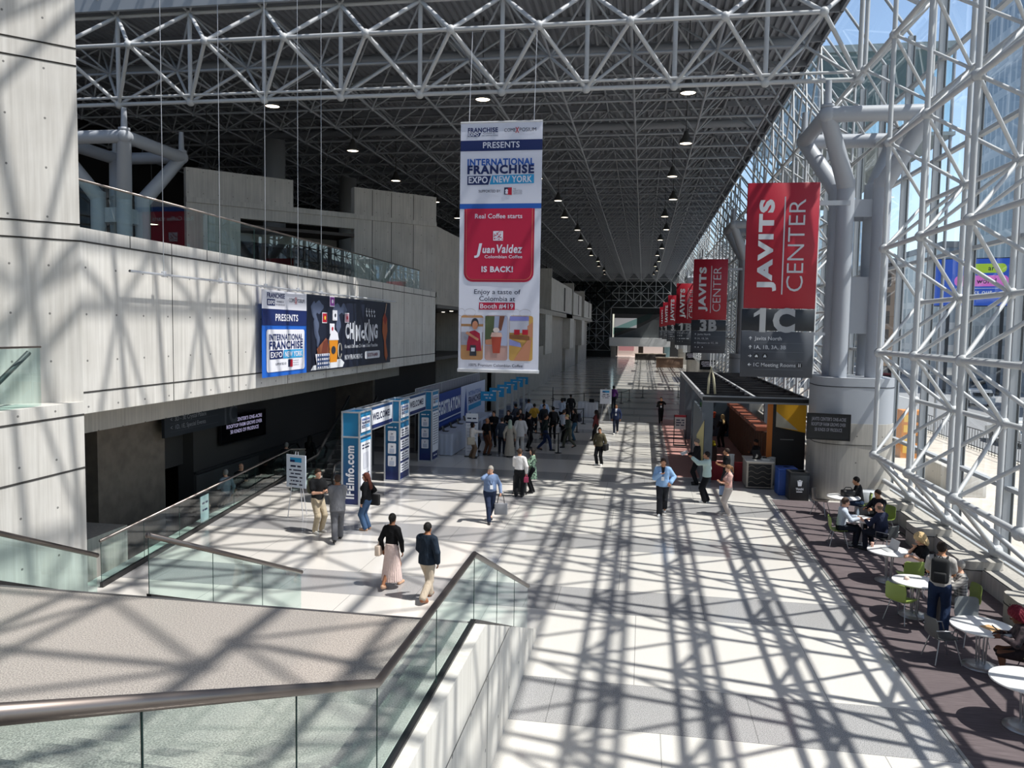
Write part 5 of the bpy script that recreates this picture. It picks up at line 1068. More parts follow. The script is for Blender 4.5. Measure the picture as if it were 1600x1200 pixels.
q = MB(); q.rbox((-0.34, -0.34, 0.92), (0.34, 0.34, 1.0), M('#2c4f9c', 0.45), 0.02, 1); q.lathe([(0.0, 1.001), (0.12, 1.001)], (0, 0, 0), BLACK, 14); q.build('lid', e)
e = empty('utility_box', (7.35, 26.9, 0), 0.1, 'light grey utility box on the floor beside the glass wall kerb', 'cabinet'); q = MB(); q.rbox((-0.3, -0.25, 0), (0.3, 0.25, 0.8), M('#b9bcc0', 0.5), 0.02, 1); q.build('body', e); q = MB(); q.box((-0.31, -0.15, 0.55), (-0.3, 0.15, 0.7), M('#7f8286', 0.5)); q.build('handle_plate', e)
q = MB(); pts = [(7.9, 26.6, 0.02), (7.6, 25.4, 0.02), (7.75, 24.4, 0.02), (7.65, 23.4, 0.02), (7.85, 22.4, 0.02), (7.95, 21.6, 0.12)]; q.path(pts, 0.03, BLACK, 6); tag(q.build('black_cable'), 'thick black cable on the carpet along the kerb', 'cable')
# kerb pods
for k in range(12):
    y = 23.21-3.08*k+3.08; q = MB(); pr = rsq(0.5, 0.22, 3); q.prism(pr, 0.0, 0.62, CONC2, True); q.prism(rsq(0.51, 0.23, 3), 0.40, 0.42, gm, True)
    o = q.build('kerb_pod', None, (8.0, y, 0.0)); tag(o, f'rounded concrete pod on the kerb under the glass wall, {nth[k]} from the column', 'pod', 'concrete kerb pods')
# escalator in the dark opening
e = empty('escalator', (-13.6, 20, 0), R(3), 'escalator with glass sides in the dark opening behind the railing', 'escalator')
q = MB(); vs = []
for i in range(24):
    y0 = 1.0+0.4*i; z = -3.4+0.13*i; q.box((-0.5, y0, z-0.5), (0.5, y0+0.42, z), M('#3c3d40', 0.5, 0.4))
q.build('steps', e)
for sx in (-0.62, 0.62):
    q = MB(); q.path([(sx, 0.6, -2.7), (sx, 10.6, 0.55), (sx, 11.6, 0.72), (sx, 12.3, 0.72), (sx, 12.65, 0.45), (sx, 12.3, 0.12), (sx, 11.6, 0.1)], 0.05, BLACK, 8); q.build('handrail', e)
    q = MB(); q.quad([(sx, 0.8, -3.4), (sx, 10.6, -0.2), (sx, 10.6, 0.5), (sx, 0.8, -2.7)], GL_RAIL); q.quad([(sx, 10.6, -0.2), (sx, 12.3, -0.0), (sx, 12.3, 0.68), (sx, 10.6, 0.5)], GL_RAIL); q.build('balustrade', e)
e = empty('escalator', (-11.35, 27.4, 0), R(4), 'escalator end with a looped handrail between the blue sign towers', 'escalator')
for sx in (-0.6, 0.6):
    q = MB(); q.path([(sx, -1.2, 0.15), (sx, -1.5, 0.5), (sx, -1.2, 0.95), (sx, 0.4, 1.0), (sx, 4.4, 2.9)], 0.05, BLACK, 8); q.build('handrail', e)
    q = MB(); q.add([(sx, -1.35, 0.1), (sx, 0.5, 0.1), (sx, 4.4, 2.0), (sx, 4.4, 2.85), (sx, 0.4, 0.95), (sx, -1.15, 0.9), (sx, -1.42, 0.5)], [(0, 1, 2, 3, 4, 5, 6)], GL_RAIL); q.build('balustrade', e)
q = MB()
for i in range(14): q.box((-0.5, 0.4+0.28*i, 0), (0.5, 0.7+0.28*i, 0.1+0.14*i), M('#3c3d40', 0.5, 0.4))
q.box((-0.6, -1.6, 0), (0.6, 0.4, 0.04), M('#6a6b6e', 0.4, 0.5)); q.build('steps', e)
# ================================================================ PEOPLE
F32 = np.float32
class SDF:
    def __init__(s, lo, hi, h):
        s.lo = np.array(lo, F32); s.h = h; s.n = np.maximum(4, np.ceil((np.array(hi)-np.array(lo))/h).astype(int)+1)
        s.ax = [s.lo[i]+h*np.arange(s.n[i], dtype=F32) for i in range(3)]; s.D = np.full(s.n, 1.0, F32)
    def sub(s, lo, hi):
        sl = []
        for i in range(3):
            a = int(max(0, math.floor((lo[i]-s.lo[i])/s.h))); b = int(min(s.n[i], math.ceil((hi[i]-s.lo[i])/s.h)+1))
            if b-a < 1: return None, None
            sl.append(slice(a, b))
        return tuple(sl), np.meshgrid(s.ax[0][sl[0]], s.ax[1][sl[1]], s.ax[2][sl[2]], indexing='ij', sparse=True)
    def comb(s, sl, d, k, op):
        A = s.D[sl]
        if op == 'u':
            if k > 0: hh = np.maximum(k-np.abs(A-d), 0)/k; s.D[sl] = np.minimum(A, d)-hh*hh*k*0.25
            else: s.D[sl] = np.minimum(A, d)
        else: s.D[sl] = np.maximum(A, -d)
    def cone(s, a, b, ra, rb, k=0.02, sy=1.0, op='u'):
        a = np.array(a, F32); b = np.array(b, F32); m = max(ra, rb)+k+0.05
        sl, g = s.sub(np.minimum(a, b)-m, np.maximum(a, b)+m)
        if sl is None: return
        ab = b-a; L2 = max(float(ab@ab), 1e-9); px, py, pz = g[0]-a[0], g[1]-a[1], g[2]-a[2]
        t = np.clip((px*ab[0]+py*ab[1]+pz*ab[2])/L2, 0, 1)
        d = np.sqrt((px-t*ab[0])**2+((py-t*ab[1])/sy)**2+(pz-t*ab[2])**2)-(ra+(rb-ra)*t)
        if sy < 1: d = d*(0.5+0.5*sy)
        s.comb(sl, d, k, op)
    def ell(s, c, r, rot=None, k=0.02, op='u'):
        c = np.array(c, F32); m = max(r)+k+0.04; sl, g = s.sub(c-m, c+m)
        if sl is None: return
        x, y, z = g[0]-c[0], g[1]-c[1], g[2]-c[2]
        if rot is not None: x, y, z = [rot[0][i]*x+rot[1][i]*y+rot[2][i]*z for i in range(3)]
        q = np.sqrt((x/r[0])**2+(y/r[1])**2+(z/r[2])**2); d = (q-1)*min(r)*(0.5+0.5*np.mean(r)/min(r)); s.comb(sl, d, k, op)
    def cut(s, n, p):          # keep the side the normal points away from
        g = np.meshgrid(*s.ax, indexing='ij', sparse=True); d = (g[0]-p[0])*n[0]+(g[1]-p[1])*n[1]+(g[2]-p[2])*n[2]; s.D = np.maximum(s.D, d.astype(F32))
    def mesh(s):
        D = s.D; I = D < 0; nx, ny, nz = D.shape
        C = np.zeros((nx-1, ny-1, nz-1), np.int8); off = [(i, j, k) for i in (0, 1) for j in (0, 1) for k in (0, 1)]
        for i, j, k in off: C += I[i:nx-1+i, j:ny-1+j, k:nz-1+k]
        act = np.argwhere((C > 0) & (C < 8))
        if len(act) == 0: return np.zeros((0, 3)), np.zeros((0, 4), int)
        idx = np.full(C.shape, -1, np.int32); idx[act[:, 0], act[:, 1], act[:, 2]] = np.arange(len(act))
        P = np.zeros((len(act), 3)); W_ = np.zeros(len(act)); v = {o: D[act[:, 0]+o[0], act[:, 1]+o[1], act[:, 2]+o[2]] for o in off}
        for a in off:
            for q in range(3):
                if a[q] == 0:
                    b = list(a); b[q] = 1; b = tuple(b); m = (v[a] < 0) != (v[b] < 0); t = v[a]/np.where(v[a] == v[b], 1, v[a]-v[b])
                    p = np.array(a, float)[None, :].repeat(len(act), 0); p[:, q] = t; P += np.where(m[:, None], p, 0); W_ += m
        P = (P/W_[:, None]+act)*s.h+s.lo
        Fs = []
        for q in range(3):
            u_, w = [(1, 2), (2, 0), (0, 1)][q]
            sa = [slice(None)]*3; sb = [slice(None)]*3; sa[q] = slice(0, -1); sb[q] = slice(1, None)
            m = I[tuple(sa)] != I[tuple(sb)]; e = np.argwhere(m); e = e[(e[:, u_] > 0) & (e[:, w] > 0) & (e[:, u_] < D.shape[u_]-1) & (e[:, w] < D.shape[w]-1)]
            ins = I[tuple(sa)][e[:, 0], e[:, 1], e[:, 2]]; cs = []
            for du, dw in ((-1, -1), (0, -1), (0, 0), (-1, 0)):
                c = e.copy(); c[:, u_] += du; c[:, w] += dw; cs.append(idx[c[:, 0], c[:, 1], c[:, 2]])
            f = np.stack(cs, 1); f[~ins] = f[~ins][:, ::-1]; Fs.append(f)
        Fa = np.concatenate(Fs); return P, Fa[(Fa >= 0).all(1)]
def npmesh(name, V, Fc, mats, mi, parent):
    me = bpy.data.meshes.new(name); V = np.asarray(V, np.float32); Fc = np.asarray(Fc, np.int32)
    me.vertices.add(len(V)); me.vertices.foreach_set('co', V.ravel()); me.loops.add(Fc.size); me.loops.foreach_set('vertex_index', Fc.ravel())
    me.polygons.add(len(Fc)); me.polygons.foreach_set('loop_start', np.arange(0, Fc.size, 4, dtype=np.int32)); me.polygons.foreach_set('loop_total', np.full(len(Fc), 4, np.int32))
    for m in mats: me.materials.append(m)
    if mi is not None: me.polygons.foreach_set('material_index', np.asarray(mi, np.int32))
    me.polygons.foreach_set('use_smooth', np.ones(len(Fc), bool)); me.update(); me.validate()
    o = bpy.data.objects.new(name, me); COL.objects.link(o); o.parent = parent; return o
def ik(a, t, l1, l2, hint):
    a = np.array(a, float); t = np.array(t, float); d = t-a; L = np.linalg.norm(d); mx = (l1+l2)*0.998
    if L > mx: d = d*mx/L; t = a+d; L = mx
    d = d/L; x = (l1*l1-l2*l2+L*L)/(2*L); hh = math.sqrt(max(l1*l1-x*x, 0)); n = np.array(hint, float); n = n-d*(n@d); n /= max(np.linalg.norm(n), 1e-6)
    return a+d*x+n*hh, t
SKIN_ = {'fair': '#d9a78c', 'mid': '#c08a68', 'tan': '#a06c4c', 'dark': '#6a4430', 'deep': '#4a3024'}
def cloth_mat(c):
    if ('cl', c) in MATS: return MATS[('cl', c)]
    if not isinstance(c, tuple):          # plain cloth with soft folds
        m, n, l, b = nodes('woven_cloth'); b.inputs['Base Color'].default_value = (*lin(c), 1); b.inputs['Roughness'].default_value = 0.85; b.inputs['Specular IOR Level'].default_value = 0.2
        tc = n.new('ShaderNodeTexCoord'); mp = n.new('ShaderNodeMapping'); mp.inputs['Scale'].default_value = (7, 7, 3.2); mp.inputs['Rotation'].default_value = (0.3, 0.4, 0); l.new(tc.outputs['Object'], mp.inputs[0])
        nz = n.new('ShaderNodeTexNoise'); nz.inputs['Scale'].default_value = 1.3; nz.inputs['Detail'].default_value = 3; nz.inputs['Distortion'].default_value = 1.2; l.new(mp.outputs[0], nz.inputs['Vector'])
        bp = n.new('ShaderNodeBump'); bp.inputs['Strength'].default_value = 0.8; bp.inputs['Distance'].default_value = 0.035; l.new(nz.outputs['Fac'], bp.inputs['Height']); l.new(bp.outputs[0], b.inputs['Normal'])
        MATS[('cl', c)] = m; return m
    kind, a, b_ = c; m, n, l, b = nodes('patterned_cloth'); tc = n.new('ShaderNodeTexCoord')
    if kind == 'stripe': w = n.new('ShaderNodeTexWave'); w.inputs['Scale'].default_value = 14; w.bands_direction = 'X'; f = w.outputs['Fac']
    elif kind == 'plaid':
        w = n.new('ShaderNodeTexWave'); w.inputs['Scale'].default_value = 5; w.bands_direction = 'X'; w2 = n.new('ShaderNodeTexWave'); w2.inputs['Scale'].default_value = 5; w2.bands_direction = 'Z'
        l.new(tc.outputs['Object'], w2.inputs['Vector']); f = math_n(n, l, 'MULTIPLY', math_n(n, l, 'ADD', w.outputs['Fac'], w2.outputs['Fac']), 0.5)
    else: w = n.new('ShaderNodeTexVoronoi'); w.inputs['Scale'].default_value = 14; f = math_n(n, l, 'GREATER_THAN', w.outputs['Distance'], 0.42)
    l.new(tc.outputs['Object'], w.inputs['Vector']); l.new(mix_n(n, l, f, lin(a), lin(b_)), b.inputs['Base Color']); b.inputs['Roughness'].default_value = 0.85; MATS[('cl', c)] = m; return m
ARM = {  # wrist targets for a 1.75 m figure, side sign s
    'down': lambda s: (s*0.25, 0.03, 0.87), 'fwd': lambda s: (s*0.22, 0.24, 0.92), 'back': lambda s: (s*0.25, -0.2, 0.9), 'phone': lambda s: (s*0.05, 0.30, 1.13), 'chest': lambda s: (s*0.07, 0.24, 1.28),
    'hip': lambda s: (s*0.24, 0.10, 1.0), 'pocket': lambda s: (s*0.22, 0.06, 0.94), 'raise': lambda s: (s*0.16, 0.47, 1.50), 'neck': lambda s: (s*0.12, 0.10, 1.46), 'fold': lambda s: (-s*0.06, 0.20, 1.17), 'reach': lambda s: (s*0.12, 0.5, 1.25), 'carry': lambda s: (s*0.31, 0.12, 0.90), 'face': lambda s: (s*0.08, 0.16, 1.47), 'strap': lambda s: (s*0.13, 0.15, 1.25)}
NP_ = 0
def person(x, y, rz, label, top, bottom, shoes='#1d1c1c', hair=('short', '#2a1f1a'), skin='mid', h=1.75, sex='m', arms=('down', 'down'), legs='stand', lean=0.0, turn=0.0, nod=0.0, fat=1.0, sleeve='long', hem=0.90, loose=0.0, skirt=None, inner=None, badge=None, z=0.0, res=0.0135, group=None, scarf=None):
    global NP_; NP_ += 1
    e = empty('person', (x, y, z), R(rz), label, 'person', group); sc = h/1.75; far = res > 0.018
    rnd = random.Random(NP_*13); fem = sex == 'f'
    sit = legs == 'sit'; hz = 0.53 if sit else 0.92
    la = math.radians(lean); U = np.array([0, math.sin(la), math.cos(la)]); FW = np.array([0, math.cos(la), -math.sin(la)])
    P0 = np.array([0, 0.0, hz]); T = lambda zz, yy=0.0, xx=0.0: P0+U*(zz-0.92)+FW*yy+np.array([xx, 0, 0])
    shx = 0.150 if fem else 0.172
    TOR = [(T(0.93), T(1.08), (0.165 if fem else 0.158)*fat, (0.125 if fem else 0.142)*fat, 0.70), (T(1.08), T(1.31, 0.01), (0.125 if fem else 0.142)*fat, (0.145 if fem else 0.166)*(0.5+0.5*fat), 0.70), (T(1.31, 0.01), T(1.40), (0.145 if fem else 0.166)*(0.5+0.5*fat), 0.085, 0.62)]
    ext = []
    if fat > 1.1: ext.append((T(1.05, 0.07), T(1.16, 0.06), 0.11*fat, 0.10*fat, 1.0))
    if fem: ext += [(T(1.27, 0.085, 0.065), T(1.26, 0.095, 0.065), 0.062, 0.06, 1.0), (T(1.27, 0.085, -0.065), T(1.26, 0.095, -0.065), 0.062, 0.06, 1.0)]
    SH = {s: T(1.375 if not fem else 1.37, -0.01, s*shx) for s in (-1, 1)}
    # legs
    LEG = {}
    for s in (-1, 1):
        hip = P0+np.array([s*0.088, 0, -0.03])
        if sit: ank = np.array([s*0.11, 0.40+0.08*rnd.uniform(-1, 1), 0.085]); hint = (0, 0.4, 1)
        elif legs in ('walk', 'walk2'):
            f = (s > 0) == (legs == 'walk'); ank = np.array([s*0.07, 0.27 if f else -0.30, 0.085 if f else 0.15]); hint = (0, 1, 0)
        else: ank = np.array([s*(0.10+0.02*rnd.random()), 0.05*rnd.uniform(-1, 1), 0.085]); hint = (s*0.1, 1, 0)
        kn, ank = ik(hip, ank, 0.435, 0.425, hint)
        LEG[s] = (hip, kn, ank)
    ARMS = {}
    for s, kind in ((-1, arms[0]), (1, arms[1])):
        if isinstance(kind, str):
            if sit and kind == 'down': kind = 'lap'
            w = ARM[kind](s) if kind in ARM else {'lap': (s*0.13, 0.30, 0.66), 'table': (s*0.12, 0.42, 0.80), 'chin': (s*0.06, 0.26, 1.0)}[kind]
            w = np.array(w, float)
            if sit and kind in ARM: w[2] -= 0.39
        else: w = np.array((s*kind[0], kind[1], kind[2]))
        up = isinstance(kind, str) and kind in ('raise', 'reach')
        el, w = ik(SH[s], w, 0.285, 0.255, (s*0.5, 0, -1) if up else (s*0.9, 0.15, -0.8) if isinstance(kind, str) and kind in ('neck', 'face') else (s*0.7, -0.6, -0.5)); ARMS[s] = (SH[s], el, w, kind)
    NB = T(1.445, 0.0); HC = NB+U*0.155+FW*0.03
    yt, nd = math.radians(turn), math.radians(nod+lean*0.3)
    RH = np.array(Matrix.Rotation(yt, 3, 'Z') @ Matrix.Rotation(-nd, 3, 'X')); hp = lambda a, b, c: HC+RH @ np.array([a, b, c])
    pts = [p for s in (-1, 1) for p in (*LEG[s], *ARMS[s][:3])]+[HC]
    lo = np.min(pts, 0)-np.array([0.27, 0.27, 0.12]); hi = np.max(pts, 0)+np.array([0.27, 0.27, 0.2]); lo[2] = max(lo[2], -0.02)
    def fill(S_, e_, legs_=True, torso=True, arms_=1.0, k=0.03):
        if torso:
            for a, b, ra, rb, sy in TOR: S_.cone(a, b, ra+e_, rb+e_, k, sy)
            for a, b, ra, rb, sy in ext: S_.cone(a, b, ra+e_, rb+e_, 0.05, sy)
            for s in (-1, 1): S_.cone(T(1.44, -0.012, s*0.03), SH[s]*0.95+T(1.375, 0)*0.05, 0.05+e_*0.8, 0.052+e_*0.8, 0.045)
        if legs_:
            for s in (-1, 1):
                hp_, kn, an = LEG[s]; S_.cone(hp_, kn, 0.086*(0.6+0.4*fat)+e_, 0.056+e_, k); S_.cone(kn, an, 0.054+e_, 0.037+e_, k); m = kn*0.7+an*0.3+np.array([0, -0.018, 0]); S_.cone(kn*0.9+an*0.1, m, 0.04+e_, 0.048+e_, k)
    # ---- body: one continuous skin
    B = SDF(lo, hi, res); fill(B, 0.0)
    for s in (-1, 1):
        a, el, w, kd = ARMS[s]; r1 = 0.9 if fem else 1.0; B.cone(a, el, 0.052*r1, 0.04*r1, 0.03); B.cone(el, w, 0.042*r1, 0.027*r1, 0.02)
        hp_, kn, an = LEG[s]; fd = np.array([0.12*s, 1, 0]); fd /= np.linalg.norm(fd); B.cone(an+np.array([0, -0.03, -0.04]), an+fd*0.15+np.array([0, 0, -0.06]), 0.036, 0.026, 0.03)
    B.cone(T(1.40), NB+U*0.08+FW*0.015, 0.062, 0.052 if not fem else 0.046, 0.03)
    B.ell(HC+RH @ np.array([0, -0.01, 0.025]), (0.075, 0.094, 0.098), RH, 0.02); B.ell(hp(0, 0.025, -0.055), (0.057, 0.066, 0.066), RH, 0.03); B.cone(hp(0, 0.072, -0.098), hp(0, 0.066, -0.10), 0.02, 0.02, 0.03)
    B.cone(hp(0, 0.088, 0.012), hp(0, 0.108, -0.03), 0.010, 0.016, 0.012); B.cone(hp(-0.04, 0.078, 0.03), hp(0.04, 0.078, 0.03), 0.012, 0.012, 0.02)
    for s in (-1, 1): B.ell(hp(s*0.076, -0.005, -0.012), (0.012, 0.02, 0.032), RH, 0.008); B.ell(hp(s*0.032, 0.094, 0.008), (0.014, 0.012, 0.010), RH, 0.0, 'd')
    V, Fc = B.mesh(); VS, FS, MI = [V], [Fc], [np.zeros(len(Fc), int)]; o_ = len(V)
    # lips and brows coloured on the skin itself
    c = V[Fc].mean(1); L_ = (c-HC) @ RH
    if not far: MI[0][(np.abs(L_[:, 0]) < 0.024) & (np.abs(L_[:, 2]+0.068) < 0.010) & (L_[:, 1] > 0.05)] = 1; MI[0][(np.abs(np.abs(L_[:, 0])-0.034) < 0.015) & (np.abs(L_[:, 2]-0.034) < 0.0055) & (L_[:, 1] > 0.05)] = 3
    for s in (-1, 1):                                  # eyes
        ec = hp(s*0.032, 0.081, 0.008); mb = MB(); mb.ball((0, 0, 0), 0.0115, BLACK, 8, 6); ev = np.array(mb.v); f4 = np.array(mb.f)
        ev = ev[:, [0, 2, 1]]; f4 = f4[:, ::-1]; dirs = ev[f4].mean(1); VS.append(ev @ RH.T+ec); FS.append(f4+o_); o_ += len(ev); MI.append(np.where(dirs[:, 1] > 0.0085, 3, 2))
    for s in (-1, 1):                                  # hands: palm, four fingers, thumb
        a, el, w, kd = ARMS[s]; d = (w-el)/np.linalg.norm(w-el)
        if kd in ('table',): d = np.array([-s*0.2, 1, -0.12])
        if kd in ('phone', 'chest', 'lap', 'chin', 'strap'): d = np.array([-s*0.75, 0.5, 0.15])
        if kd in ('face', 'neck'): d = np.array([-s*0.5, -0.2, 0.8])
        d = d/np.linalg.norm(d); th = np.array([-s*0.4, 0.9, 0.25]) if abs(d[1]) < 0.7 else np.array([-s*0.8, 0, 0.6])
        th = th-d*(th@d); th /= np.linalg.norm(th); nn = np.cross(d, th)*s; curl = {'carry': 1.5, 'phone': 0.95, 'hip': 0.7, 'strap': 1.4, 'raise': 0.35}.get(kd, 0.5) if isinstance(kd, str) else 0.6
        Hs = SDF(w-0.2, w+0.2, 0.0065 if not far else 0.009); kw = w+d*0.085
        for i, t in enumerate((-0.030, -0.010, 0.011, 0.030)): Hs.cone(w+th*t*0.5, kw+th*t, 0.015, 0.0125, 0.012)
        Hs.cone(w-d*0.05, w+d*0.01, 0.026, 0.022, 0.015)
        for i, (t, ln) in enumerate(((0.031, 0.070), (0.011, 0.080), (-0.010, 0.074), (-0.030, 0.058))):
            p = kw+th*t; a1 = curl*(0.55+0.07*i); q1 = p+(d*math.cos(a1)-nn*math.sin(a1)+th*t*0.5)*ln*0.52; a2 = a1+curl*0.9; q2 = q1+(d*math.cos(a2)-nn*math.sin(a2))*ln*0.48; Hs.cone(p, q1, 0.0098, 0.009, 0.004); Hs.cone(q1, q2, 0.009, 0.0078, 0.003)
        p = w+d*0.03+th*0.028; q1 = p+(d*0.6+th*0.65-nn*0.3)*0.045; q2 = q1+(d*0.9+th*0.15-nn*0.4)*0.034; Hs.cone(p, q1, 0.014, 0.0115, 0.01); Hs.cone(q1, q2, 0.0115, 0.009, 0.004)
        hv, hf = Hs.mesh(); VS.append(hv); FS.append(hf+o_); o_ += len(hv); MI.append(np.zeros(len(hf), int))
    sk = SKIN_[skin]; lip = tuple(v*0.8 if i else v*0.92 for i, v in enumerate(int(sk[1+2*j:3+2*j], 16)/255 for j in range(3)))
    npmesh('body', np.concatenate(VS)*sc, np.concatenate(FS), [M(sk, 0.55, 0, 0.35), M(lip, 0.5), M('#e9e4de', 0.3), M('#241a16', 0.4)], np.concatenate(MI), e)
    def put(name, S_, col, mat=None):
        v, f = S_.mesh()
        if len(f): npmesh(name, v*sc, f, [mat or cloth_mat(col)], None, e)
    # ---- garments
    def make_top(col, ease, hem_, sleeve_, name, vee=False, k=0.03):
        S_ = SDF(lo, hi, res); fill(S_, ease, False, True, 0, k)
        if hem_ < 0.9: S_.cone(T(hem_-0.06), T(0.95), 0.165*fat+ease+0.012, 0.16*fat+ease, 0.04, 0.72)
        S_.cone(T(1.40, -0.005), T(1.462, 0.0), 0.066+ease*0.6, 0.058+ease*0.5, 0.03)
        S_.cut(U, T(1.472)); S_.cut(-U, T(hem_)) if not sit else S_.cut(-U, T(max(hem_, 0.93)))
        if vee: S_.cone(T(1.47, 0.10), T(1.16, 0.19), 0.062, 0.012, 0.0, 1.0, 'd')
        if sleeve_ != 'none':
            for s in (-1, 1):
                a, el, w, kd = ARMS[s]; q_ = 0.055+ease
                if sleeve_ == 'short': S_.cone(a, a+(el-a)*0.62, q_, 0.049+ease+0.008, 0.03)
                else: S_.cone(a, el, q_, 0.042+ease, 0.03); S_.cone(el, w-(w-el)*(0.03 if sleeve_ == 'long' else 0.45), 0.043+ease, 0.030+ease*0.9, 0.02)
        put(name, S_, col)
    if inner: make_top(inner, 0.009, 0.92, 'none', 'shirt')
    ease = 0.017+loose
    if skirt:
        hz_, rr, scol, nm = skirt; S_ = SDF(lo-np.array([0.1, 0.1, 0]), hi+np.array([0.1, 0.1, 0]), res)
        if sit:
            for s in (-1, 1): S_.cone(LEG[s][0], LEG[s][1], 0.115, 0.085, 0.06)
            fill(S_, ease, False)
            S_.cut(U, T(1.02))
        else:
            S_.cone(P0*np.array([1, 1, 0])+np.array([0, 0, hz_-0.02]), T(1.02), rr, 0.145*fat, 0.02, 0.85); S_.cone(T(0.90), T(1.0), 0.178, 0.15, 0.03, 0.75)
            g = np.meshgrid(*S_.ax, indexing='ij', sparse=True); S_.D += (0.007*np.sin(np.arctan2(g[1], g[0])*26)*np.clip((1.0-g[2])*2, 0, 1)).astype(F32)
            S_.cut((0, 0, -1), (0, 0, hz_)); S_.cut(U, T(1.045))
        put(nm, S_, scol)
    if bottom:
        S_ = SDF(lo, hi, res); e_ = 0.015+loose*0.5
        for a, b, ra, rb, sy in TOR[:1]: S_.cone(a, b, ra+e_, rb+e_+0.004, 0.03, sy)
        if fat > 1.1: S_.cone(ext[0][0], ext[0][0], ext[0][2]+e_-0.01, ext[0][2]+e_-0.01, 0.04)
        for s in (-1, 1):
            hp_, kn, an = LEG[s]; S_.cone(hp_, kn, 0.09*(0.6+0.4*fat)+e_, 0.062+e_, 0.025); S_.cone(kn, an+(kn-an)*0.02, 0.061+e_, 0.046+e_+loose, 0.02)
        S_.cut(U, T(1.035)); put('trousers', S_, bottom)
    if top: make_top(top, ease, hem, sleeve, 'jacket' if inner else 'top', bool(inner))
    S_ = SDF(lo, hi, min(res, 0.012))
    for s in (-1, 1):
        hp_, kn, an = LEG[s]; fd = np.array([0.12*s, 1, 0]); fd /= np.linalg.norm(fd); pitch = -0.06 if an[2] < 0.1 else -0.12
        S_.cone(an+np.array([0, -0.035, -0.035]), an+fd*0.155+np.array([0, 0, pitch+0.012]), 0.046, 0.036, 0.03); S_.cone(an+np.array([0, -0.035, -0.05]), an+fd*0.16+np.array([0, 0, pitch+0.005]), 0.042, 0.034, 0.01)
    if not (sit or legs.startswith('walk')): S_.cut((0, 0, 1), (0, 0, 0.125))
    S_.cut((0, 0, -1), (0, 0, 0.002)); put('shoes', S_, None, M(shoes, 0.5))
    # ---- hair
    st, hc = hair
    if st != 'none':
        S_ = SDF(HC-np.array([0.24, 0.26, 0.42]), HC+np.array([0.24, 0.22, 0.24]), 0.0095 if not far else 0.014); N_h = RH @ np.array([0, 0.80, -0.60])
        if st == 'curly': S_.ell(hp(0, -0.03, 0.03), (0.15, 0.145, 0.15), RH, 0); S_.ell(hp(0, -0.05, -0.09), (0.15, 0.12, 0.12), RH, 0.05)
        else: S_.ell(hp(0, -0.016, 0.03), (0.086, 0.102, 0.106), RH, 0)
        if st == 'fringe':
            S_.cut(RH @ np.array([0, 0, 1]), hp(0, 0, 0.045)); S_.cut(RH @ np.array([0, 1, 0]), hp(0, 0.005, 0))
        elif st == 'hijab': S_.cone(hp(0, -0.02, -0.06), NB+U*(-0.06), 0.09, 0.13, 0.04); S_.ell(hp(0, 0.115, -0.02), (0.06, 0.08, 0.075), RH, 0, 'd')
        else: S_.cut(N_h, hp(0, 0.062, 0.052) if st != 'curly' else hp(0, 0.085, 0.045))
        if st not in ('hijab', 'curly'): S_.cut(RH @ np.array([0, 0.25, -0.97]), hp(0, -0.05, -0.075 if st in ('short', 'fringe') else -0.06))
        if st == 'long':
            S_.cone(hp(0, -0.06, 0.03), T(1.30, -0.135), 0.082, 0.075, 0.03, 0.62)
            for s in (-1, 1): S_.cone(hp(s*0.07, -0.02, 0.03), T(1.34, 0.02, s*0.085), 0.028, 0.026, 0.03)
        if st == 'bob':
            for s in (-1, 0, 1): S_.cone(hp(s*0.06, -0.05 if s == 0 else -0.02, 0.02), hp(s*0.072, -0.065 if s == 0 else -0.02, -0.12), 0.04, 0.034, 0.03)
        if st == 'bun': S_.ell(hp(0, -0.115, 0.045), (0.045, 0.04, 0.045), RH, 0.015); S_.cone(hp(0, -0.1, -0.03), hp(0, -0.105, -0.09), 0.03, 0.018, 0.02)
        if st == 'pony': S_.cone(hp(0, -0.10, 0.05), hp(0, -0.135, 0.0), 0.028, 0.034, 0.02); S_.cone(hp(0, -0.135, 0.0), hp(0, -0.13, -0.20), 0.034, 0.014, 0.02)
        g = np.meshgrid(*S_.ax, indexing='ij', sparse=True); am = 0.013 if st == 'curly' else 0.005; q_ = 95 if st == 'curly' else 120
        S_.D += (am*np.sin(g[0]*q_)*np.sin(g[1]*q_+1)*np.sin(g[2]*q_*0.6)).astype(F32)
        put('headscarf' if st == 'hijab' else 'hair', S_, None, M(hc, 0.7, 0, 0.3))
    if badge:
        q = MB(); p = T(1.12, 0.70*0.16*fat+0.035+(0.05 if fat > 1.1 else 0)); q.box((p[0]-0.045, p[1]-0.004, p[2]-0.06), (p[0]+0.045, p[1]+0.008, p[2]+0.06), M('#eceef2', 0.5)); q.path([tuple(p+np.array([0, 0.003, 0.06])), tuple(T(1.30, 0.15, 0.05)), tuple(T(1.44, 0.05, 0.07))], 0.006, M(badge, 0.6), 5); q.path([tuple(p+np.array([0, 0.003, 0.06])), tuple(T(1.30, 0.15, -0.05)), tuple(T(1.44, 0.05, -0.07))], 0.006, M(badge, 0.6), 5); o = q.build('badge', e); o.scale = (sc, sc, sc)
    Rz = Matrix.Rotation(R(rz), 3, 'Z'); world = lambda p: Vector((x, y, z))+Rz @ (Vector([float(v) for v in p])*sc)
    return dict(root=e, W=lambda s: world(ARMS[s][2]+(ARMS[s][2]-ARMS[s][1])/np.linalg.norm(ARMS[s][2]-ARMS[s][1])*0.07), T=lambda a, b=0, c=0: world(T(a, b, c)), rz=R(rz), head=lambda a, b, c: world(hp(a, b, c)))

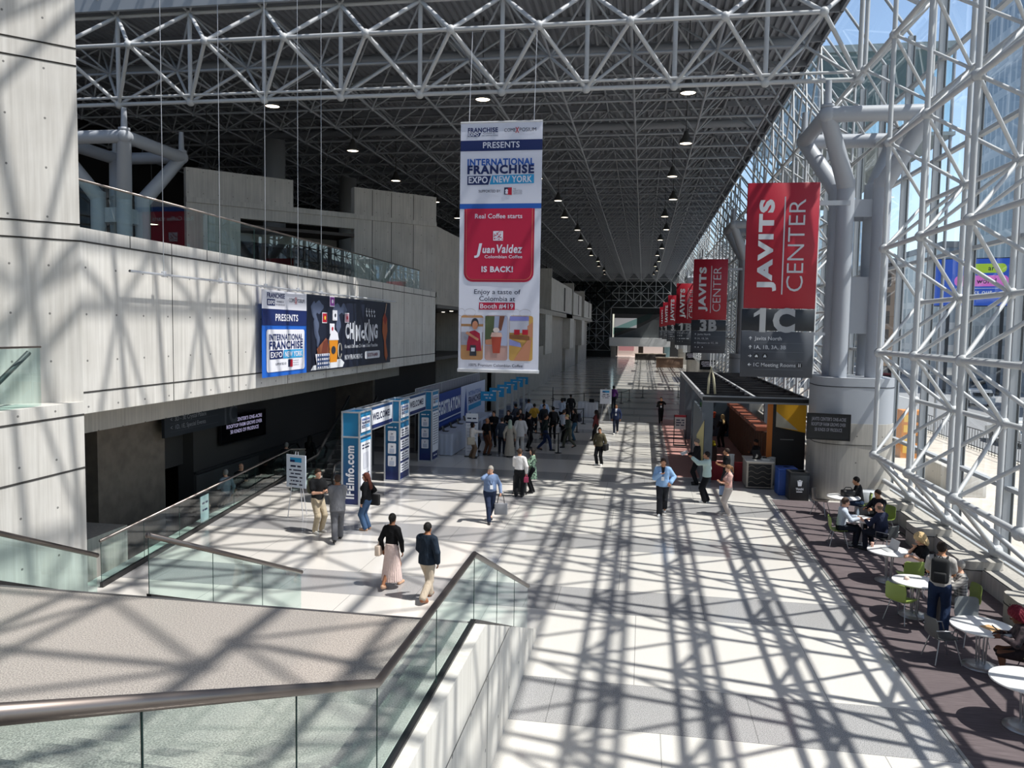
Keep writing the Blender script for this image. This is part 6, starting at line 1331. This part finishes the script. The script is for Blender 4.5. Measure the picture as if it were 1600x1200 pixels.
def bag(name, loc, rz, size, col, label, handle=0.0, cat='bag', strap=None):
    e = empty(name, loc, rz, label, cat); w, d, h_ = size; m = M(col, 0.75); q = MB(); q.rbox((-w/2, -d/2, -h_-handle), (w/2, d/2, -handle), m, min(w, d, h_)*0.22, 3); q.build('body', e)
    if handle:
        for s in (-1, 1): q = MB(); q.path([(-w*0.28, s*d*0.3, -handle-0.03), (-w*0.18, s*d*0.15, -0.02), (0, s*0.01, 0.02), (w*0.18, s*d*0.15, -0.02), (w*0.28, s*d*0.3, -handle-0.03)], 0.012, M(strap or col, 0.7), 6); q.build('handle', e)
    return e
def backpack(p, col, label, w=0.30, h_=0.46, d=0.17):
    c = p['T'](1.24, -0.115-d/2-0.035); e = empty('backpack', c, p['rz'], label, 'backpack'); m = M(col, 0.8)
    q = MB(); q.rbox((-w/2, -d/2, -h_/2), (w/2, d/2, h_/2), m, 0.07, 3); q.build('body', e); q = MB(); q.rbox((-w*0.36, -d/2-0.05, -h_*0.42), (w*0.36, -d/2+0.03, -h_*0.02), m, 0.03, 2); q.build('front_pocket', e)
    for s in (-1, 1): q = MB(); q.path([(s*0.1, d/2-0.02, h_*0.42), (s*0.115, d/2+0.1, h_*0.5), (s*0.115, d/2+0.24, h_*0.32), (s*0.12, d/2+0.25, 0.0), (s*0.15, d/2+0.12, -h_*0.3), (s*0.12, d/2-0.02, -h_*0.38)], 0.02, M('#17181a', 0.8), 6); q.build('strap', e)
    q = MB(); q.path([(-0.04, d/2-0.04, h_*0.47), (0, d/2-0.05, h_*0.58), (0.04, d/2-0.04, h_*0.47)], 0.012, m, 6); q.build('handle', e); return e
def phone(loc, rz, label): q = MB(); q.rbox((-0.036, -0.006, -0.075), (0.036, 0.006, 0.075), M('#17181b', 0.25), 0.005, 1); o = q.build('phone', None, loc, rz); o.rotation_euler = (R(-50), 0, rz); return tag(o, label, 'phone')
# ---- the people on the open floor
KH = '#b5a78f'; JEAN = '#2f3f58'; BLK = '#17181b'
p = person(-9.0, 20.88, -122, 'person in black polo and khaki trousers holding a phone by the tilted easel', '#1b1c1e', KH, '#d5d2cc', ('short', '#3a2a20'), 'fair', 1.86, arms=('phone', 'phone'), sleeve='short', turn=-12, nod=10, loose=0.008)
backpack(p, '#454838', 'dark olive backpack worn by the person in khaki trousers'); phone(p['W'](1), p['rz'], 'dark phone held by the person in khaki trousers')
person(-8.1, 20.12, 22, 'person in a grey suit seen from behind, standing with folded arms', '#6d6e73', '#5f6065', '#17161a', ('short', '#3b2d26'), 'tan', 1.86, arms=('fold', 'fold'), legs='walk', lean=2, turn=15, hem=0.80, loose=0.012)
p = person(-7.75, 21.46, 82, 'person in a black jacket and blue jeans by the web address tower', '#16171a', '#3f5878', '#c59a7a', ('long', '#54291c'), 'fair', 1.70, 'f', ('down', 'hip'), inner='#cfc7c4', badge='#8d97b5', loose=0.012, turn=8)
bag('shoulder_bag', p['T'](1.06, -0.16, 0.17), p['rz'], (0.12, 0.34, 0.32), '#141416', 'black shoulder bag at the hip of the person in jeans')
p = person(-5.46, 16.77, -8, 'person in a black top and long pale pink pleated skirt walking away', '#141416', None, '#c9a184', ('bun', '#15120f'), 'tan', 1.72, 'f', ('down', 'down'), legs='walk', skirt=(0.17, 0.25, '#ddc6bf', 'skirt'), hem=1.0)
b_ = bag('handbag', p['T'](0.98, 0.0, -0.31), p['rz'], (0.12, 0.3, 0.24), '#d9c6b4', 'cream handbag hanging at the side of the person in the pink skirt'); q = MB(); q.path([(0.0, -0.11, -0.03), (0.05, -0.06, 0.25), (0.14, 0.0, 0.47), (0.05, 0.06, 0.25), (0, 0.11, -0.03)], 0.011, M('#d9c6b4', 0.7), 6); q.build('strap', b_)
person(-4.46, 16.12, -14, 'person in a dark denim shirt and beige trousers walking away beside the stair railing', '#202b38', '#b7aa98', '#8a5434', ('short', '#14110f'), 'tan', 1.73, arms=('fwd', 'down'), legs='walk2', hem=0.82, loose=0.014, turn=-5)
p = person(-4.47, 23.23, -158, 'white-haired person in a blue shirt and navy trousers carrying a grey tote bag', '#7488aa', '#28324a', '#22242a', ('short', '#9d9890'), 'fair', 1.76, arms=('carry', 'neck'), legs='walk', turn=-22, nod=20, fat=1.22, hem=0.96, badge='#2b2f3a', lean=4)
bag('tote_bag', p['W'](-1), R(10), (0.40, 0.14, 0.36), '#8d8f94', 'grey tote bag with black handles carried by the white-haired person', 0.24, strap='#17181a')
p = person(-4.15, 26.97, -4, 'person in a white shirt and black trousers seen from behind with rolling luggage', '#e4e2e0', '#1c1d20', '#141416', ('short', '#4a372c'), 'mid', 1.72, arms=('phone', 'down'), hem=0.98, loose=0.006)
bag('gift_bag', p['W'](1), R(0), (0.16, 0.1, 0.2), '#c0486c', 'small pink gift bag in the hand of the person in the white shirt', 0.08)
person(-3.78, 27.72, 98, 'person in a dark green patterned dress and black leggings facing the white shirt', ('floral', '#1d2a26', '#7f9c86'), '#15161a', '#17171a', ('bob', '#191513'), 'fair', 1.64, 'f', ('chest', 'hip'), skirt=(0.55, 0.21, ('floral', '#1d2a26', '#7f9c86'), 'dress_skirt'), hem=1.0)
e = empty('suitcase', (-4.2, 27.45, 0), 0.1, 'black and lime wheeled suitcase standing before the person in the white shirt', 'suitcase')
q = MB(); q.rbox((-0.24, -0.13, 0.06), (0.24, 0.13, 0.68), M('#23262a', 0.6), 0.04, 2); q.rbox((-0.17, -0.135, 0.1), (-0.12, 0.135, 0.66), M('#b5c23a', 0.6), 0.01, 1); q.rbox((0.12, -0.135, 0.1), (0.17, 0.135, 0.66), M('#b5c23a', 0.6), 0.01, 1); q.build('body', e)
for s in (-1, 1): q = MB(); q.lathe([(0.0, -0.02), (0.05, -0.02), (0.05, 0.02), (0.0, 0.02)], (s*0.24, -0.1, 0.05), BLACK, 10, (1, 0, 0)); q.build('wheel', e)
q = MB(); q.path([(-0.12, 0.1, 0.66), (-0.12, 0.1, 0.98), (0.12, 0.1, 0.98), (0.12, 0.1, 0.66)], 0.011, DKGREY, 6); q.build('pull_handle', e)
person(0.75, 25.48, 178, 'person in a light blue jacket walking towards the stairs, hand at the chest', '#8fb2da', '#2a2b2f', '#e9e9e6', ('short', '#33241c'), 'mid', 1.84, arms=('hip', 'chest'), legs='walk', turn=4, nod=8, hem=0.86, loose=0.02, inner='#23262e', badge='#3b5f9a')
p = person(2.18, 30.76, 78, 'person in a dark suit reading white papers beside the kiosk corner post', '#17171c', '#131418', '#121214', ('short', '#6a625c'), 'fair', 1.80, arms=('phone', 'phone'), nod=22, hem=0.80, inner='#dfe0e4', loose=0.01)
q = MB(); q.box((-0.15, -0.11, -0.004), (0.15, 0.11, 0.004), M('#eeeeec', 0.6)); o = q.build('papers', None, p['W'](-1)+Vector((-0.12, 0.02, 0.03)), 0.3); o.rotation_euler = (0.3, -0.35, 0.3); tag(o, 'white sheets of paper held by the person in the dark suit', 'papers')
person(2.3, 27.58, 82, 'person in a pale green zip jacket and black trousers raising an arm to point', '#b9cec8', '#17181c', '#e1e1de', ('short', '#231a16'), 'mid', 1.80, arms=('raise', 'down'), hem=0.88, loose=0.02, nod=-5)
person(3.09, 28.84, 88, 'person in a black polo standing between the pale green jacket and the kiosk counter', '#18191c', '#25262a', '#17171a', ('short', '#2a1d18'), 'mid', 1.76, arms=('phone', 'phone'), sleeve='short', hem=0.92, fat=1.1)
p = person(2.84, 25.8, 102, 'person in a pink tee and pale trousers with a ponytail looking at a phone', '#d9aca2', '#c9bdb4', '#d9d0c8', ('pony', '#7d5b3e'), 'fair', 1.66, 'f', ('phone', 'phone'), sleeve='short', hem=0.96, nod=18, loose=0.008)
phone(p['W'](-1), p['rz'], 'dark phone held by the person in the pink tee')
b_ = bag('crossbody_bag', p['T'](0.98, 0.12, 0.17), p['rz'], (0.1, 0.26, 0.3), '#8fa6c9', 'light blue crossbody bag worn over the pink tee'); q = MB(); q.path([(0, -0.1, -0.05), (-0.1, -0.28, 0.2), (-0.24, -0.22, 0.46), (-0.24, -0.04, 0.46), (-0.1, 0.08, 0.25), (0, 0.1, -0.05)], 0.012, M('#2f3442', 0.7), 6); q.build('strap', b_)
p = person(-1.74, 34.12, 160, 'person in an olive jacket with a black bag at the edge of the sunlight', '#56503f', '#15161a', '#e4e3e0', ('short', '#1b1512'), 'mid', 1.68, arms=('down', 'pocket'), hem=0.88, turn=25, loose=0.01)
bag('shoulder_bag', p['T'](1.0, -0.05, -0.28), p['rz'], (0.16, 0.36, 0.3), '#17171a', 'black shoulder bag carried by the person in the olive jacket')
person(-2.31, 41.4, 60, 'person in a maroon top with long dark hair walking toward the queue', '#5c2a2c', '#201d20', '#2a2422', ('long', '#1a1210'), 'tan', 1.70, 'f', ('down', 'fwd'), legs='walk', res=0.017)
person(-1.39, 44.8, 178, 'person in a navy suit and white shirt walking in the sunlit strip', '#232d4c', '#1f2433', '#dedbd6', ('short', '#15120f'), 'tan', 1.74, arms=('down', 'down'), legs='walk', inner='#e6e6ea', badge='#9aa6c4', hem=0.82, res=0.017)
person(-2.04, 58.5, 5, 'person in a purple shirt walking away far down the hall', '#5b2f6a', '#26262c', '#1b1b1d', ('short', '#14110f'), 'dark', 1.80, legs='walk2', res=0.02)
p = person(1.24, 50.5, 180, 'person dressed in black holding up a phone outside the kiosk', '#141417', '#141417', '#17171a', ('short', '#191412'), 'mid', 1.72, arms=('face', 'chest'), legs='walk', badge='#d8d5d8', res=0.017)
person(4.0, 45.5, 150, 'person in an orange top inside the coffee kiosk', '#d45a3c', '#2a2226', '#17171a', ('short', '#1a1412'), 'tan', 1.7, lean=14, arms=('reach', 'phone'), res=0.018)
person(4.1, 41.0, 30, 'person in black with blonde hair inside the coffee kiosk', '#141417', '#141417', '#17171a', ('long', '#b79a6a'), 'fair', 1.72, 'f', ('phone', 'down'), res=0.018)
person(4.62, 32.6, 110, 'person in a dark apron behind the white-topped kiosk counter', '#1d1c1e', '#1a1a1d', '#17171a', ('short', '#191513'), 'tan', 1.62, arms=('phone', 'phone'), nod=20, hem=0.7, res=0.017)
# ---- people at the cafe tables (seated ones rest on the shell chairs)
person(5.56, 22.76, -92, 'person in a light striped shirt sitting in a green chair at the shared table', ('stripe', '#c4cbd6', '#a7b1c0'), '#20242e', '#17171a', ('short', '#4a3a30'), 'fair', 1.80, arms=('table', 'table'), legs='sit', lean=6, nod=8, turn=6, hem=0.95)
person(6.98, 26.28, 78, 'person in a black jacket and jeans sitting at the table nearest the concrete column', '#17181b', JEAN, '#17171a', ('short', '#1c1613'), 'mid', 1.78, arms=('table', 'table'), legs='sit', lean=10, nod=10)
person(7.02, 24.32, 122, 'person in dark glasses and a black jacket sitting at the shared table', '#1b1c22', '#1b1c20', '#17171a', ('short', '#2a1e18'), 'mid', 1.78, arms=('table', 'table'), legs='sit', lean=8, nod=14)
person(6.5, 22.16, 42, 'bald person in a navy suit sitting at the shared table', '#262b40', '#20232f', '#141416', ('fringe', '#7d6a5c'), 'fair', 1.82, arms=('table', 'table'), legs='sit', lean=10, fat=1.12)
person(6.66, 19.32, 92, 'person with curly blonde hair in a black dress typing at a silver laptop', '#17171a', None, '#17171a', ('curly', '#cdb083'), 'fair', 1.70, 'f', ('table', 'chin'), legs='sit', lean=14, nod=22, sleeve='short', skirt=(0.5, 0.2, '#1b1b1f', 'dress_skirt'))
p = person(5.95, 16.5, -22, 'person in a grey tee and blue jeans standing among the cafe tables', '#b3aea9', '#25334f', '#5b6a80', ('short', '#241a15'), 'mid', 1.84, arms=('phone', 'phone'), sleeve='short', turn=-15, hem=0.90, loose=0.012)
backpack(p, '#17181b', 'black backpack worn by the person standing among the cafe tables', 0.32, 0.50)
person(6.55, 17.02, 88, 'grey-haired person in a plaid shirt sitting in a green chair facing the standing backpacker', ('plaid', '#cfcac4', '#4a4a4e'), '#6f6a66', '#4a4a4c', ('short', '#a9a49e'), 'fair', 1.76, arms=('chin', 'lap'), legs='sit', lean=4, nod=-4)
p = person(6.62, 14.32, 76, 'person with red curly hair using a phone at the table', ('floral', '#2b2426', '#4a3d40'), None, '#17171a', ('curly', '#6a1526'), 'dark', 1.70, 'f', ('table', 'table'), legs='sit', lean=16, nod=24, skirt=(0.5, 0.2, '#2a2224', 'dress_skirt'))
phone(p['W'](1)+Vector((-0.03, 0, 0.05)), p['rz'], 'dark phone held by the person with red curly hair')
# ---- the check-in queue and desk
Q = [
 (-7.5, 34.5, -70, '#d9d0c6', '#7d6754', 'f', ('bob', '#1a1310'), 'dark', ('reach', 'down'), 'stand', 'person in a white top and brown wide trousers reaching to the notice stand', dict(loose=0.02)),
 (-7.75, 36.4, -60, '#9aa3b3', '#1c1d22', 'm', ('short', '#2a1e18'), 'tan', ('down', 'down'), 'stand', 'person in a grey-blue shirt behind the notice stand', {}),
 (-7.02, 35.5, -40, '#17181a', '#5a3a2a', 'm', ('none', ''), 'tan', ('down', 'down'), 'stand', 'bald person in a black tee and rust brown trousers at the check-in desk', dict(sleeve='short')),
 (-6.41, 36.1, 5, '#39414e', '#1f2430', 'm', ('short', '#3a332f'), 'fair', ('down', 'down'), 'stand', 'person in a slate suit seen from behind at the check-in desk', dict(hem=0.8)),
 (-5.9, 35.3, 10, '#aaa193', None, 'f', ('hijab', '#9fae9d'), 'tan', ('down', 'down'), 'stand', 'person in a long beige gown and pale headscarf in the queue', dict(skirt=(0.06, 0.26, '#aaa193', 'gown_skirt'), hem=0.95)),
 (-5.7, 37.1, 15, '#cfccc8', '#c9c5c0', 'm', ('short', '#1d1613'), 'tan', ('down', 'down'), 'stand', 'person dressed all in white behind the beige gown', dict(hem=0.7, loose=0.02)),
 (-5.45, 38.2, -60, '#17181c', '#141519', 'm', ('short', '#1d1512'), 'mid', ('phone', 'fwd'), 'stand', 'person in black holding a phone behind the white clothes', {}),
 (-4.55, 37.6, -75, '#16201f', '#1f2c4c', 'm', ('short', '#231a16'), 'tan', ('phone', 'back'), 'walk', 'person in a dark sweater and blue jeans striding through the queue', {}),
 (-4.62, 41.6, 20, '#15161a', '#17181c', 'm', ('short', '#1b1512'), 'mid', ('down', 'down'), 'stand', 'person in black with a black backpack halfway along the queue', {}),
 (-3.95, 40.5, -30, '#c5c9d2', '#15161a', 'm', ('short', '#3a2a22'), 'mid', ('phone', 'phone'), 'stand', 'person in a white shirt and black trousers looking down inside the queue', dict(sleeve='short')),
 (-3.5, 38.8, 120, '#39413a', '#4a4c42', 'm', ('short', '#9a8a5a'), 'fair', ('phone', 'down'), 'walk', 'person in green trousers leaning forward at the queue corner', dict(lean=10)),
 (-3.45, 41.4, 100, '#17181c', '#34566e', 'f', ('long', '#1b1411'), 'fair', ('phone', 'phone'), 'stand', 'person with a dark backpack and light blue jeans at the queue edge', {}),
 (-4.1, 44.0, 40, '#141519', '#17181c', 'f', ('long', '#14100e'), 'mid', ('down', 'phone'), 'stand', 'person in black with long black hair near the draped tables', {}),
 (-5.9, 43.5, 10, '#c79a3a', '#23262c', 'm', ('short', '#15110f'), 'tan', ('down', 'down'), 'stand', 'person in a mustard yellow shirt deep in the queue', dict(sleeve='short')),
 (-5.6, 45.4, 25, '#a9bcd6', '#23262c', 'm', ('short', '#15110f'), 'dark', ('phone', 'down'), 'stand', 'person in a pale blue shirt deep in the queue', {}),
 (-4.7, 46.9, -20, '#b9c4d4', '#1d1f25', 'm', ('short', '#15110f'), 'dark', ('face', 'down'), 'stand', 'person in a light shirt scratching the head at the back of the queue', {}),
 (-6.3, 41.0, 180, '#26191d', '#1d1f25', 'f', ('long', '#2a1a14'), 'fair', ('phone', 'phone'), 'stand', 'person with brown hair facing the stairs behind the check-in desk', {}),
 (-7.2, 38.2, 170, '#17181b', '#17181b', 'm', ('short', '#2b211c'), 'mid', ('phone', 'phone'), 'stand', 'person in black working at the front check-in counter', {}),
 (-6.7, 39.6, 175, '#1b1d24', '#17181b', 'f', ('bob', '#2d1d16'), 'fair', ('phone', 'down'), 'stand', 'person in a navy top at the second check-in counter', {}),
 (-6.1, 38.8, -30, '#20242a', '#1c1d21', 'm', ('short', '#221a16'), 'tan', ('down', 'phone'), 'stand', 'person in a charcoal jacket between the check-in counter and the queue', {}),
 (-6.9, 43.2, 60, '#3a3d46', '#1c1d21', 'm', ('short', '#1a1512'), 'tan', ('phone', 'down'), 'stand', 'person in a grey hoodie beside the blue placards', {}),
 (-6.6, 46.2, 30, '#b3b8c2', '#1c1d21', 'f', ('short', '#191412'), 'tan', ('down', 'down'), 'stand', 'person in a pale grey top beside the furthest placards', {}),
 (-5.3, 43.0, -140, '#22262b', '#1c1d21', 'm', ('short', '#241b17'), 'mid', ('down', 'down'), 'stand', 'person in a dark jacket turned back toward the stairs in the queue', {}),
 (-4.5, 50.6, 15, '#17181b', '#1c1d21', 'm', ('short', '#15110f'), 'dark', ('down', 'down'), 'stand', 'person in black standing by the far draped tables', {}),
]
qp = {}
for i, (x, y, a, tc_, bc, sx, hr, sk, ar, lg, lb, kw) in enumerate(Q):
    qp[i] = person(x, y, a, lb, tc_, bc, '#1a1a1c', hr, sk, 1.66+0.10*((i*37 % 10)/10)+(0.06 if sx == 'm' else 0), sx, ar, lg, res=0.018, group='people checking in', **kw)
bag('tote_bag', qp[0]['T'](1.05, -0.08, 0.28), R(20), (0.34, 0.16, 0.34), '#b9ae9b', 'large beige tote bag on the shoulder of the person reaching to the notice stand')
backpack(qp[8], '#141517', 'black backpack halfway along the check-in queue'); backpack(qp[11], '#1d2130', 'dark backpack worn at the queue edge by the person in light blue jeans')
# ---- on the escalator and in the opening
for i, (x, y, zz, a, tc_, hr, sk, lb) in enumerate((
  (-13.75, 24.3, -0.72, 60, '#8f9aa8', ('short', '#8d8a86'), 'fair', 'grey-haired person in a light shirt behind the long railing'),
  (-13.8, 25.4, -0.70, -120, '#17181b', ('fringe', '#6a5c50'), 'fair', 'balding person in black facing the grey-haired one behind the railing'),
  (-13.3, 22.3, -1.35, -60, '#17181b', ('none', ''), 'fair', 'bald person in black lower down behind the long railing'),
  (-13.4, 30.3, -0.35, 0, '#17181b', ('long', '#120e0c'), 'tan', 'person with long black hair riding the escalator by the web address tower'),
  (-13.9, 29.2, -0.5, 20, '#1b1c20', ('short', '#8f8b86'), 'fair', 'grey-haired person in a dark top riding the escalator'),
  (-14.0, 27.6, -0.9, 0, '#141517', ('short', '#120e0c'), 'dark', 'person in black on the lower escalator steps'))):
    person(x, y, a, lb, tc_, '#33435c' if i == 0 else '#1b1c20', '#17171a', hr, sk, 1.74, 'f' if hr[0] == 'long' else 'm', ('phone', 'down'), res=0.018, z=zz, group='people behind the long railing')
